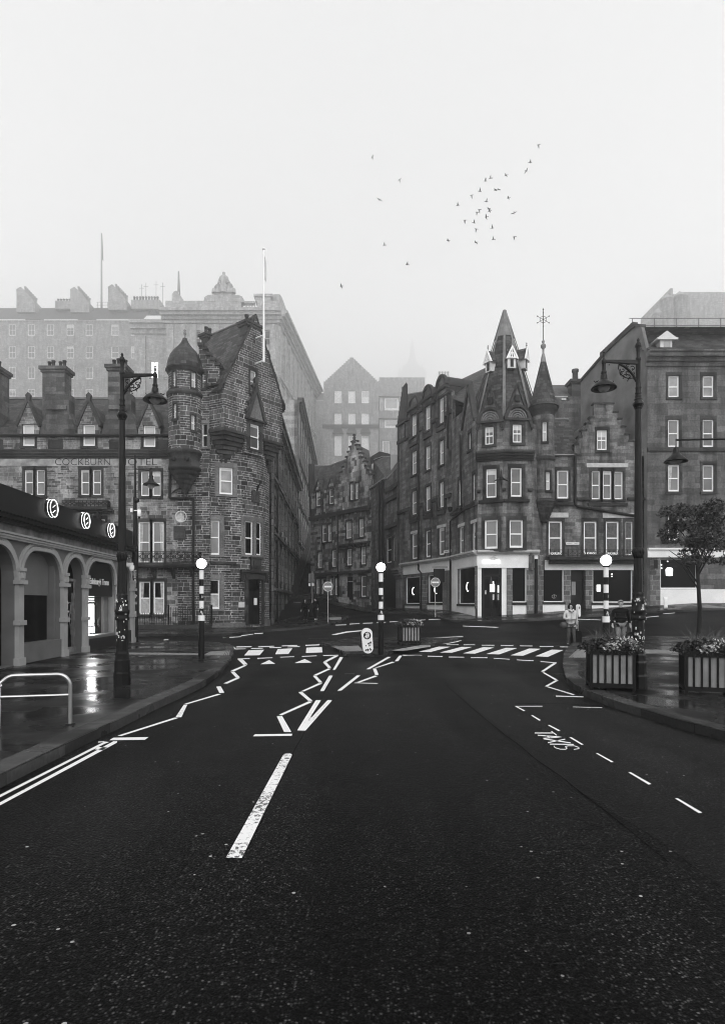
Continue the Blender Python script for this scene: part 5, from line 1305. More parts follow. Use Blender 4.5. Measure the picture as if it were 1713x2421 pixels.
# roofs of A/B
E0, E1 = FA.P(0, .1, zeA), FA.P(LA, .1, zeA); 
rp = [rayp(954, 917, 49.3), rayp(959, 933, 50.5), rayp(1028, 922, 49.5), rayp(1072, 907, 47.0), rayp(1148, 871, 44.5), rayp(1210, 871, 44.5), rayp(1237, 884, 44)]
mb = MB()
mb.face([E0, FA.P(LA*.45, .1, zeA), rp[2], rp[1]]); mb.face([FA.P(LA*.45, .1, zeA), E1, rp[3], rp[2]]); mb.face([E1, FB.P(.1, 0, 15.4), FB.P(LB*.5, -.6, 14.2), rp[4], rp[3]])
mb.face([FB.P(LB*.5, -.6, 14.2), FB.P(LB*.5, -.3, 12.5), (8.6, 41, 12.5), rp[5], rp[4]])
mb.face([rp[4], rp[5], rp[6], (12.2, 44, 12), (8.6, 41, 12)])
mb.build('roof', 'slate', cor)
mb = MB(); mb.tube([rp[1], rp[2], rp[3], rp[4], rp[5]], .07, 6); mb.build('ridge', 'lead', cor)
fr = Pl(PA0, (3.33+.25, 49.25)); mb = MB(); n = 8   # crow-stepped end gable
q = [(0, .5), (0, zeA)]+[p for k in range(n) for p in ((.0+.055*k, zeA+.38*(k+1)), (.055*(k+1), zeA+.38*(k+1)))]+[(.75, 19.4), (.75, .5)]
mb.prism(fr, q, -.3, .25); mb.build('crowstep_gable', 'dress', cor)
stack(cor, 6.1, 6.9, 41.8, 42.8, 14.5, zat(953-5, 42), 2, 'dress')
# side and back closing walls
for a, b in (((17.05, 36.8), (17.05, 46)), ((2.87, 49.45), (8.5, 51))):
    fr = Pl(a, b); mb = MB(); wall(mb, fr, [(0, .3), (fr.L, .3), (fr.L, 10.5), (0, 10.5)]); mb.build('wall', 'ashlar', cor)

# ---------------------------------------------------------------- right-hand building
rig = thing('townhouse_building', 'large weathered stone townhouse at right edge with rendered side gable and white dormer', 'building')
FE = Pl((17.05, 36.5), (34, 36.5)); uE = lambda px: FE.uz(px, 1200)[0]; zE = lambda py: zat(py, 36.5)
its = [(ZF, (1483, 1605, 85, 372), dict(pane='pane_mid', curtain=('l',))), (ZF, (1483, 1600, 590, 892), dict(pane='pane_dark')), (ZE, (1485, 1600, 938, 1170), dict(pane='pane_mid')), (ZE, (1482, 1600, 1405, 1702), dict(pane='pane_mid')),
       (ZF, (1850, 1970, 85, 372), dict(pane='pane_mid')), (ZF, (1850, 1970, 590, 892), dict(pane='pane_dark')), (ZE, (1850, 1970, 938, 1170), dict(pane='pane_mid')), (ZE, (1850, 1970, 1405, 1702), dict(pane='pane_mid'))]
hs = [hole(FE, zz, *a) for zz, a, k in its]; hg = hole(FE, ZF, 1395, 1800, 1100, 1410)
ztE = zE(866)
mb = MB(); wall(mb, FE, [(0, .5), (FE.L, .5), (FE.L, ztE), (0, ztE)], hs+[hg]); mb.build('wall', 'eright', rig)
for h, (zz, a, k) in zip(hs, its): window(rig, FE, h, **dict(k, fw=.1))
mb = MB(); moulding(mb, FE, -.1, FE.L, zE(866), [(.25, .1), (.2, .25), (.25, .5), (.1, .6)]); mb.box(FE, 0, FE.L, zE(866)+.8, zE(826), -.3, .0); mb.build('cornice', 'eright', rig)
mb = MB(); mb.box(FE, 0, FE.L, zE(826), zE(822), -.35, .08); mb.box(FE, 0, FE.L, zE(1063)-.1, zE(1063)+.1, -.02, .12); mb.build('string_course', 'dress', rig)
zt = zE(790)
mb = MB(); mb.face([FE.P(-.2, -.3, zE(824)), FE.P(FE.L, -.3, zE(824)), FE.P(FE.L, -2.2, zat(786, 38.6)), FE.P(-.2, -2.2, zat(786, 38.6))]); mb.build('roof', 'slate', rig)
mb = MB(); zr_ = zat(786, 38.6); mb.box(FE, -.2, FE.L, zr_, zr_+.15, -2.5, -2.0)
for k in range(12): mb.tube([FE.P(.1+k*1.4, -2.2, zr_), FE.P(.1+k*1.4, -2.2, zr_+.95)], .03, 5)
for z in (.5, .95): mb.tube([FE.P(-.1, -2.2, zr_+z), FE.P(FE.L, -2.2, zr_+z)], .025, 5)
mb.build('roof_rail', 'lead', rig)
a, b = uE(1565), uE(1593); z0, z1 = zE(824), zE(800)
mb = MB(); mb.box(FE, a, b, z0, z1, -1.5, -.25); d = mb.build('dormer', 'offwhite', rig)
mb = MB(); mb.box(FE, a+.2, b-.1, z0+.15, z1-.05, -.25, -.24); mb.build('pane', 'pane_mid', d)
mb = MB(); mb.box(FE, a-.25, b+.3, z1, z1+.12, -1.6, -.1); mb.prism(FE, [(a-.2, z1+.12), (b+.25, z1+.12), ((a+b)/2, z1+.55)], -1.5, -.15); mb.build('dormer_hood', 'offwhite', d)
# rendered side gable running back from the front corner
SE = Pl((xat(1372, 44), 44), (17.05, 36.5)); us = lambda px, py: SE.uz(px, py)
q = [(0, .5), (SE.L, .5)]+[us(1527, 826), us(1515, 772), us(1503, 772)]
st = [(1497, 775), (1480, 790), (1462, 806), (1444, 823), (1430, 838), (1400, 872), (1372, 904)]
q += [us(*p) for p in st]+[us(1372, 935)]
mb = MB(); wall(mb, SE, q); mb.build('gable_wall', 'render', rig)
mb = MB(); cc = [us(*p) for p in [(1516, 772), (1503, 772)]+st]
for (a, b), (c, d) in zip(cc, cc[1:]): mb.prism(SE, [(a, b), (c, d), (c, d+.16), (a, b+.16)], -.3, .12)
for k in range(13):
    t = .05+k*.045; px, py = 1500-95*t*1.4, 773+ (95*t*1.4)*.93; u, z = us(px, py); mb.box(SE, u-.14, u+.14, z+.1, z+.42, -.3, .05)
mb.build('skew_coping', 'dress', rig)
mb = MB(); q = [SE.P(*(us(px, py)[0], 0, us(px, py)[1])) for px, py in ((1503, 772), (1372, 904))]; mb.face([q[0], q[1], q[1]+Vector((12, 3, 0)), q[0]+Vector((16, 0, 0))]); mb.build('roof', 'slate', rig)
# ground floor
mb = MB(); mb.box(FE, 0, FE.L, zE(1318), zE(1300), -.02, .1); mb.box(FE, 0, FE.L, zE(1300), zE(1296), -.02, .2); mb.build('shop_fascia', 'cream', rig)
mb = MB(); mb.box(FE, .15, hg[0], .6, zE(1318), -.02, .05); mb.build('shop_pier', 'block', rig)
mb = MB(); mb.box(FE, hg[0], FE.L, .6, hg[2]-.02, -.02, .06); mb.build('stall_riser', 'cream', rig)
w = MB(); a, b, c, d = hg
for q in ((a, a+.08, c, d), (b-.08, b, c, d), (a+.08, b-.08, c, c+.08)): w.box(FE, q[0], q[1], q[2], q[3], -.16, -.06)
w = w.build('shop_window', 'white', rig); mb = MB(); mb.face([FE.P(a, -.15, c), FE.P(b, -.15, c), FE.P(b, -.15, d), FE.P(a, -.15, d)]); mb.build('pane', 'pane_dark', w)
mb = MB(); mb.lathe((0, 0), [(0, -.25), (.2, -.22), (.22, .15), (.14, .25), (0, .25)], 12)
u, z = uE(1583), zE(1352)
for i, v in enumerate(mb.v): mb.v[i] = FE.P(u+v.x, -.09+v.y*.2, z+v.z)
mb.build('window_lamp', 'neon', w)
mb = MB()
for px, py in ((1565.5, 1335), (1566, 1343), (1580, 1327)): mb.box(FE, uE(px)-.03, uE(px)+.03, zE(py)-.03, zE(py)+.03, -.148, -.13)
mb.build('ceiling_spots', 'neon', w)
mb = MB(); mb.box(FE, uE(1539), uE(1548), zE(1345), zE(1325), .3, .34); mb.box(FE, uE(1536), uE(1551), zE(1322), zE(1321), 0, .35); mb.build('hanging_sign', 'cast', rig)
# buildings behind the wing
bd = thing('rooftop_building', 'dark slate roofed building with square chimney showing between turret and right gable', 'building')
fr = Pl((xat(1295, 48), 48), (xat(1410, 48), 48)); zz_ = lambda py: zat(py, 48); ub = lambda px: fr.uz(px, 1000)[0]
mb = MB(); wall(mb, fr, [(0, 1), (fr.L, 1), (fr.L, zz_(950)), (ub(1390), zz_(950)), (ub(1390), zz_(937)), (0, zz_(937))], [(ub(1338), ub(1345), zz_(948), zz_(940))]); mb.build('wall', 'eright', bd)
mb = MB(); mb.face([fr.P(0, 0, zz_(970)), fr.P(fr.L, 0, zz_(970)), fr.P(fr.L, -.6, zz_(935)), fr.P(0, -.6, zz_(935))]); mb.face([fr.P(0, -.6, zz_(930)), fr.P(ub(1372), -.6, zz_(930)), fr.P(ub(1372), -3, zat(910, 51)), fr.P(0, -3, zat(910, 51))]); mb.build('roof', 'farslate', bd)
mb = MB(); mb.box(fr, ub(1326), ub(1337), zz_(946), zz_(942), .02, .06); mb.build('skylight', 'pane_light', bd)
stack(bd, xat(1345, 49), xat(1373, 49), 48.4, 49.4, 12, zat(902, 48.9), 1, 'dress', .28, 1.0)
# ---------------------------------------------------------------- centre crow-stepped house on Cockburn Street
cen = thing('crowstep_house', 'small dark stone house with crow-stepped gable and finial at the foot of the alley', 'building')
FG = Pl((-5.6, 66), (.83, 58)); uG = lambda px, py: FG.uz(px, py)
GI = dict(pane='pane_light'); 
its = [(ZB, (335, 382, 545, 770)), (ZB, (408, 452, 542, 760)), (ZB, (640, 705, 500, 722)), (ZB, (808, 865, 470, 700)), (ZB, (275, 330, 890, 1103)), (ZB, (458, 508, 870, 1085)), (ZB, (650, 712, 855, 1065)), (ZB, (830, 890, 830, 1052)),
       (ZB, (833, 893, 1200, 1470)), (ZB, (258, 303, 1240, 1452)), (ZB, (327, 372, 1235, 1450)), (ZB, (430, 470, 1230, 1447)), (ZB, (498, 540, 1228, 1443)), (ZA, (258, 310, 1850, 2040)), (ZA, (425, 475, 1815, 2012)), (ZA, (693, 728, 1745, 1960)), (ZA, (760, 792, 1740, 1950))]
hs = [hole(FG, zz, *a) for zz, a in its]; hdo = hole(FG, ZB, 640, 725, 1210, 1505)
pt = lambda x, y, z=ZA: FG.uz(*z(x, y))
uL_, zev_ = pt(185, 1880); uA, zA_ = pt(732, 1215); uR_, zR_ = pt(955, 1700); u5 = pt(525, 1790)[0]
zsh = pt(525, 1790)[1]
n = 9; q = [(uL_, .5), (FG.L, .2), (FG.L, zR_), (uR_, zR_)]
for k in range(n): q += [(uR_-(uR_-uA)*(k)/n, zR_+(zA_-zR_)*(k+1)/n), (uR_-(uR_-uA)*(k+1)/n+.03, zR_+(zA_-zR_)*(k+1)/n)]
for k in range(n): q += [(uA-(uA-u5)*(k+1)/n, zA_-(zA_-zsh)*(k)/n), (uA-(uA-u5)*(k+1)/n, zA_-(zA_-zsh)*(k+1)/n)]
for h in (hs[14], hs[13]):
    m_ = (h[0]+h[1])/2; q += [(m_+.75, zev_), (m_+.7, h[3]-.1), (m_, h[3]+1.25), (m_-.7, h[3]-.1), (m_-.75, zev_)]
q += [(uL_, zev_)]
clean = [q[0]]
for p in q[1:]:
    if abs(p[0]-clean[-1][0])+abs(p[1]-clean[-1][1]) > 1e-4: clean.append(p)
mb = MB(); wall(mb, FG, clean, hs+[hdo]); mb.build('wall', 'ashlarc', cen)
for h, (zz, a) in zip(hs, its): window(cen, FG, h, pane=random.choice(['pane_light', 'pane_mid', 'pane_light']), jamb=.14, fw=.09, curtain=('f',) if a[2] > 1000 and random.random() < .4 else None)
mb = MB(); a, b, c, d = hdo; mb.box(FG, a, b, c, d-.5, -.2, -.15); mb.box(FG, a, b, d-.45, d, -.2, -.16); mb.build('door', 'door', cen)
mb = MB()
for k in range(n):
    mb.box(FG, uR_-(uR_-uA)*(k+1)/n-.02, uR_-(uR_-uA)*k/n+.08, zR_+(zA_-zR_)*(k+1)/n, zR_+(zA_-zR_)*(k+1)/n+.14, -.4, .1)
    mb.box(FG, uA-(uA-u5)*(k+1)/n-.08, uA-(uA-u5)*k/n+.02, zA_-(zA_-zsh)*k/n, zA_-(zA_-zsh)*k/n+.14, -.4, .1)
p = FG.P(uA, -.1, 0); mb.lathe((p.x, p.y), [(.16, zA_), (.16, zA_+.2), (.1, zA_+.3), (.18, zA_+.4), (.08, zA_+.55), (.2, zA_+.7), (0, zA_+.85)], 8)
mb.build('crowsteps', 'dress', cen)
mb = MB(); zs_ = pt(180, 470, ZB)[1]; mb.box(FG, uL_-.1, FG.L, zs_-.2, zs_+.2, -.02, .22); z2_ = pt(240, 1180, ZB)[1]; mb.box(FG, uL_-.1, FG.L, z2_-.15, z2_+.12, -.02, .18)
mb.build('string_course', 'dress', cen)
mb = MB(); u0, u1 = pt(575, 790, ZB)[0], pt(955, 790, ZB)[0]; z3 = pt(760, 785, ZB)[1]; mb.box(FG, u0, u1, z3-.1, z3+.05, 0, .35)
k = u0
while k < u1: mb.box(FG, k, k+.16, z3-.38, z3-.1, 0, .28); k += .34
mb.build('corbel_table', 'dress', cen)
for x, y0, y1 in ((350, 130, 420), (545, 430, 1470), (190, 190, 440)):
    a, b = pt(x, y0, ZB), pt(x, y1, ZB); downpipe(cen, [FG.P(a[0], .12, a[1]), FG.P(a[0], .12, b[1])], .07)
mb = MB()   # roofs: left slope behind dormers, gable ridge, right mansard
bk = Vector((FG.n.x, FG.n.y, 0))*-1
def gq(px, py, back): 
    u, z = FG.uz(px, py); return FG.P(u, -back, z)
rl = [ray_ for ray_ in (rayp(741, 1101, 68.5), rayp(778, 1101, 66), rayp(822, 1085, 62))]
mb.face([FG.P(uL_, 0, zev_), FG.P(u5, 0, zev_), rl[2], rl[1], rl[0]])
dG_ = Vector((.6, 5.5, 0))
ap = FG.P(uA, -.2, zA_-.1)
mb.face([ap, FG.P(uR_, -.2, zR_), rayp(883, 1130, 63), rayp(872, 1065, 66)]); mb.face([ap, FG.P(u5, -.2, zsh), rayp(800, 1120, 66), rayp(845, 1060, 66)])
mb.build('roof', 'slate', cen)
for h in (hs[13], hs[14]):
    m_ = (h[0]+h[1])/2; mb = MB()
    for sg in (-1, 1): mb.face([FG.P(m_+sg*.78, .1, h[3]-.2), FG.P(m_, .1, h[3]+1.35), FG.P(m_, -2.5, h[3]+1.35), FG.P(m_+sg*.78, -2.5, h[3]-.2)])
    mb.build('dormer_roof', 'slate', cen)
mb = MB(); mb.tube([rl[0], rl[1], rl[2]], .09, 5); mb.build('ridge', 'lead', cen)
mb = MB(); mb.box(FG, uL_-.25, uL_+.05, zev_-.3, pt(205, 1490)[1], -.5, .15); mb.build('end_skew', 'dress', cen)
fr = Pl((-5.6, 66), (-5.7, 80)); fr.n = -fr.n; mb = MB(); wall(mb, fr, [(0, .5), (fr.L, .5), (fr.L, zev_), (0, zev_)]); mb.build('wall', 'ashlarc', cen)
# link house between crow-stepped house and corner building
lin = thing('link_house', 'narrow dark stone house with mansard roof wedged left of the corner building', 'building')
FL_ = Pl((.83, 58), (3.0, 49.9)); pt = lambda x, y, z=ZB: FL_.uz(*z(x, y))
hl = [hole(FL_, ZB, 1155, 1220, 700, 1035), hole(FL_, ZB, 1240, 1256, 710, 1010)]
zt1 = pt(1050, 20)[1]; ztm = FL_.uz(*ZA(1230, 1640))[1]
mb = MB(); wall(mb, FL_, [(0, .2), (FL_.L, .2), (FL_.L, ztm+.4), (pt(1150, 30)[0], ztm), (pt(1150, 30)[0], zt1), (0, zt1)], hl); mb.build('wall', 'ashlar', lin)
window(lin, FL_, hl[0], 'pane_dark', jamb=.1)
window(lin, FL_, hl[1], 'pane_mid', jamb=.06)
mb = MB()
for x0, x1, y in ((1150, 1420, 40), (1155, 1450, 170), (1160, 1450, 530)): a, b = pt(x0, y+15), pt(x1, y-15); mb.box(FL_, a[0], min(b[0], FL_.L), (a[1]+b[1])/2-.16, (a[1]+b[1])/2+.16, -.02, .2)
mb.build('string_course', 'dress', lin)
mb = MB(); a = FL_.P(0, 0, zt1); b = FL_.P(pt(1150, 20)[0], 0, zt1)
mb.face([a, b, rayp(922, 1080, 60), rayp(906, 1080, 62), rayp(883, 1090, 63)]); mb.face([b, FL_.P(FL_.L, 0, ztm+.4), rayp(945, 1079, 56), rayp(906, 1079, 60)]); mb.build('roof', 'slate', lin)
mb = MB(); mb.tube([rayp(883, 1088, 63), rayp(904, 1080, 61), rayp(945, 1080, 57)], .09, 5); mb.tube([FL_.P(0, .1, zt1), FL_.P(pt(1150, 20)[0], .15, zt1)], .1, 6); mb.build('ridge', 'lead', lin)
mb = MB(); q = [rayp(875, 1080, 64), rayp(897, 1067, 64), rayp(922, 1073, 64), rayp(923, 1085, 64)]; r_ = [p+Vector((0, 4, 0)) for p in q]
mb.face(q); 
for i in range(3): mb.face([q[i], q[i+1], r_[i+1], r_[i]])
mb.build('rooflight_box', 'cast', lin)
mb = MB(); p = rayp(937.5, 1100, 54.5); mb.box(Pl((p.x-.55, p.y), (p.x+.55, p.y)), 0, 1.0, p.z-.55, p.z+.95, -.1, .06); mb.build('skylight', 'pane_light', lin)
for x in (1085, 1125): a = pt(x, 15); downpipe(lin, [FL_.P(a[0], .14, zt1), FL_.P(a[0], .14, 1.2)], .1)
# dark close entrance beside the corner building
mb = MB(); a, b = pt(1140, 1100)[0], FL_.L; mb.box(FL_, a, b-.3, .4, pt(1200, 1110)[1], -.02, .06); mb.build('close_entrance', 'door', lin)
mb = MB(); u, z = pt(1160, 1190); mb.box(FL_, u-.1, u+.75, z-.35, z+.35, .3, .34); s_ = mb.build('hanging_sign', 'cast', lin)
mb = MB(); mb.box(FL_, u-.08, u-.02, z-.3, z+.3, .341, .345); mb.box(FL_, u-.02, u+.5, z-.3, z-.26, .341, .345); mb.build('sign_border', 'plate', s_)
# footway along the Cockburn Street fronts and the corner
def off(fr, u, o): q = fr.P(u, o, 0); return (q.x, q.y)
near = [off(FG, 0, 3.0), off(FG, FG.L-.5, 3.0), off(FL_, 2, 3.2), off(FL_, FL_.L-.5, 2.6), off(FA, 2, 2.4), off(FA, LA-.5, 1.9), (4.9, 36.2), (5.9, 34.3), (8.2, 33.7), (10.9, 33.9), (14.5, 34.5), (18, 34.6), (30, 34.6)]
back = [off(FG, 0, 0), off(FG, FG.L-.2, 0), off(FL_, 2, 0), off(FL_, FL_.L-.2, 0), off(FA, 2, 0), off(FA, LA-.2, 0), off(FB, 3, 0), (6.9, 36.3), (8.3, 36.3), (10.4, 36.3), (14.5, 36.9), (18, 36.9), (30, 36.9)]
footway('pavement_corner', near, back)

# ---------------------------------------------------------------- far buildings in the fog
def wins(b, fr, rects, zz, pane='pane_light', frame='white', bars=1, sur=None):
    for a in rects:
        h = hole(fr, zz, *a); window(b, fr, h, pane, rec=.05, fw=.14, bars=bars, sur=sur)
# crow-stepped tall house
fcs = thing('crowstep_tenement', 'tall pale foggy tenement with crow-stepped gable above the centre house', 'building')
FI = Pl((xat(765, 280), 280), (xat(895, 280), 280), 2); pt = lambda x, y: FI.uz(*ZA(x, y))
rc = [(x0, x1, y0, y1) for x0, x1 in ((492, 583), (666, 756), (838, 930)) for y0, y1 in ((560, 722), (848, 1016), (1140, 1393), (1470, 1600))]
hs = [hole(FI, ZA, *a) for a in rc]
n = 14; a, b, c = pt(352, 465), pt(710, 135), pt(1057, 465); q = [(0, 3), (FI.L, 3), (FI.L, c[1])]
for k in range(n): q += [(c[0]-(c[0]-b[0])*k/n, c[1]+(b[1]-c[1])*(k+1)/n), (c[0]-(c[0]-b[0])*(k+1)/n+(.8 if k == n-1 else 0), c[1]+(b[1]-c[1])*(k+1)/n)]
for k in range(n): q += [(b[0]-(b[0]-a[0])*k/n-(.8 if k == 0 else 0), b[1]-(b[1]-a[1])*k/n)]*(k == 0)+[(b[0]-(b[0]-a[0])*(k+1)/n, b[1]-(b[1]-a[1])*k/n), (b[0]-(b[0]-a[0])*(k+1)/n, b[1]-(b[1]-a[1])*(k+1)/n)]
q += [(0, a[1])]
clean = [q[0]]
for p in q[1:]:
    if abs(p[0]-clean[-1][0])+abs(p[1]-clean[-1][1]) > 1e-3: clean.append(p)
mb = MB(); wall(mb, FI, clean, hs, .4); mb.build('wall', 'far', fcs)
for h, r_ in zip(hs, rc): window(fcs, FI, h, 'pane_white', rec=.15, fw=.16, bars=2 if r_[2] < 1000 else 0, mid=.5 if r_[2] < 1100 else 0, sur='far', jamb=.25, lint=.3)
mb = MB(); z = pt(350, 1025)[1]; mb.box(FI, -.6, FI.L+.2, z-.6, z+1, -.1, .35)
for x in (535, 710, 883):
    u, z = pt(x, 1100); mb.prism(FI, [(u-2.4, z-.6), (u+2.4, z-.6), (u+2.1, z+.8), (u+1.3, z+2.0), (u-1.3, z+2.0), (u-2.1, z+.8)], -.1, .6)
mb.build('window_hood', 'dress', fcs)
mb = MB(); mb.face([FI.P(0, -.3, a[1]-4), FI.P(b[0], -.3, b[1]-4), FI.P(b[0], -16, b[1]-4), FI.P(0, -16, a[1]-4)]); mb.face([FI.P(FI.L, -.3, c[1]-4), FI.P(b[0], -.3, b[1]-4), FI.P(b[0], -16, b[1]-4), FI.P(FI.L, -16, c[1]-4)]); mb.build('roof', 'farslate', fcs)
for fr in (Pl((FI.A.x-.01, 312), (FI.A.x, 280)),): mb = MB(); wall(mb, fr, [(0, 3), (fr.L, 3), (fr.L, a[1]), (0, a[1])]); mb.build('wall', 'far', fcs)
fr = Pl(FI.B, (FI.B.x+.01, 312)); mb = MB(); wall(mb, fr, [(0, 3), (fr.L, 3), (fr.L, c[1]), (0, c[1])]); mb.build('wall', 'far', fcs)
def boxbuild(name, label, x0, x1, ytop, d, depth=14, mat='far', wn=(), pane='pane_light', yb=None, roof=None, bars=1, fw=.14, mid=.5):
    b = thing(name, label, 'building'); fr = Pl((xat(x0, d), d), (xat(x1, d), d), 2); zt = zat(ytop, d)
    hs = [(fr.uz(a, 1000)[0], fr.uz(c, 1000)[0], zat(f, d), zat(e, d)) for a, c, e, f in wn]
    mb = MB(); wall(mb, fr, [(0, 2), (fr.L, 2), (fr.L, zt), (0, zt)], hs, .4)
    s = fr.L
    for u in (0, s): mb.face([fr.P(u, 0, 2), fr.P(u, -depth, 2), fr.P(u, -depth, zt), fr.P(u, 0, zt)])
    mb.face([fr.P(0, 0, zt), fr.P(s, 0, zt), fr.P(s, -depth, zt), fr.P(0, -depth, zt)])
    mb.build('wall', mat, b)
    for h in hs: window(b, fr, h, pane, rec=.15, fw=fw, bars=bars, mid=mid, sur=None)
    return b, fr, zt
b_, fr, zt = boxbuild('modern_building', 'flat roofed modern block with wide glazed bands in the fog right of the crow-stepped tenement', 896, 1004, 892, 300, mat='far',
    wn=[(898, 905, 940, 970), (908, 942, 940, 970), (946, 996, 955, 985), (898, 905, 992, 1012), (908, 942, 992, 1012), (946, 996, 1000, 1020), (904, 920, 1042, 1075)], mid=0, bars=0, fw=.4)
mb = MB(); mb.box(fr, -.3, 10.0, zat(938, 300), zat(902, 300), -.2, .6); mb.box(fr, -.2, fr.L, zat(990, 300), zat(975, 300), -.1, .7); mb.build('parapet_band', 'far', b_)
b_, fr, zt = boxbuild('slate_roofed_tenement', 'slim foggy tenement with slate roof left of the crow-stepped tenement', 728, 766, 948, 310, wn=[(741, 744, 968, 978), (741, 744, 1024, 1034)])
mb = MB(); mb.face([fr.P(0, .3, zt), fr.P(fr.L, .3, zt), fr.P(fr.L, -6, zat(928, 321)), fr.P(0, -6, zat(928, 321))]); mb.build('roof', 'farslate', b_)
b_, fr, zt = boxbuild('foggy_chimney_block', 'very faint block with chimney pots rising behind the dormers left of the spire', 1036, 1062, 888, 380, 10)
pots(b_, [tuple(fr.P(.8+k*1.8, -1, 0).xy) for k in range(4)], zt, .7, 3.2)
# church spire almost lost in the fog
chs = thing('church_spire', 'ghostly church spire almost lost in the fog above the modern block', 'church')
sx2, dd2 = xat(974, 1100), 1100
mb = MB(); mb.lathe((sx2, dd2), [(23, 60), (23, zat(892, 1100)), (19, zat(875, 1100)), (8, zat(855, 1100)), (6, zat(846, 1100)), (.6, zat(800, 1100))], 8, smooth=False); mb.build('spire', 'far', chs)
for k in range(8): mb = MB(); a = R(45*k); x, y = sx2+23*math.cos(a), dd2+23*math.sin(a); mb.lathe((x, y), [(3, zat(892, 1100)), (3, zat(880, 1100)), (0, zat(868, 1100))], 4); mb.build('pinnacle', 'far', chs)
# great stone block on the left of the alley
big = thing('council_building', 'huge classical stone building with statue topped pediment looming in fog behind the tower', 'building')
c0 = (xat(657, 210), 210.0); FB1 = Pl((xat(392, 210), 210), c0, 2); zt1_ = zat(735, 210); c1 = (xat(745, 286), 286.0)
FB2 = Pl(c0, c1, 2); FB2.n = Vector((FB2.d.y, -FB2.d.x))
rect = [(a, b, c, d) for a, b in ((452, 474), (500, 560), (590, 612), (625, 640)) for c, d in ((780, 815), (835, 890))]
hs = [(FB1.uz(a, 900)[0], FB1.uz(b, 900)[0], zat(d, 210), zat(c, 210)) for a, b, c, d in rect if a != 500]
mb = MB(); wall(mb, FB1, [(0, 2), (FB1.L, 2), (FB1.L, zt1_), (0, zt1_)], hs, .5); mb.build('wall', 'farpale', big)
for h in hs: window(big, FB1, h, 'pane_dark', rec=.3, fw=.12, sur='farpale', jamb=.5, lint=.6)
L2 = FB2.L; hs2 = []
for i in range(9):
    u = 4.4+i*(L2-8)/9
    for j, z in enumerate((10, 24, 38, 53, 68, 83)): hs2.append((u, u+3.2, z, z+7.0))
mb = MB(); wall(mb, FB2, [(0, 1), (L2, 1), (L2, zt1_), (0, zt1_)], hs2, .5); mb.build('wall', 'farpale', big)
for h in hs2: window(big, FB2, h, 'pane_dark', rec=.35, fw=.12, sur='farpale', jamb=.4, lint=.5)
for fr in (FB1, FB2):
    mb = MB()
    for z in (19.5, 33.5, 48.5, 63.5, 78.5): moulding(mb, fr, -.6, fr.L+.6, z, [(.3, .3), (.3, .55)])
    for i in range(10):
        u = .8+i*(fr.L-3.6)/9; mb.box(fr, u, u+2.0, 1, zt1_-4.8, -.05, .35)
    mb.build('pilasters', 'farpale', big)
    mb = MB(); moulding(mb, fr, -1.2, fr.L+1.2, zt1_-4.4, [(.5, .4), (.5, .8), (.5, 1.4), (.5, 1.8)]); mb.build('cornice', 'farpale', big)
mb = MB(); zp = zat(712, 210)
ub = lambda px, d=210: FB1.uz(px, 900)[0]
mb.box(FB1, ub(392), ub(570), zt1_, zp, -2, .2); mb.box(FB1, ub(608), FB1.L, zt1_, zp, -2, .2); mb.build('parapet', 'farpale', big)
mb = MB(); mb.box(FB1, ub(578), ub(602), zp-.7, zp, -.8, .1)
for k in range(7): u = ub(579)+k*.54; p = FB1.P(u, -.4, 0); mb.lathe((p.x, p.y), [(.18, zt1_), (.32, zt1_+.8), (.12, zt1_+2.0), (.24, zp-.6)], 8)
mb.build('balustrade', 'farpale', big)
# pediment with figures
zpz = lambda py: zat(py, 209.5); up = lambda px: FB1.uz(px, 900)[0]
mb = MB(); mb.prism(FB1, [(up(488), zpz(737)), (up(568), zpz(737)), (up(528), zpz(706))], -1, .5)
mb.prism(FB1, [(up(482), zpz(712)), (up(484), zpz(702)), (up(492), zpz(697)), (up(502), zpz(696)), (up(508), zpz(690)), (up(549), zpz(690)), (up(556), zpz(697)), (up(564), zpz(697)), (up(572), zpz(700)), (up(577), zpz(708)), (up(577), zpz(713))], -1.2, .25); mb.build('pediment', 'farpale', big)
def figure(px, y0, y1, w, seated=False):
    p = FB1.P(up(px), 0, 0); z0, z1 = zpz(y0), zpz(y1); H_ = z1-z0; m_ = MB()
    m_.lathe((p.x, p.y), [(w*.62, z0), (w*.55, z0+.12*H_), (w*.5, z0+.35*H_), (w*.42, z0+.5*H_), (w*.5, z0+.68*H_), (w*.42, z0+.78*H_), (w*.14, z0+.82*H_), (w*.13, z0+.85*H_), (w*.2, z0+.9*H_), (w*.19, z0+.96*H_), (0, z0+H_)], 14)
    m_.tube([(p.x-w*.4, p.y-.2, z0+.74*H_), (p.x-w*.62, p.y-.4, z0+.5*H_), (p.x-w*.3, p.y-1, z0+.42*H_)], w*.13, 8); m_.tube([(p.x+w*.4, p.y-.2, z0+.74*H_), (p.x+w*.62, p.y-.4, z0+.52*H_), (p.x+w*.35, p.y-1, z0+.4*H_)], w*.13, 8)
    if seated: m_.lathe((p.x+seated*w*.6, p.y-.2), [(w*.6, z0), (w*.55, z0+.35*H_), (w*.2, z0+.45*H_), (0, z0+.46*H_)], 10)
    m_.build('statue', 'farpale', big)
figure(529, 692, 640, 2.7); figure(516, 692, 666, 1.9, -1); figure(542, 692, 663, 1.9, 1)
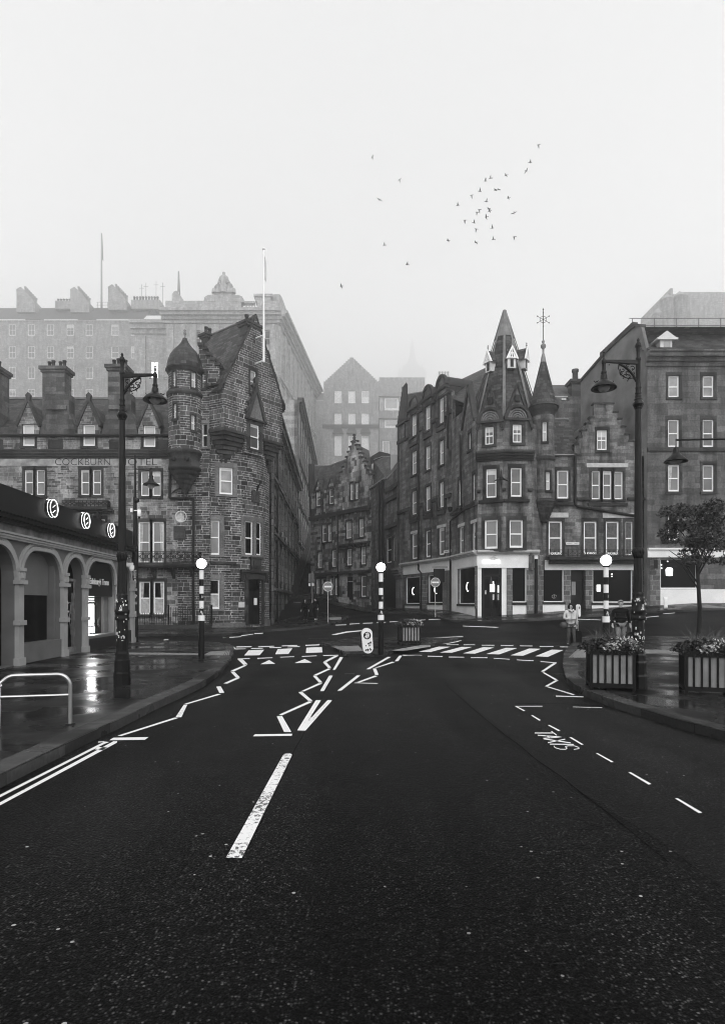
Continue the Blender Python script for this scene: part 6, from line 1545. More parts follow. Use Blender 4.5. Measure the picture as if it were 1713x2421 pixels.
# end turrets and sloping gable stacks
mb = MB(); mb.box(FB1, up(603), up(640), zat(712, 210), zat(702, 210), -3, 0); mb.box(FB1, up(612), up(640), zat(730, 210), zat(700, 210), -3, -.2); mb.box(FB1, up(600), up(645), zat(702, 210), zat(696, 210), -3.4, .3); mb.build('attic_block', 'farpale', big)
mb = MB(); z_ = lambda py: zat(py, 210)
mb.prism(FB2, [(2, zt1_), (2, z_(688)), (4, z_(684)), (6, z_(682)), (16, z_(690)), (28, z_(702)), (30, zt1_)], -1.5, 0); mb.prism(FB2, [(48, zt1_), (48, zt1_+7), (68, zt1_+6), (72, zt1_)], -1.5, 0); mb.build('side_gable', 'farpale', big)
mb = MB(); mb.prism(FB1, [(up(404), zp), (up(404), z_(692)), (up(409), z_(685)), (up(415), z_(683)), (up(428), z_(700)), (up(434), zp)], -3, -.5); mb.build('chimney', 'farpale', big)
# lower wing of the same block
FB3 = Pl((xat(318, 224), 224), (xat(403, 224), 224), 2); z3 = lambda py: zat(py, 224); u3 = lambda px: FB3.uz(px, 900)[0]
mb = MB(); wall(mb, FB3, [(0, 2), (FB3.L, 2), (FB3.L, z3(770)), (0, z3(770))], [(u3(357), u3(373), z3(893), z3(855))], .4); moulding(mb, FB3, -1.2, FB3.L, z3(790), [(.8, .3), (.8, .8), (.5, 1.3)]); mb.box(FB3, u3(330), FB3.L, z3(770), z3(752), -3, -.3)
for px in (330, 415): mb.box(FB3, u3(px), u3(px)+2.4, 2, z3(795), 0, .4)
mb.build('wing_wall', 'farpale', big)
mb = MB(); mb.box(FB3, u3(357), u3(373), z3(893), z3(855), -.4, -.3); w = mb.build('window', 'litwin', big)
mb = MB(); c = (u3(357)+u3(373))/2; mb.box(FB3, c-.16, c+.16, z3(893), z3(855), -.3, -.26); mb.box(FB3, u3(357), u3(373), z3(874)-.16, z3(874)+.16, -.3, -.26); mb.build('glazing_bar', 'offwhite', w)
fr = Pl((xat(392, 210), 224), (xat(392, 210)+.01, 210))
# long tenement at far left
ten = thing('hill_tenement', 'long many storeyed foggy tenement with tall sloping chimney stacks behind the hotel', 'building')
FK = Pl((xat(-180, 244), 244), (xat(322, 244), 244), 2); zK = lambda py: zat(py, 244); uK = lambda px: FK.uz(px, 900)[0]
rect = []
for px0, px1 in ((110, 127), (157, 174), (202, 219), (263, 280), (309, 322), (65, 82), (20, 37), (-25, -8), (-80, -63)):
    for y0, y1 in ((766, 793), (818, 847), (866, 896), (919, 937)):
        if px0 > 230 and y0 > 850: continue
        rect.append((uK(px0), min(uK(px1), FK.L-.2), zK(y1), zK(y0)))
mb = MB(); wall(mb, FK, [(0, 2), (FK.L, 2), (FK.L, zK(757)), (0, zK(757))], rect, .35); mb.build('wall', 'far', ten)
for h in rect: window(ten, FK, h, 'pane_mid', rec=.12, fw=.13, bars=1, sur=None)
mb = MB(); mb.face([FK.P(0, .4, zK(757)), FK.P(FK.L+3, .4, zK(757)), FK.P(FK.L+3, -6, zat(728, 256)), FK.P(0, -6, zat(728, 256))]); mb.build('roof', 'farslate', ten)
mb = MB()
for px in (160, 222): mb.face([FK.P(uK(px-6), -2.0, zK(753)+.3), FK.P(uK(px+4), -2.0, zK(753)+.3), FK.P(uK(px+14), -3.6, zK(743)+.6), FK.P(uK(px+4), -3.6, zK(743)+.6)])
mb.build('skylight', 'pane_light', ten)
for xo, k in ((0, 1), (91, 1.0), (-130, 1)):
    mb = MB(); pp = [(152, 735), (152, 684), (151, 681), (160, 675), (163, 675), (190, 704), (197, 716), (197, 735)]
    mb.prism(FK, [(uK(x+xo), zat(y-(6 if xo == 91 else 0), 248)) for x, y in pp], -6, -2.5); c = mb.build('chimney', 'far', ten)
    for k in range(7): mb = MB(); px = 164+xo+k*4.4; py = 676+k*4.6-(6 if xo == 91 else 0); p = FK.P(uK(px), -4, 0); zz = zat(py, 248); mb.lathe((p.x, p.y), [(.42, zz-.5), (.36, zz+1.3), (.5, zz+1.4), (.5, zz+1.8), (.2, zz+1.8)], 8); mb.build('chimney_pot', 'far', c)
mb = MB(); mb.box(FK, uK(296), uK(366), zat(735, 252), zat(714, 252), -6, -3); c = mb.build('chimney', 'far', ten); pots(c, [tuple(FK.P(uK(300)+k*1.2, -4, 0).xy) for k in range(9)], zat(714, 252), .5, 2.2)
mb = MB(); mb.box(FK, uK(112), uK(152), zat(735, 252), zat(716, 252), -6, -3); c = mb.build('chimney', 'far', ten); pots(c, [tuple(FK.P(uK(114)+k*1.2, -4, 0).xy) for k in range(6)], zat(716, 252), .5, 1.6)
mb = MB(); zr_ = zat(728, 256)
for px in (200, 212, 225, 238, 288, 295, 370, 382, 394): mb.tube([FK.P(uK(px), -6, zr_), FK.P(uK(px), -6, zat(714, 256))], .09, 4)
for a, b in ((197, 240), (288, 296), (368, 404)):
    for y in (714, 721): mb.tube([FK.P(uK(a), -6, zat(y, 256)), FK.P(uK(b), -6, zat(y, 256))], .09, 4)
mb.build('roof_rail', 'far', ten)
mb = MB()
for px, y in ((313, 672), (324, 668), (349, 664), (365, 668)):
    mb.tube([FK.P(uK(px), -5, zat(735, 254)), FK.P(uK(px), -5, zat(y, 254))], .09, 4)
    mb.tube([FK.P(uK(px)-1, -5, zat(y+9, 254)), FK.P(uK(px)+1, -5, zat(y+9, 254))], .07, 4)
mb.build('aerial', 'far', ten)
def fpole(px, y0, y1, d, label):
    mb = MB(); x = xat(px, d); mb.tube([(x, d, zat(y0, d)), (x, d, zat(y1, d))], .42, 6, r2=.24)
    o = tag(mb.build('flagpole', 'far'), label, 'flagpole'); mb = MB(); z0 = zat(y1, d); mb.grid([[(x+.2+s*t*1.6, d+.4*math.sin(s*4), z0-t*11-3*s) for s in (0, .15, .3)] for t in (.0, .3, .6, 1)]); mb.build('flag', 'farslate', o)
fpole(240, 735, 551, 262, 'very tall faint flagpole on the foggy roof at far left'); fpole(422, 690, 641, 230, 'short faint leaning flagpole beside the council building pediment')
# castle-like block top right
cas = thing('turreted_building', 'faint turreted stone mass in the fog at upper right edge', 'building')
fr = Pl((xat(1543, 224), 224), (xat(1760, 224), 224), 2); z_ = lambda py: zat(py, 224); u_ = lambda px: fr.uz(px, 900)[0]
mb = MB(); mb.prism(fr, [(0, 3), (fr.L, 3), (fr.L, z_(690)), (u_(1604), z_(690)), (u_(1597), z_(695)), (u_(1590), z_(695)), (u_(1590), z_(681)), (u_(1584), z_(681)), (u_(1584), z_(697)), (u_(1573), z_(708)), (u_(1565), z_(722)), (u_(1565), z_(735)), (u_(1558), z_(729)), (u_(1552), z_(735)), (u_(1544), z_(748)), (0, z_(775))], -12, 0)
mb.build('wall', 'far', cas)
mb = MB()
for px, yt, r_ in ((1553, 740, 1.7), (1576, 706, 2.3), (1605, 700, 2.6)): p = fr.P(u_(px), .0, 0); mb.lathe((p.x, p.y), [(r_, z_(800)), (r_, z_(yt+6)), (r_*1.15, z_(yt+5)), (r_*1.1, z_(yt+2)), (0, z_(yt-12))], 12)
mb.build('turret', 'far', cas)
# tiers added to darken the alley's left side; far tier painted pale as haze
al = thing('added_alley_block', 'stone block added to darken the left of the alley, rising in two tiers', 'building')
for (a, b, zt, rows_) in (((-6.9, 46.5), (-8.1, 76), 15.8, (3.5, 7.8, 12)), ((-8.1, 76), (-9.4, 128), 27, (5, 10, 15, 20.5))):
    fr = Pl(a, b, 1.3); fr.n = Vector((fr.d.y, -fr.d.x)); hs = []
    n = int(fr.L/4.2)
    for i in range(n):
        for z in rows_: hs.append((1.4+i*4.2, 2.7+i*4.2, z, z+2.3))
    mb = MB(); wall(mb, fr, [(0, -.2), (fr.L, -.2), (fr.L, zt), (0, zt)], hs, .3); mb.face([fr.P(0, 0, zt), fr.P(fr.L, 0, zt), fr.P(fr.L, -8, zt), fr.P(0, -8, zt)]); mb.face([fr.P(0, 0, 0), fr.P(0, -8, 0), fr.P(0, -8, zt), fr.P(0, 0, zt)]); mb.build('wall', 'rustic' if zt < 20 else 'farpale', al)
    for h in hs: window(al, fr, h, 'pane_dark', rec=.2, fw=.06, frame='dress', sur='rustic', jamb=.25, lint=.3)
    mb = MB()
    for z in rows_: moulding(mb, fr, 0, fr.L, z-1.1, [(.15, .12), (.15, .22)])
    moulding(mb, fr, 0, fr.L, zt-.5, [(.2, .2), (.25, .45), (.15, .6)])
    for i in range(n+1): mb.box(fr, i*4.2-.3, i*4.2+.3, 0, zt-.5, -.02, .12)
    mb.build('string_course', 'rustic', al)
mb = MB(); fr = Pl((-6.9, 46.5), (-8.1, 76)); fr.n = Vector((fr.d.y, -fr.d.x)); mb.tube([fr.P(2.2, .2, 0), fr.P(2.2, .2, 15.4)], .08, 6); mb.build('downpipe', 'pipe', al)
# steps climbing the dark alley
mb = MB(); A0, B0 = Vector((-7.6, 61)), Vector((-5.7, 65.6)); A1, B1 = Vector((-9.2, 118)), Vector((-6.6, 118)); n = 64
for k in range(n):
    t0, t1 = k/n, (k+1)/n; a, b, c, d = A0.lerp(A1, t0), B0.lerp(B1, t0), B0.lerp(B1, t1), A0.lerp(A1, t1); z = 2.0+k*.27
    mb.face([(a.x, a.y, z-.27), (b.x, b.y, z-.27), (b.x, b.y, z), (a.x, a.y, z)]); mb.face([(a.x, a.y, z), (b.x, b.y, z), (c.x, c.y, z), (d.x, d.y, z)])
st_ = struct(mb.build('steps', 'setts'))
mb = MB()
for k in range(0, 40, 8):
    t = k/n; a = A0.lerp(A1, t).lerp(B0.lerp(B1, t), .5); z = 2+k*.27; mb.tube([(a.x, a.y, z), (a.x, a.y, z+1)], .03, 5)
t = 40/n; a = A0.lerp(A1, 0).lerp(B0, .5); b = A0.lerp(A1, t).lerp(B0.lerp(B1, t), .5); mb.tube([(a.x, a.y, 3), (b.x, b.y, 2+40*.27+1)], .03, 5)
tag(mb.build('handrail', 'black'), 'thin black handrail up the middle of the dark alley steps', 'handrail')

# ---------------------------------------------------------------- tram shop on the left
sh = thing('tram_shop', 'low arcaded shop with dark lit-sign fascia reading Edinburgh Trams at left', 'shop')
FS = Pl((-8.25, 12.0), (-8.85, 22.6)); FS.n = Vector((1, 0)).lerp(Vector((1, 0)), 0)
FS.n = Vector((-FS.d.y, FS.d.x)); FS.n = FS.n if FS.n.x > 0 else -FS.n
LS = FS.L; us = lambda px: FS.uz(px, 1400)[0]
ZT, ZFB, ZEB = 4.32, 3.52, 3.2
def arch_pts(u0, u1, zs, zc, rr=None):
    w = u1-u0; rr = rr or w/2; h = zc-zs; out = [(u0, zs)]
    for i in range(1, 9): t = math.pi-math.pi/2*i/8; out.append((u0+rr+rr*math.cos(t), zs+h*math.sin(t)))
    for i in range(0, 9): t = math.pi/2-math.pi/2*i/8; out.append((u1-rr+rr*math.cos(t), zs+h*math.sin(t)))
    o = [out[0]]
    for p in out[1:]:
        if abs(p[0]-o[-1][0])+abs(p[1]-o[-1][1]) > 1e-4: o.append(p)
    return o
u2a, u2b = us(153), us(196); u3a, u3b = us(202), us(270); u4a, u4b = us(282), us(307)
u1b = us(141); u1a = u1b-2.2; u0b = u1a-.3; u0a = u0b-2.0
ops = [(u1a, u1b, 2.28, 3.0, .75), (u2a, u2b, 2.4, 3.0, None), (u3a, u3b, 2.28, 3.0, .75), (u4a, u4b, 2.4, 3.0, None)]
if u0a > 0: ops.insert(0, (u0a, u0b, 2.28, 3.0, .75))
holes_ = []
for a, b, zs, zc, rr in ops: ap_ = arch_pts(a, b, zs, zc, rr); holes_.append([(a, .13)]+ap_+[(b, .13)])
mb = MB(); wall(mb, FS, [(0, .1), (LS, .1), (LS, ZEB), (0, ZEB)], holes_, .32); mb.build('arcade_wall', 'pilaster', sh)
for a, b, zs, zc, rr in ops:   # archivolts: two stepped rings
    mb = MB()
    for e0, e1, o_ in ((.0, .1, .07), (.12, .2, .045)):
        rr0 = rr or (b-a)/2
        q1 = arch_pts(a-e1, b+e1, zs, zc+e1, rr0+e1); q0 = arch_pts(a-e0, b+e0, zs, zc+e0, rr0+e0)
        m_ = min(len(q0), len(q1))
        for i in range(m_-1): mb.prism(FS, [q0[i], q0[i+1], q1[i+1], q1[i]], -.01, o_)
    mb.build('archivolt', 'arch_paint', sh)
for u in [us(147), us(198), us(276), us(310), u0b+.15]:
    mb = MB(); w = .13
    mb.box(FS, u-w, u+w, .1, 2.1, -.01, .1); mb.box(FS, u-w-.04, u+w+.04, 1.1, 1.22, -.01, .15); mb.box(FS, u-w-.05, u+w+.05, 2.1, 2.2, -.01, .17); mb.box(FS, u-w-.01, u+w+.01, 2.2, 2.42, -.01, .12); mb.box(FS, u-w*.6, u+w*.6, 2.24, 2.38, .12, .16); mb.box(FS, u-w-.03, u+w+.03, 2.42, 2.5, -.01, .15)
    mb.box(FS, u-w-.03, u+w+.03, .1, .3, -.01, .13); mb.build('pilaster', 'arch_paint', sh)
CS = Cy((-9.95, 22.6), 1.1)
mb = MB(); mb.box(FS, 0, LS, ZEB, ZFB, -.02, .06); mb.build('entablature', 'band', sh)
mb = MB(); 
for z, o_ in ((ZEB-.05, .1), (ZEB, .13), (ZEB+.06, .16)): mb.box(FS, 0, LS, z, z+.05, -.02, o_)
mb.build('arcade_moulding', 'arch_paint', sh)
# fascia straight run then round the corner
def curvrun(mb, z0, z1, o_, m=None):
    c0 = Cy((-9.95, 22.6), 1.1); mb.box(c0, 0, 0.001, z0, z1, -.01, 0) if 0 else None
    n = 14; rows = []
    for k in range(n+1):
        a = R(90)-R(0)+R(95)*k/n; r_ = 1.1+o_
        rows.append((c0.c.x+r_*math.sin(a), c0.c.y-r_*math.cos(a)))
    for (x0, y0), (x1, y1) in zip(rows, rows[1:]):
        mb.face([(x0, y0, z0), (x1, y1, z0), (x1, y1, z1), (x0, y0, z1)]); mb.face([(x0, y0, z1), (x1, y1, z1), (c0.c.x, c0.c.y, z1)]); mb.face([(x0, y0, z0), (x1, y1, z0), (c0.c.x, c0.c.y, z0)])
for nm, z0, z1, o_, mt in (('fascia', ZFB+.26, ZT, .26, 'fascia'), ('cornice', ZFB+.16, ZFB+.26, .40, 'fascia'), ('cornice', ZFB+.06, ZFB+.16, .32, 'fascia'), ('cornice', ZFB-.02, ZFB+.06, .2, 'fascia'), ('entablature', ZEB, ZFB-.02, .06, 'band'), ('corner_wall', .1, ZEB, .0, 'pilaster')):
    mb = MB(); 
    if nm in ('fascia', 'cornice'): mb.box(FS, 0, LS, z0, z1, -.02, o_)
    curvrun(mb, z0, z1, o_); mb.build(nm, mt, sh)
mb = MB(); q = [FS.P(0, .2, ZT-.02), FS.P(LS, .2, ZT-.02), Vector((-9.9, 23.6, ZT-.02)), Vector((-22, 23.6, ZT-.02)), Vector((-22, 12, ZT-.02))]; mb.face(q)
mb.face([Vector((-9.9, 23.68, .1)), Vector((-22, 23.68, .1)), Vector((-22, 23.68, ZT)), Vector((-9.9, 23.68, ZT))]); mb.build('roof', 'fascia', sh)
# infill behind arches
uo = lambda px, o=-.24: FS.uz(px, 1400, o)[0]
mb = MB(); mb.face([FS.P(0, -.3, .1), FS.P(LS, -.3, .1), FS.P(LS, -.3, 3.05), FS.P(0, -.3, 3.05)]); mb.build('interior_shade_sheet', 'pane_dark', sh)  # flat dark sheet: the interior's shade is put into its colour
mb = MB(); mb.box(FS, u1a, u1b, 1.85, 2.98, -.31, -.26); mb.box(FS, u1b-.12, u1b, .5, 2.9, -.3, -.1); mb.box(FS, u1a, u1b, .14, .62, -.28, .05); mb.build('window_infill', 'pilaster', sh)
mb = MB(); a, b = u2a, u2b; mb.box(FS, a, b, 2.3, 2.38, -.3, -.22); mb.box(FS, b-.14, b-.04, .14, 2.3, -.3, -.22); mb.box(FS, a, a+.06, .14, 2.3, -.3, -.22); mb.box(FS, a, b, .14, .3, -.3, -.2); sd = mb.build('shop_door', 'band', sh)
mb = MB(); mb.box(FS, a+.06, b-.14, 1.95, 2.3, -.28, -.24); mb.build('door_header', 'door', sd)
mb = MB(); cu, cz = uo(164, -.28), 1.15
for r_ in (.42, .2): 
    pts = [FS.P(cu+r_*math.cos(t), -.285, cz+r_*1.2*math.sin(t)) for t in [R(-60)+i*R(300)/18 for i in range(19)]]; mb.tube(pts, .018, 5)
for k in range(5): t = R(72*k); mb.tube([FS.P(cu, -.285, cz), FS.P(cu+.42*math.cos(t), -.285, cz+.5*math.sin(t))], .016, 5)
mb.build('cog_graphic', 'band', sd)
mb = MB(); uu = uo(160, -.23); mb.prism(FS, [(uu-.03, 1.45), (uu+.03, 1.45), (uu+.03, 1.62), (uu+.07, 1.62), (uu, 1.74), (uu-.07, 1.62), (uu-.03, 1.62)], -.24, -.235); mb.box(FS, uu-.08, uu+.08, 1.36, 1.41, -.24, -.235); mb.build('arrow_sticker', 'plate', sd)
# window bay with sign, screen
uo = lambda px, o=-.24: FS.uz(px, 1400, o)[0]
mb = MB(); mb.box(FS, u3a+.01, u3b-.01, 1.86, 2.97, -.29, -.07); sb = mb.build('sign_board', 'door', sh)
text_obj('sign_lettering', 'Edinburgh Trams', .27, Pl(FS.A, FS.B), (uo(212, -.065)+uo(257, -.065))/2, 2.34, 0, 'plate', sb, .004, off=.008, fitw=uo(257, -.065)-uo(212, -.065))
for o in sb.children:
    for v in o.data.vertices: v.co += Vector((FS.n.x, FS.n.y, 0))*(-.065)
mb = MB(); mb.box(FS, u3a, u3b, .5, .6, -.3, .06); mb.box(FS, u3b-.42, u3b-.03, .6, 1.86, -.3, -.22); mb.build('window_sill', 'pilaster', sh)
mb = MB(); mb.box(FS, u3a-.1, u3b+.02, .1, .5, -.05, .06); mb.box(FS, u4a, u4b, .1, .6, -.1, .05); mb.build('stall_riser', 'door', sh)
mb = MB(); mb.box(FS, uo(210), uo(222), .98, 1.6, -.27, -.24); sc_ = mb.build('ticket_screen', 'screen', sh)
mb = MB(); mb.box(FS, uo(207), uo(223), .66, .83, -.27, -.23); mb.build('ticket_panel', 'screen', sc_)
mb = MB()
for z in (1.84, 1.76, 1.68, .92, .88): mb.box(FS, uo(210), uo(222), z, z+.03, -.27, -.23)
mb.build('screen_text_lines', 'neon', sc_)
mb = MB()
for r_ in (.12, .17): mb.tube([FS.P(uo(238)+r_*math.cos(t)*1.4, -.26, .98+r_*math.sin(t)) for t in [R(110)+i*R(140)/6 for i in range(7)]], .01, 4)
mb.build('chevron_graphic', 'pilaster', sh)
# round illuminated signs
for px, py in ((118, 1202), (197, 1231), (258, 1254)):
    fo = Pl(FS.A+FS.n*.27, FS.B+FS.n*.27); u, z = fo.uz(px, py); R_ = .235
    z = fo.uz(px, py)[1]
    mb = MB(); o0 = FS.n
    def ring(mb, r, o_, th): mb.tube([FS.P(u+r*math.cos(t), .27+o_, z+r*math.sin(t)) for t in [i*math.pi/12 for i in range(25)]], th, 6)
    mb2 = MB(); 
    for k in range(24):
        t0, t1 = k*math.pi/12, (k+1)*math.pi/12
        mb2.face([FS.P(u, .37, z), FS.P(u+R_*math.cos(t0), .37, z+R_*math.sin(t0)), FS.P(u+R_*math.cos(t1), .37, z+R_*math.sin(t1))])
        mb2.face([FS.P(u+R_*math.cos(t0), .27, z+R_*math.sin(t0)), FS.P(u+R_*math.cos(t1), .27, z+R_*math.sin(t1)), FS.P(u+R_*math.cos(t1), .37, z+R_*math.sin(t1)), FS.P(u+R_*math.cos(t0), .37, z+R_*math.sin(t0))])
    rs_ = mb2.build('round_sign', 'fascia', sh)
    mb = MB(); ring(mb, R_-.01, .11, .010); ring(mb, R_-.0, .04, .007); ring(mb, R_+.01, -.03, .005)
    for k in (-1, 1): mb.tube([FS.P(u-.07, .378, z+k*.07-.05), FS.P(u+.07, .378, z+k*.07+.03)], .007, 5)
    mb.build('neon_ring', 'neon', rs_)
mb = MB(); p = FS.P(LS-.2, .1, 3.0); mb.wbox(p.x-.02, p.x+.3, p.y-.05, p.y+.05, p.z-.02, p.z+.12); mb.lathe((p.x+.25, p.y), [(.1, p.z+.02), (.1, p.z-.1), (.06, p.z-.18), (0, p.z-.2)], 10)
tag(mb.build('security_camera', 'plate'), 'white dome security camera on the shop corner', 'camera')

# ---------------------------------------------------------------- ornate street lamps
def make_lamp():
    t = thing('street_lamp', 'ornate black cast iron street lamp', 'street lamp')
    K = .00789; prof = []
    for hw, y in ((19, 1619), (19, 1592), (17.2, 1588), (17, 1562), (15, 1558), (15, 1545), (13.5, 1541), (13, 1540)): prof.append((hw*K, .12+(1619-y)*K))
    base = prof; mb = MB(); mb.lathe((0, 0), prof, 8, smooth=False, rot=R(22.5)); mb.build('base', 'cast', t)
    z = lambda y: CZ+(HY-y)*K
    mb = MB(); mb.lathe((0, 0), [(13*K, z(1541)), (12.6*K, z(1467)), (13*K, z(1466))], 8, smooth=False, rot=R(22.5))
    mb.lathe((0, 0), [(15.5*K, z(1466)), (16.8*K, z(1462)), (15*K, z(1458)), (15*K, z(1453)), (16.5*K, z(1449)), (17.2*K, z(1444)), (14*K, z(1440)), (14*K, z(1424)), (14.6*K, z(1421)), (12.4*K, z(1419)), (12.2*K, z(1410)), (13*K, z(1407)), (11*K, z(1404))], 20)
    mb.build('pedestal', 'cast', t)
    mb = MB(); n = 16; rows = []   # fluted lower shaft
    for y, hw in ((1404, 11.2), (1328, 9.4)):
        rows.append([((hw*K*(1 if k % 2 else .88))*math.cos(math.pi*2*k/n), (hw*K*(1 if k % 2 else .88))*math.sin(math.pi*2*k/n), z(y)) for k in range(n)])
    mb.grid(rows, None, False, True)
    mb.lathe((0, 0), [(9.4*K, z(1328)), (11*K, z(1324)), (11.8*K, z(1318)), (11.2*K, z(1311)), (12*K, z(1306)), (9*K, z(1304))], 16)
    for k in range(8): a = math.pi/4*k; mb.lathe((11.3*K*math.cos(a), 11.3*K*math.sin(a)), [(0, z(1322)), (2.2*K, z(1316)), (2.4*K, z(1311)), (0, z(1306))], 6)
    mb.lathe((0, 0), [(9*K, z(1304)), (6.6*K, z(993))], 16); mb.build('shaft', 'cast', t)
    mb = MB(); mb.lathe((0, 0), [(6.6*K, z(994)), (8.5*K, z(992)), (8.5*K, z(990)), (12*K, z(983)), (11.6*K, z(979)), (8.6*K, z(974)), (9*K, z(971)), (6.8*K, z(969)), (7*K, z(963)), (6*K, z(961))], 8, smooth=False, rot=R(22.5))
    mb.lathe((0, 0), [(6*K, z(961)), (7.2*K, z(958)), (6*K, z(955)), (6*K, z(948)), (7*K, z(946)), (5.6*K, z(943)), (5.6*K, z(936)), (5*K, z(930)), (5*K, z(886)), (6.2*K, z(884)), (6.2*K, z(880)), (4.3*K, z(877)), (4.3*K, z(864)), (5.2*K, z(861)), (4.6*K, z(858)), (7*K, z(854)), (7.2*K, z(850)), (4.2*K, z(844)), (2.2*K, z(842)), (3.6*K, z(839)), (1.5*K, z(835)), (0, z(833))], 16)
    mb.build('upper_pole', 'cast', t)
    mb = MB(); X = lambda px: (px-289)*K
    mb.face  # arm
    def bar(x0, z00, z01, x1, z10, z11, w=.03):
        q = [(x0, z00), (x1, z10), (x1, z11), (x0, z01)]
        for s in (-w, w): mb.face([(x, s, zz) for x, zz in q])
        for i in range(4): a, b = q[i], q[(i+1) % 4]; mb.face([(a[0], -w, a[1]), (b[0], -w, b[1]), (b[0], w, b[1]), (a[0], w, a[1])])
    bar(X(289), z(893), z(884), X(340), z(890), z(884)); bar(X(340), z(890), z(884), X(366), z(888), z(884))
    cv = [(X(293), z(932)), (X(300), z(918)), (X(310), z(906)), (X(320), z(898)), (X(332), z(892))]
    mb.tube([(x, 0, zz) for x, zz in cv], .022, 6)
    mb.lathe((X(367), 0), [(.02, z(866)), (1.2*K, z(868)), (2.6*K, z(873)), (1.2*K, z(878)), (3.5*K, z(882)), (5*K, z(884)), (5*K, z(891)), (4*K, z(893))], 10)
    mb.build('arm', 'cast', t)
    mb = MB()   # leafy scrollwork
    rng = random.Random(3)
    def scroll(cx_, cz_, r, a0, sg=1):
        pts = []
        for i in range(13): a = a0+sg*i*.42; rr = r*(1-i/15); pts.append((cx_+rr*math.cos(a), 0, cz_+rr*math.sin(a)))
        mb.tube(pts, .0095, 5)
        p = pts[-1]; leafb(p[0], p[2], r*.45)
    def leafb(x, zz, r):
        mb.lathe((x, 0), [(0, zz-r*.5), (r*.6, zz-r*.1), (r*.5, zz+r*.25), (0, zz+r*.55)], 6)
    for cx_, cz_, r, a0, sg in ((X(301), z(902), 6*K, .5, 1), (X(313), z(897), 5*K, 2.5, -1), (X(302), z(914), 5*K, 2, 1), (X(313), z(911), 6*K, 4, 1), (X(324), z(905), 6.5*K, .3, -1), (X(327), z(913), 4.5*K, 5, 1), (X(320), z(919), 4.5*K, 3, -1), (X(309), z(921), 4*K, 1, 1), (X(298), z(924), 3*K, 1, -1)):
        scroll(cx_, cz_, r, a0, sg)
    mb.tube([(X(333), 0, z(893)), (X(334), 0, z(902)), (X(330), 0, z(913)), (X(322), 0, z(921)), (X(310), 0, z(925)), (X(298), 0, z(923))], .01, 5)
    for x, y in ((311, 926), (313, 930), (323, 924), (326, 919), (333, 897), (355, 894), (302, 906), (317, 903)): leafb(X(x), z(y), .024)
    mb.build('scrollwork', 'cast', t)
    mb = MB(); lx = X(367)
    mb.lathe((lx, 0), [(4*K, z(893)), (4.2*K, z(905)), (4.4*K, z(908)), (6.2*K, z(909)), (6.2*K, z(914)), (5.2*K, z(915)), (7.6*K, z(918)), (8.2*K, z(927)), (9.5*K, z(929))], 16)
    mb.lathe((lx, 0), [(9.5*K, z(929)), (17*K, z(934)), (24*K, z(940.5)), (28*K, z(946)), (27.5*K, z(948)), (20*K, z(945)), (12*K, z(943))], 28)
    for s in (-1, 1): mb.tube([(lx+s*12*K, 0, z(930)), (lx+s*20*K, 0, z(933)), (lx+s*22*K, 0, z(930))], .01, 5)
    mb.build('lantern', 'cast', t)
    mb = MB(); mb.lathe((lx, 0), [(14*K, z(943)), (13*K, z(948)), (9*K, z(953)), (4*K, z(955)), (0, z(955.5))], 18); mb.build('glass_bowl', 'glasslens', t)
    mb = MB(); rg = random.Random(5)
    for k in range(34):
        a = rg.uniform(-2.5, -.6); zz = rg.uniform(z(1520), z(1415)); w, h = rg.uniform(.006, .018), rg.uniform(.006, .025); r_ = 13.6*K*.93 if zz < z(1467) else 15.4*K
        p = [(r_*math.cos(a+s*w/r_), r_*math.sin(a+s*w/r_), zz+q_*h) for s, q_ in ((-1, -1), (1, -1), (1, 1), (-1, 1))]
        c = Vector((math.cos(a), math.sin(a), 0))*.012; mb.face([Vector(v)+c for v in p])
    mb.build('stickers', 'sticker', t)
    return t
lamp = make_lamp(); lamp['label'] = 'ornate black cast iron street lamp on left pavement in front of the tram shop'; lamp['group'] = 'ornate street lamps'
lamp.location = (-4.48, 11.36, 0)
lamp2 = copy_tree(lamp); lamp2['label'] = 'ornate black cast iron street lamp on right pavement beside the large flower planter'
lamp2.location = (xat(1508, 10.9), 10.9, 0); lamp2.scale = (1, 1, 1.012); lamp2.rotation_euler = (0, 0, R(180))
for o in lamp2.children:
    if o.name.startswith('stickers'): o.rotation_euler = (0, 0, R(180))
# smaller lantern on the camera pole
d = 23.9; px_ = xat(319, d); t = thing('camera_pole', 'slim dark pole behind the shop with hanging lantern and white dome camera', 'pole'); zq = lambda py: zat(py, d)
mb = MB(); mb.tube([(px_, d, .1), (px_, d, zq(1290))], .12, 12); mb.tube([(px_, d, zq(1290)), (px_, d, zq(1175))], .085, 10, r2=.07); mb.tube([(px_, d, zq(1175)), (px_, d, zq(1076))], .05, 10, r2=.03); mb.build('pole', 'cast', t)
mb = MB(); lx = xat(357, d); mb.tube([(px_, d, zq(1108)), (lx, d, zq(1113))], .02, 6); mb.lathe((lx, d), [(.02, zq(1110)), (.06, zq(1113)), (.05, zq(1122)), (.09, zq(1126)), (.07, zq(1130)), (.1, zq(1133)), (.12, zq(1138)), (.3, zq(1145)), (.3, zq(1147)), (.12, zq(1146))], 20); mb.build('lantern', 'cast', t)
mb = MB(); mb.lathe((lx, d), [(.14, zq(1146)), (.12, zq(1151)), (.05, zq(1156)), (0, zq(1157))], 12); mb.build('glass_bowl', 'glasslens', t)
mb = MB(); cx_ = xat(331, d); mb.lathe((cx_, d-.1), [(0, zq(1206)), (.07, zq(1206)), (.075, zq(1219)), (.05, zq(1222))], 12); mb.wbox(px_, cx_, d-.12, d-.08, zq(1209), zq(1207)); mb.wbox(xat(311, d), xat(316, d), d-.15, d, zq(1212), zq(1203)); c = mb.build('dome_camera', 'plate', t)
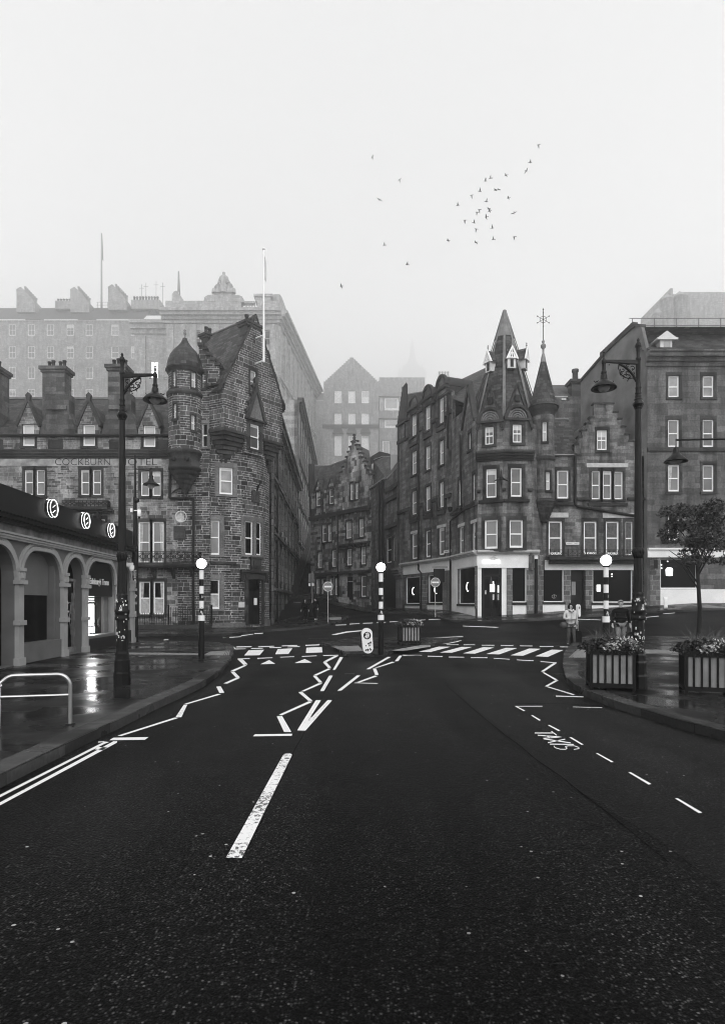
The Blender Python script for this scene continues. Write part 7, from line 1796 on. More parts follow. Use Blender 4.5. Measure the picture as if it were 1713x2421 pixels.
mb = MB(); mb.lathe((cx_, d-.1), [(.055, zq(1222)), (.045, zq(1226)), (0, zq(1228))], 10); mb.lathe((xat(326, d), d-.12), [(0, zq(1190)), (.09, zq(1188)), (.1, zq(1181)), (0, zq(1178))], 8); mb.build('camera_lens', 'black', c)
mb = MB(); rg = random.Random(2)
for k in range(26):
    zz = rg.uniform(.8, 3.0); a = rg.uniform(-2.2, -.9); w, h = rg.uniform(.02, .05), rg.uniform(.02, .08)
    mb.face([(px_+.123*math.cos(a+s*w/.12), d+.123*math.sin(a+s*w/.12), zz+q_*h) for s, q_ in ((-1, -1), (1, -1), (1, 1), (-1, 1))])
mb.build('stickers', 'sticker', t)
# ---------------------------------------------------------------- zebra crossing beacons
def make_beacon():
    t = thing('crossing_beacon', 'black and white banded crossing beacon with glowing globe', 'beacon')
    top = 2.58; zz = lambda Y: CZ+(HY-(1140+Y/5.413))/F*18.1-.10
    for z0, z1, r_ in ((0, zz(1765), .085), (zz(1700), zz(1620), .062), (zz(1530), zz(1445), .062), (zz(1355), zz(1275), .062)): mb = MB(); mb.tube([(0, 0, z0), (0, 0, z1)], r_, 16); mb.build('black_band', 'black', t)
    mb = MB(); mb.lathe((0, 0), [(.062, zz(1165)), (.09, zz(1160)), (.08, zz(1145))], 12); mb.build('globe_holder', 'black', t)
    for a, b, r_ in ((1765, 1700, .09), (1620, 1530, .0625), (1445, 1355, .0625), (1275, 1165, .0625)):
        mb = MB(); mb.tube([(0, 0, zz(a)), (0, 0, zz(b))], r_, 16); mb.build('white_band', 'plate', t)
    mb = MB(); c = zz(1090); r_ = .135; mb.lathe((0, 0), [(r_*math.sin(math.pi*i/12), c-r_*math.cos(math.pi*i/12)) for i in range(13)], 20); mb.build('globe', 'glow', t)
    mb = MB(); rg = random.Random(11)
    for k in range(10):
        z0 = rg.uniform(.85, 1.7); a = rg.uniform(-2.3, -.8); w, h = rg.uniform(.012, .03), rg.uniform(.015, .04)
        mb.face([(.0645*math.cos(a+s*w/.06), .0645*math.sin(a+s*w/.06), z0+q_*h) for s, q_ in ((-1, -1), (1, -1), (1, 1), (-1, 1))])
    mb.build('stickers', 'sticker', t)
    return t
bc = make_beacon(); G_ = 'zebra crossing beacons'
for i, (px, d, z, lb) in enumerate(((476, 16.7, .12, 'glowing globe crossing beacon on banded pole at the left pavement edge'), (900, 18.1, .10, 'glowing globe crossing beacon on banded pole on the traffic island'), (1432, 15.4, .12, 'glowing globe crossing beacon on banded pole behind the large right planter'))):
    o = bc if i == 0 else copy_tree(bc); o.location = (xat(px, d), d, z); o['label'] = lb; o['group'] = G_
# ---------------------------------------------------------------- bollards with lit white faces
def make_bollard(h, w, grp, base=True, th=.16):
    t = thing('traffic_bollard', '', 'bollard'); fr = Pl((-w/2, -th/2), (w/2, -th/2)); fr.n = Vector((0, -1)); r_ = w/2
    pts = [(r_+(r_-.005)*math.cos(a), h-r_+ (r_-.005)*math.sin(a)) for a in [i*math.pi/10 for i in range(11)]]+[(r_-(r_*.92)*math.cos(a), .08+r_*.9-r_*.9*math.sin(a)) for a in [i*math.pi/10 for i in range(11)]]
    mb = MB(); mb.prism(fr, pts, -th, 0); mb.build('bollard_body', 'plate', t)
    mb = MB(); mb.lathe((0, 0), [(.16, 0), (.16, .03), (.05, .05), (.045, .12)], 12); mb.build('base', 'black', t)
    return t, fr, r_
t, fr, r_ = make_bollard(.82, .32, 0); t['label'] = 'upright white traffic bollard covered in torn stickers on the central island'; t['group'] = 'illuminated traffic bollards'
mb = MB(); cz = .60; pts = [(r_+.11*math.cos(a), cz+.11*math.sin(a)) for a in [i*math.pi/10 for i in range(20)]]; mb.prism(fr, pts, 0, .006); dsk = mb.build('sign_disc', 'door', t)
mb = MB(); mb.prism(fr, [(r_-.05, cz+.07), (r_+.03, cz+.09), (r_+.07, cz+.02), (r_+.045, cz-.06), (r_-.02, cz-.085), (r_-.075, cz-.03), (r_-.03, cz+.02)], .006, .01); mb.build('torn_sticker', 'sticker', dsk)
mb = MB(); rg = random.Random(4)
for k in range(12):
    u, z = r_+rg.uniform(-.1, .1), rg.uniform(.16, .44); s_ = rg.uniform(.015, .04); mb.prism(fr, [(u-s_, z), (u, z-s_*1.2), (u+s_*.8, z+s_*.3), (u+s_*.1, z+s_)], 0, .004+.0003*k)
sr_ = mb.build('sticker_residue', 'fascia', t); sr_['kind'] = 'stuff'
t.location = (xat(870, 17.7), 17.7, .10); t.rotation_euler = (0, R(-4), R(8))
t2, fr, r_ = make_bollard(.80, .30, 0); t2['label'] = 'plain white traffic bollard standing in the road right of the woman in the pale coat'; t2['group'] = 'illuminated traffic bollards'
d = 36; pz = G(1367, 1462, 0); t2.location = (xat(1367, pz.y), pz.y, pz.z); sc_ = 33/F*pz.y/.80; t2.scale = (sc_*.9, sc_*.9, sc_); t2.rotation_euler = (0, R(-3), R(40))
mb = MB(); mb.prism(fr, [(r_+.08*math.cos(a), .6+.08*math.sin(a)) for a in [i*math.pi/8 for i in range(16)]], 0, .006); mb.build('sign_disc', 'pilaster', t2)
t3 = copy_tree(t2); pz = G(1573, 1444, 0); t3.location = (xat(1573, pz.y), pz.y, pz.z); t3.scale = (1.1, 1.1, 33/F*pz.y/.8); t3.rotation_euler = (0, R(7), R(70)); t3['label'] = 'white traffic bollard seen nearly edge on at far right beyond the lamp'
# ---------------------------------------------------------------- no entry signs
def make_noentry():
    t = thing('no_entry_sign', '', 'road sign'); mb = MB(); mb.tube([(0, 0, 0), (0, 0, 2.55)], .038, 8); mb.tube([(0, 0, 0), (0, 0, .25)], .06, 8); mb.build('post', 'galv', t)
    fr = Pl((-.4, -.05), (.4, -.05)); fr.n = Vector((0, -1)); c = 2.2; ci = lambda r: [(.4+r*math.cos(a), c+r*math.sin(a)) for a in [i*math.pi/14 for i in range(28)]]
    mb = MB(); mb.prism(fr, ci(.38), -.02, 0); pl = mb.build('sign_plate', 'plate', t)
    mb = MB(); mb.prism(fr, ci(.35), 0, .004); mb.build('sign_face', 'signface', pl)
    mb = MB(); mb.box(fr, .12, .68, c-.065, c+.065, .004, .009); mb.build('white_bar', 'plate', pl)
    return t
ne = make_noentry()
pz = G(775, 1471.5, .12); ne.location = pz; s_ = (23/F*pz.y)/.76; ne.scale = (s_, s_, (1471.5-1375)/F*pz.y/2.55*1.0)
ne.scale = (s_, s_, s_); ne['label'] = 'round no entry sign on slim post beside the couple at left of Cockburn Street mouth'; ne['group'] = 'no entry signs'
# stretch post so the disc sits at the photographed height
def fit_sign(o, pz, pyc):
    zc = zat(pyc, pz.y)-pz.z; s = o.scale[0]; dz = zc-2.2*s
    for ch in o.children:
        if ch.name.startswith('sign_plate'): ch.location.z = dz/s
        if ch.name.startswith('post'): ch.scale.z = (zc+.35*s)/(2.55*s)
fit_sign(ne, pz, 1387)
ne2 = copy_tree(ne); pz = Vector((xat(1028.5, 37.5), 37.5, g(xat(1028.5, 37.5), 37.5)+.12)); ne2.location = pz; s_ = (22/F*pz.y)/.76; ne2.scale = (s_, s_, s_); fit_sign(ne2, pz, 1377); ne2['label'] = 'round no entry sign on slim post in front of the corner shop windows'
# square sign back plates on a post at the alley foot
pz = G(738, 1440, .1); k_ = pz.y/F; t = thing('sign_post', 'slim post with small back-facing sign plates left of the crow-stepped house', 'sign post'); mb = MB(); mb.tube([pz, (pz.x, pz.y, zat(1350, pz.y))], .05, 8); mb.build('post', 'galv', t)
mb = MB(); fr = Pl((pz.x-1, pz.y-.06), (pz.x+1, pz.y-.06))
for a, b, y0, y1 in ((729, 735, 1356, 1377), (736, 742, 1356, 1376)): mb.box(fr, xat(a, pz.y)-pz.x+1, xat(b, pz.y)-pz.x+1, zat(y1, pz.y), zat(y0, pz.y), -.02, 0)
mb.build('sign_plate', 'pilaster', t)
mb = MB()
for a, b, y0, y1 in ((729, 734, 1379, 1386), (737, 742, 1379, 1385)): mb.box(fr, xat(a, pz.y)-pz.x+1, xat(b, pz.y)-pz.x+1, zat(y1, pz.y), zat(y0, pz.y), -.02, .01)
mb.build('small_white_plate', 'plate', t)
# litter bin between the pair
pz = G(737, 1459, .12); mb = MB(); mb.lathe((pz.x, pz.y), [(.32, pz.z), (.34, pz.z+.1), (.34, pz.z+.9), (.38, pz.z+.95), (.3, pz.z+1.1), (0, pz.z+1.12)], 12); mb.wbox(pz.x-.36, pz.x+.36, pz.y-.4, pz.y-.33, pz.z+.65, pz.z+.85)
tag(mb.build('litter_bin', 'cast'), 'dark litter bin standing between the two distant people', 'bin')
# stone trough
pz = G(812, 1425, .1); s_ = pz.y/F; mb = MB(); x0, x1 = xat(800, pz.y), xat(825, pz.y); mb.wbox(x0, x1, pz.y-.3, pz.y+.3, pz.z-.1, pz.z+.52); mb.wbox(x0+.06, x1-.06, pz.y-.24, pz.y+.24, pz.z+.52, pz.z+.54)
tag(mb.build('stone_trough', 'concrete'), 'grey stone trough by the dark door of the crow-stepped house', 'trough')
# ---------------------------------------------------------------- planters
def leafclump(mb, c, rx, ry, rz, n, s, rng, up=0.0):
    for k in range(n):
        th, ph = rng.uniform(0, 2*math.pi), math.acos(rng.uniform(-.3, 1)); rr = rng.uniform(.55, 1)**.5
        p = Vector((c[0]+rx*rr*math.sin(ph)*math.cos(th), c[1]+ry*rr*math.sin(ph)*math.sin(th), c[2]+rz*rr*math.cos(ph)))
        d = Vector((rng.uniform(-1, 1), rng.uniform(-1, 1), rng.uniform(-.6, 1)+up)).normalized(); t_ = d.cross(Vector((rng.uniform(-1, 1), rng.uniform(-1, 1), .3))).normalized(); L = s*rng.uniform(.6, 1.4)
        mb.face([p, p+d*L*.5+t_*L*.22, p+d*L, p+d*L*.5-t_*L*.22])
def make_planter(seed, grass=True):
    rng = random.Random(seed); t = thing('flower_planter', '', 'planter'); W, H = .74, .78; h = W/2
    mb = MB()
    for sx_ in (-1, 1):
        for sy_ in (-1, 1): mb.wbox(sx_*h-.05 if sx_ > 0 else -h, h if sx_ > 0 else -h+.05, h-.05 if sy_ > 0 else -h, h if sy_ > 0 else -h+.05, 0, H)
    e = .002
    mb.wbox(-h-.005, h+.005, -h-.005, h+.005, H-.1, H); mb.wbox(-h+e, h-e, -h+e, h-e, .06, .14)
    for k in range(1, 6):
        q = -h+.02+k*(W-.04)/6-.0
        for s_ in (-1, 1):
            mb.wbox(q-.012, q+.012, s_*h-.008 if s_ > 0 else -h-.006, h+.006 if s_ > 0 else -h+.008, .12, H-.08); mb.wbox(s_*h-.008 if s_ > 0 else -h-.006, h+.006 if s_ > 0 else -h+.008, q-.012, q+.012, .12, H-.08)
    mb.build('frame', 'black', t)
    mb = MB()
    for k in range(6):
        a = -h+.02+k*(W-.04)/6+.018; b = a+(W-.04)/6-.036
        mb.wbox(a, b, -h+.02, -h+.035, .13, H-.09); mb.wbox(a, b, h-.035, h-.02, .13, H-.09); mb.wbox(-h+.02, -h+.035, a, b, .13, H-.09); mb.wbox(h-.035, h-.02, a, b, .13, H-.09)
    mb.build('timber_slats', 'slat', t)
    mb = MB(); leafclump(mb, (0, 0, H), .42, .42, .2, 1500, .07, rng); leafclump(mb, (.28, -.3, H-.02), .22, .16, .16, 350, .06, rng); leafclump(mb, (-.35, -.1, H), .2, .3, .12, 350, .06, rng); mb.build('foliage', 'leaf', t)
    mb = MB(); leafclump(mb, (.2, -.05, H+.06), .3, .36, .17, 330, .05, rng); leafclump(mb, (.38, -.3, H), .1, .1, .12, 120, .045, rng); leafclump(mb, (-.02, -.38, H+.02), .12, .06, .1, 70, .06, rng); mb.build('pale_flowers', 'leafl', t)
    if grass:
        mb = MB()
        for k in range(90):
            x, y = rng.uniform(-.22, .16), rng.uniform(-.2, .2); L = rng.uniform(.3, .6); dx, dy = rng.uniform(-.5, .5)+x*1.2, rng.uniform(-.4, .4)
            pts = [(x+dx*q*q*L*2, y+dy*q*q*L*2, H+.02+L*q*(1-.2*q)) for q in (0, .35, .7, 1)]
            for i in range(3):
                w0, w1 = .004*(1-i/3.2), .004*(1-(i+1)/3.2); a, b = Vector(pts[i]), Vector(pts[i+1]); mb.face([a-Vector((w0, 0, 0)), a+Vector((w0, 0, 0)), b+Vector((w1, 0, 0)), b-Vector((w1, 0, 0))])
        mb.build('grasses', 'grass', t)
    return t
p1 = make_planter(1); p1.location = (xat(1441, 10.9), 10.9, .12); p1.scale = (1.0, 1.0, .92); p1.rotation_euler = (0, 0, R(-15)); p1['label'] = 'large slatted planter with grasses and pale flowers beside the right street lamp'; p1['group'] = 'slatted flower planters'
p2 = make_planter(2, False); p2.location = (xat(966, 23.1), 23.1, .10); p2.scale = (.98, .98, .92); p2.rotation_euler = (0, 0, R(10)); p2['label'] = 'slatted planter with low pale flowers on the traffic island beside the beacon'; p2['group'] = 'slatted flower planters'
p3 = copy_tree(p1); p3.location = (xat(1668, 10.4), 10.4, .12); p3.rotation_euler = (0, 0, R(-20)); p3['label'] = 'dark slatted planter at far right edge of the right pavement'
# cycle stand
d = 7.65; z0 = .12; x1 = xat(166, d); t = thing('cycle_stand', 'shiny steel hoop cycle stand on the left pavement near the kerb', 'cycle stand'); mb = MB(); x0 = x1-.75; zt = .75; r_ = .14
arc = lambda cx_, a0, a1: [(cx_+r_*math.cos(a0+(a1-a0)*i/7), d+.0, zt-r_+r_*math.sin(a0+(a1-a0)*i/7)) for i in range(8)]
mb.tube([(x0, d-.25, z0), (x0, d-.25, zt-r_)]+[(p[0], d-.25+.25*(i+1)/20, p[2]) for i, p in enumerate(arc(x0+r_, math.pi, math.pi/2))]+[(p[0], d-.03+.03*i/7, p[2]) for i, p in enumerate(arc(x1-r_, math.pi/2, 0))]+[(x1, d, z0)], .025, 12)
mb.build('hoop', 'galv', t); mb = MB(); mb.tube([(x0, d-.25, .5), (x1, d, .49)], .018, 8); mb.build('crossbar', 'galv', t); mb = MB(); mb.lathe((x1, d), [(.06, z0+.002), (.06, z0+.01), (.03, z0+.015)], 12); mb.build('foot_plate', 'cast', t)
# small street tree at the right edge
t = thing('street_tree', 'dark leafy street tree at the right edge in front of the townhouse', 'tree'); d = 20; rng = random.Random(9); tx0 = xat(1650, d)
mb = MB(); mb.tube([(tx0, d, .1), (tx0+.05, d, 1.4), (tx0-.05, d, 3.1)], .09, 8, r2=.05)
for k in range(7): a = rng.uniform(0, 6.28); mb.tube([(tx0, d, 2.1+k*.15), (tx0+.5*math.cos(a), d+.5*math.sin(a), 2.9+k*.2), (tx0+.9*math.cos(a), d+.9*math.sin(a), 3.2+k*.22)], .03, 5, r2=.01)
mb.build('trunk', 'cast', t); mb = MB()
for k in range(40): 
    a, rr = rng.uniform(0, 6.28), rng.uniform(.1, .95); leafclump(mb, (tx0+rr*math.cos(a), d+rr*math.sin(a), rng.uniform(2.9, 4.75)), .3, .3, .26, 190, .11, rng)
mb.build('crown', 'leaf', t)
# hanging lantern at the right edge
d = 12; lx = xat(1597, d); zq = lambda py: zat(py, d); t = thing('hanging_lantern', 'dark bell shaped street lantern entering at the right edge above the tree', 'street lamp'); mb = MB()
mb.lathe((lx, d), [(.05, zq(1060)), (.07, zq(1072)), (.1, zq(1076)), (.22, zq(1090)), (.22, zq(1092)), (.1, zq(1090))], 18); mb.tube([(lx, d, zq(1062)), (lx, d, zq(1040)), (lx+1.6, d, zq(1036))], .02, 6); mb.tube([(lx+1.6, d, .1), (lx+1.6, d, zq(1020))], .05, 8); mb.build('lantern_and_post', 'cast', t)
mb = MB(); mb.lathe((lx, d), [(.12, zq(1090)), (.08, zq(1096)), (0, zq(1097))], 12); mb.build('glass_bowl', 'glasslens', t)

# ---------------------------------------------------------------- people
def skin(name, verts, edges, radii, mat, parent, root=0, sub=1):
    me = bpy.data.meshes.new(name+'_src'); me.from_pydata([tuple(v) for v in verts], edges, []); ob = bpy.data.objects.new(name+'_src', me); COL.objects.link(ob)
    sk = ob.modifiers.new('s', 'SKIN'); lay = me.skin_vertices[0] if me.skin_vertices else None
    if lay is None: 
        bpy.context.view_layer.update(); lay = me.skin_vertices[0]
    for i, r_ in enumerate(radii): lay.data[i].radius = r_ if isinstance(r_, tuple) else (r_, r_); lay.data[i].use_root = (i == root)
    sk.use_smooth_shade = True; sb_ = ob.modifiers.new('u', 'SUBSURF'); sb_.levels = sub; sb_.render_levels = sub
    bpy.context.view_layer.update(); m2 = bpy.data.meshes.new_from_object(ob.evaluated_get(bpy.context.evaluated_depsgraph_get())); bpy.data.objects.remove(ob)
    m2.name = name; m2.materials.clear(); m2.materials.append(M[mat]); o = bpy.data.objects.new(name, m2); COL.objects.link(o); o.parent = parent
    for p in m2.polygons: p.use_smooth = True
    return o
def person(label, H, pose, mats, hair='short', coat_len=.0, group=None):
    """pose: joint positions as fractions of the height; x right as seen, y towards the camera is negative"""
    t = thing('person', label, 'person', group); J = {k: Vector(v)*H for k, v in pose.items()}
    V, E, Rd, idx = [], [], [], {}
    def add(n, p, r_, par=None): V.append(p); Rd.append(r_*H if not isinstance(r_, tuple) else tuple(x*H for x in r_)); idx[n] = len(V)-1; 
    def con(a, b): E.append((idx[a], idx[b]))
    add('pelvis', J['pelvis'], (.085, .06)); add('waist', J['pelvis'].lerp(J['chest'], .45), (.07, .055)); add('chest', J['chest'], (.09, .065)); add('neckb', J['neck']-Vector((0, 0, .015*H)), (.04, .035)); add('neck', J['neck'], .031)
    hd = J['head']; add('jaw', hd+Vector((0, -.008*H, -.035*H)), (.036, .04)); add('skull', hd+Vector((0, 0, .008*H)), (.038, .046)); add('crown', hd+Vector((0, 0, .03*H)), (.028, .034))
    for a, b in (('pelvis', 'waist'), ('waist', 'chest'), ('chest', 'neckb'), ('neckb', 'neck'), ('neck', 'jaw'), ('jaw', 'skull'), ('skull', 'crown')): con(a, b)
    for s in 'LR':
        add('sh'+s, J['sh'+s], .036); add('el'+s, J['el'+s], .024); add('wr'+s, J['wr'+s], .015)
        con('chest', 'sh'+s); con('sh'+s, 'el'+s); con('el'+s, 'wr'+s)
        d = (J['wr'+s]-J['el'+s]).normalized(); pal = J['wr'+s]+d*.03*H; add('pa'+s, pal, (.019, .012)); con('wr'+s, 'pa'+s); side = d.cross(Vector((0, -1, 0))).normalized() if abs(d.y) < .9 else Vector((1, 0, 0))
        for f in range(4):
            b_ = pal+side*(f-1.5)*.0095*H+d*.012*H; L = (.036, .042, .04, .03)[f]*H
            add('f%d%s' % (f, s), b_, .0055); add('g%d%s' % (f, s), b_+d*L*.6+Vector((0, -.006*H, 0)), .005); add('h%d%s' % (f, s), b_+d*L+Vector((0, -.014*H, 0)), .004)
            con('pa'+s, 'f%d%s' % (f, s)); con('f%d%s' % (f, s), 'g%d%s' % (f, s)); con('g%d%s' % (f, s), 'h%d%s' % (f, s))
        add('t1'+s, pal+side*.02*H*(1 if s == 'L' else -1)-d*.005*H, .006); add('t2'+s, pal+side*.03*H*(1 if s == 'L' else -1)+d*.018*H, .0045); con('pa'+s, 't1'+s); con('t1'+s, 't2'+s)
        add('hip'+s, J['hip'+s], .055); add('kn'+s, J['kn'+s], .036); add('an'+s, J['an'+s], .022); add('toe'+s, J['an'+s]+Vector((J.get('turn', Vector((0, 0, 0))).x*.06, -.06*H, -.018*H)), (.018, .014))
        for a, b in (('pelvis', 'hip'+s), ('hip'+s, 'kn'+s), ('kn'+s, 'an'+s), ('an'+s, 'toe'+s)): con(a, b)
    body = skin('body', V, E, Rd, 'skin', t)
    # features
    mb = MB(); c = J['head']; f = Vector((J['face'].x/H, J['face'].y/H, 0)).normalized() if 'face' in J else Vector((0, -1, 0)); sd = Vector((-f.y, f.x, 0))
    n0 = c+f*.05*H; mb.tube([c+f*.043*H+Vector((0, 0, .012*H)), n0+Vector((0, 0, -.008*H)), c+f*.043*H+Vector((0, 0, -.012*H))], .006*H, 6)
    for s in (-1, 1): e_ = c+sd*s*.043*H; mb.lathe((e_.x, e_.y), [(0, e_.z-.016*H), (.009*H, e_.z-.006*H), (.01*H, e_.z+.01*H), (0, e_.z+.018*H)], 6)
    mb.build('nose_and_ears', 'skin', t)
    mb = MB()
    for s in (-1, 1): e_ = c+sd*s*.017*H+f*.042*H+Vector((0, 0, .008*H)); mb.lathe((e_.x, e_.y), [(0, e_.z-.005*H), (.007*H, e_.z), (0, e_.z+.005*H)], 6)
    m_ = c+f*.041*H+Vector((0, 0, -.026*H)); mb.tube([m_-sd*.012*H, m_+f*.003*H, m_+sd*.012*H], .003*H, 5); mb.build('eyes_and_mouth', 'hair', t)
    mb = MB(); hc = c-f*.008*H+Vector((0, 0, .022*H)); n_ = 14; rows = []
    for i in range(8):
        ph = math.pi*i/13; row = []
        for k in range(n_):
            a = 2*math.pi*k/n_; v = Vector((math.cos(a), math.sin(a), 0)); fr_ = max(0, v.dot(f)); z_ = math.cos(ph)*.05*H*(1) ; rr = math.sin(ph)*.054*H
            if i > 4: z_ = math.cos(math.pi*4/13)*.05*H-(i-4)*(.012 if hair == 'short' else .034)*H*(1-fr_)**1.0; rr *= (1-.25*fr_)
            row.append(hc+v*max(rr, .0005*H)+Vector((0, 0, z_)))
        rows.append(row)
    mb.grid(rows, None, True, True)
    if hair == 'long': 
        for s in (-1, 1): mb.tube([c+sd*s*.036*H+Vector((0, 0, .02*H)), c+sd*s*.046*H+Vector((0, 0, -.03*H)), c+sd*s*.034*H+f*.055*H+Vector((0, 0, -.12*H))], .024*H, 7, r2=.02*H)
        mb.tube([c-f*.03*H, c-f*.045*H+Vector((0, 0, -.06*H)), c-f*.04*H+Vector((0, 0, -.11*H))], .036*H, 8, r2=.03*H)
    mb.build('hair', mats[3], t)
    # coat: torso plus sleeves
    V, E, Rd = [], [], []; hem = J['pelvis']-Vector((0, 0, coat_len*H))
    pts = [('hem', hem, (.108, .078)), ('pel', J['pelvis']+Vector((0, 0, .02*H)), (.1, .074)), ('wa', J['pelvis'].lerp(J['chest'], .5), (.09, .07)), ('ch', J['chest'], (.102, .078)), ('co', J['neck']-Vector((0, 0, .012*H)), (.048, .044)), ('cl', J['neck']+Vector((0, .004*H, .008*H)), (.045, .042))]
    ix = {}
    for n, p, r_ in pts: ix[n] = len(V); V.append(p); Rd.append(tuple(x*H for x in r_))
    for a, b in (('hem', 'pel'), ('pel', 'wa'), ('wa', 'ch'), ('ch', 'co'), ('co', 'cl')): E.append((ix[a], ix[b]))
    for s in 'LR':
        b_ = len(V); wr = J['wr'+s].lerp(J['el'+s], .08); V += [J['sh'+s], J['el'+s], wr]; Rd += [.046*H, .035*H, .026*H]; E += [(ix['ch'], b_), (b_, b_+1), (b_+1, b_+2)]
    coat = skin('coat', V, E, Rd, mats[0], t, root=1)
    V, E, Rd = [J['pelvis']+Vector((0, 0, .01*H))], [], [(.092*H, .066*H)]
    for s in 'LR': b_ = len(V); V += [J['hip'+s], J['kn'+s], J['an'+s]+Vector((0, 0, .012*H))]; Rd += [.062*H, .042*H, .031*H]; E += [(0, b_), (b_, b_+1), (b_+1, b_+2)]
    skin('trousers', V, E, Rd, mats[1], t)
    for s in 'LR':
        a = J['an'+s]; q = [a+Vector((0, .022*H, -.008*H)), a+Vector((0, -.02*H, -.012*H)), a+Vector((0, -.075*H, -.02*H))]; mb = MB(); mb.tube(q, .027*H, 8, r2=.02*H); mb.build('shoe', mats[2], t)
    return t, J
stand = dict(pelvis=(0, 0, .52), chest=(0, 0, .73), neck=(0, -.005, .84), head=(0, -.015, .925), shL=(-.11, 0, .79), elL=(-.145, .01, .63), wrL=(-.15, -.03, .49), shR=(.11, 0, .79), elR=(.145, .01, .63), wrR=(.15, -.03, .49),
    hipL=(-.05, 0, .49), knL=(-.055, -.01, .27), anL=(-.06, 0, .04), hipR=(.05, 0, .49), knR=(.055, -.01, .27), anR=(.06, 0, .04), face=(0, -1, 0))
def P(**k): d = dict(stand); d.update(k); return d
w, J = person('woman in pale hooded jacket and jeans pulling a dark suitcase near the crossing', 1.64, P(elL=(-.16, -.02, .64), wrL=(-.09, -.12, .63), elR=(.15, .03, .63), wrR=(.155, .05, .47), knL=(-.05, -.03, .27), anL=(-.05, .03, .04), anR=(.075, -.07, .045), knR=(.06, -.06, .28)), ('coat_pale', 'denimd', 'black', 'hair'), 'long', .04)
w.location = (xat(1348, 23.1), 23.1, 0)
mb = MB(); H = 1.64; ck = Vector((0, -.07*H, .855*H)); mb.tube([(-.11, -.02, 1.33), (-.07, -.10, 1.38), (0, -.13, 1.30), (.07, -.10, 1.38), (.11, -.02, 1.33), (.06, .07, 1.38), (-.06, .07, 1.38), (-.11, -.02, 1.33)], .035, 8); mb.build('hood', 'coat_pale', w)
mb = MB(); mb.tube([(0, -.135, 1.28), (0, -.14, 1.0), (0, -.14, .79)], .007, 4); mb.build('zip', 'cloth_dark', w)
mb = MB(); x, y = xat(1348, 23.1)-.27, 23.02; rows = []; mb.lathe((0, 0), [(.05, .0), (.15, .03), (.16, .14), (.12, .25), (.05, .28)], 10)
for i, v in enumerate(mb.v): mb.v[i] = Vector((x+v.x*1.05, y+v.y*.6, .66+v.z*.95))
hb = tag(mb.build('handbag', 'bag'), 'dark soft handbag hanging from the arm of the woman in the pale jacket', 'handbag'); mb = MB(); mb.tube([(x-.07, y, .9), (x-.02, y, 1.02), (x+.05, y, 1.03), (x+.08, y, .9)], .012, 6); mb.build('strap', 'bag', hb)
def suitcase(x, y, w_, h, d_, label, lean=0):
    t = thing('suitcase', label, 'suitcase', None); fr = Pl((x-w_/2, y-d_/2), (x+w_/2, y-d_/2)); fr.n = Vector((0, -1)); r_ = .05; mb = MB()
    q = [(r_, .05), (w_-r_, .05), (w_, .05+r_), (w_, h-r_), (w_-r_, h), (r_, h), (0, h-r_), (0, .05+r_)]; mb.prism(fr, q, -d_, 0); mb.prism(fr, [(.05, .12), (w_-.05, .12), (w_-.05, h*.55), (.05, h*.55)], 0, .03); mb.build('case', 'cloth_black', t)
    mb = MB(); mb.tube([(x-.1, y+d_/2-.03, h), (x-.1, y+d_/2-.03, h+.36)], .01, 6); mb.tube([(x+.1, y+d_/2-.03, h), (x+.1, y+d_/2-.03, h+.36)], .01, 6); mb.tube([(x-.11, y+d_/2-.03, h+.36), (x+.11, y+d_/2-.03, h+.36)], .016, 6); mb.build('handle', 'galv', t)
    for s in (-1, 1):
        mb = MB(); mb.tube([(x+s*(w_/2-.06)-.012, y, .035), (x+s*(w_/2-.06)+.012, y, .035)], .034, 10); mb.build('wheel', 'black', t)
    return t
suitcase(xat(1363, 23.4), 23.45, .34, .56, .22, 'dark wheeled suitcase beside the woman in the pale jacket')
m, J = person('man in dark padded jacket and faded jeans walking behind the planter', 1.76, P(shL=(-.13, 0, .79), shR=(.13, 0, .79), elL=(-.175, .0, .64), wrL=(-.18, -.05, .5), elR=(.17, .02, .64), wrR=(.19, .0, .5), head=(-.0, -.02, .925), hipL=(-.055, 0, .49), hipR=(.055, 0, .49), knL=(-.07, -.07, .28), anL=(-.07, -.08, .045), knR=(.06, .0, .27), anR=(.06, .1, .06)), ('cloth_black', 'denim', 'black', 'hairgrey'), 'short', .02)
m.location = (xat(1466, 21.8), 21.8, 0)
mb = MB()
for k in range(9): z = 1.0+k*.052; mb.tube([(-.19, -.08, z), (-.1, -.145, z), (0, -.16, z), (.1, -.145, z), (.19, -.08, z)], .012, 5)
mb.build('quilting', 'cloth_dark', m)
suitcase(xat(1482, 21.9)+.12, 21.95, .38, .6, .25, 'dark holdall style suitcase at the right hand of the man in the padded jacket')
# distant pair
for px, lb, pose, hair, H in ((721, 'person in black with pale hands standing on the left at the street mouth', P(head=(0, -.012, .93), elL=(-.15, .02, .64), wrL=(-.17, -.03, .5), elR=(.15, .02, .64), wrR=(.165, -.03, .5)), 'long', 1.62),
                             (746, 'person in dark jacket raising an arm on the right at the street mouth', P(head=(-.03, -.02, .92), face=(-1, -.5, 0), elL=(-.14, -.05, .67), wrL=(-.15, -.06, .78), elR=(.13, .03, .63), wrR=(.1, -.04, .52), anL=(-.03, -.02, .04), anR=(.03, .04, .04), knL=(-.03, -.03, .27), knR=(.03, .01, .27)), 'short', 1.66)):
    o, J = person(lb, H, pose, ('cloth_black', 'cloth_black' if px == 721 else 'cloth_dark', 'plate' if px == 746 else 'black', 'hair'), hair, .03); d = 45.3; x = xat(px, d); o.location = (x, d, g(x, d)+.12)
    o.scale = (1, 1, 1)
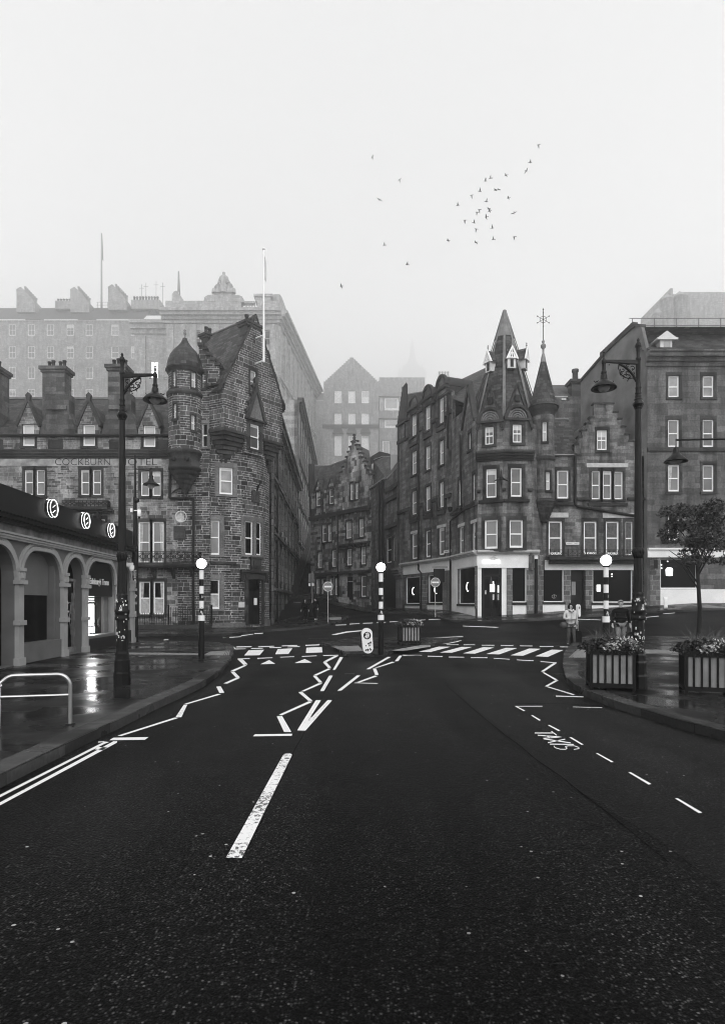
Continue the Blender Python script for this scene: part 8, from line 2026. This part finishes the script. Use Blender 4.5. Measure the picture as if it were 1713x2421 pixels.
# ---------------------------------------------------------------- birds
ZBd = Zm(790, 320, 3.123)
def bird_mesh(kind):
    mb = MB(); mb.tube([(-.17, 0, 0), (-.12, 0, .01), (0, 0, .015), (.1, 0, .01), (.19, 0, .02), (.22, 0, .015)], .035, 7); mb.lathe((0, 0), [(0, -.05), (.06, -.03), (.06, .03), (0, .055)], 8); mb.face([(-.15, -.03, 0), (-.3, -.07, 0), (-.3, .07, 0), (-.15, .03, 0)])
    for s in (-1, 1):
        if kind == 'up': q = [(.08, s*.03, .02), (.06, s*.12, .26), (-.04, s*.16, .48), (-.05, s*.1, .24), (-.06, s*.03, .02)]
        elif kind == 'down': q = [(.08, s*.03, .0), (.06, s*.14, -.22), (-.04, s*.18, -.44), (-.06, s*.1, -.2), (-.06, s*.03, 0)]
        else: q = [(.08, s*.03, .02), (.1, s*.26, .09), (-.06, s*.5, .02), (-.04, s*.26, .07), (-.06, s*.03, .02)]
        mb.face(q)
        mb.face([(x, y, z-.012) for x, y, z in q][::-1])
    return mb
BM = {k: None for k in ('up', 'down', 'flat')}
def bird(x, y, kind, yaw, roll, label, group, d=62):
    px, py = ZBd(x, y); p = rayp(px, py, d)
    if BM[kind] is None: o = bird_mesh(kind).build('bird', 'bird'); BM[kind] = o.data
    else: o = bpy.data.objects.new('bird', BM[kind]); COL.objects.link(o)
    o.location = p; o.rotation_euler = (R(roll), R(random.uniform(-12, 12)), R(yaw)); o['label'] = label; o['category'] = 'bird'; o['group'] = group
    s = d/62*.72; o.scale = (s, s, s)
FLK = 'birds in the loose flock right of centre'
FLB = 'small dark bird, one of the loose flock in the sky right of centre'
for x, y, k, yw in ((1507, 68, 'down', 160), (1446, 200, 'up', 0), (1416, 261, 'flat', 20), (1267, 293, 'flat', 150), (1153, 315, 'up', 170), (1115, 336, 'up', 10), (1190, 402, 'flat', 140), (1214, 400, 'flat', 150), (1073, 412, 'up', 5),
                  (1013, 440, 'down', 170), (1122, 488, 'up', 0), (1285, 461, 'flat', 160), (910, 516, 'up', 150), (1071, 547, 'down', 165), (1052, 566, 'down', 170), (1139, 541, 'flat', 140), (1146, 558, 'flat', 155), (1121, 601, 'flat', 160),
                  (963, 625, 'down', 160), (1030, 645, 'up', 5), (1046, 690, 'down', 175), (1166, 684, 'up', 0), (1324, 573, 'flat', 75), (1173, 767, 'up', 175), (1327, 748, 'down', 170), (1045, 790, 'flat', 145), (839, 775, 'flat', 160)):
    bird(x, y, k, yw, random.uniform(-20, 20), FLB, FLK, 62+random.uniform(-5, 5))
for x, y, k, yw, lb in ((280, 158, 'down', 120, 'lone dark bird highest of the scattered birds left of the flock'), (481, 325, 'down', 130, 'lone dark bird with bent wing between the flock and the top left bird'), (332, 474, 'flat', 110, 'lone gliding bird with long straight wings left of the flock'),
                    (370, 810, 'up', 170, 'lone dark bird with one raised wing low between tower and flock'), (537, 954, 'up', 165, 'lone tiny dark bird above the foggy church spire'), (52, 1112, 'flat', 170, 'lone tiny bird lowest and leftmost in the sky')):
    bird(x, y, k, yw, 15, lb, 'scattered single birds')

# ---------------------------------------------------------------- haze
mb = MB(); mb.wbox(-420, 420, -40, 1200, -1.6, 520); hz = mb.build('haze', 'road'); hz['kind'] = 'stuff'
hm = bpy.data.materials.new('haze'); hm.use_nodes = True; hn, hl_ = hm.node_tree.nodes, hm.node_tree.links; hn.clear()
ho = hn.new('ShaderNodeOutputMaterial'); hv = hn.new('ShaderNodeVolumePrincipled'); hv.inputs['Color'].default_value = grey(.99); hv.inputs['Density'].default_value = HAZE; hv.inputs['Anisotropy'].default_value = .8
hl_.new(hv.outputs[0], ho.inputs['Volume']); hz.data.materials.clear(); hz.data.materials.append(hm)
# ---------------------------------------------------------------- origins at each thing's base
bpy.context.view_layer.update()
def meshes(o):
    out = [o] if o.type == 'MESH' else []
    for c in o.children: out += meshes(c)
    return out
for o in list(COL.objects):
    if o.parent or o.type in ('CAMERA', 'LIGHT') or o.get('kind') or o.location.length > 1e-6: continue
    ms = meshes(o)
    if not ms: continue
    mn, mx = Vector((1e9,)*3), Vector((-1e9,)*3)
    for m_ in ms:
        for c in m_.bound_box:
            v = m_.matrix_world@Vector(c)
            for i in range(3): mn[i] = min(mn[i], v[i]); mx[i] = max(mx[i], v[i])
    base = Vector(((mn.x+mx.x)/2, (mn.y+mx.y)/2, mn.z))
    if o.type == 'MESH':
        for v in o.data.vertices: v.co -= base
        o.location = base
        for c in o.children: c.location -= base
    else:
        o.location = base
        for c in o.children: c.location -= base
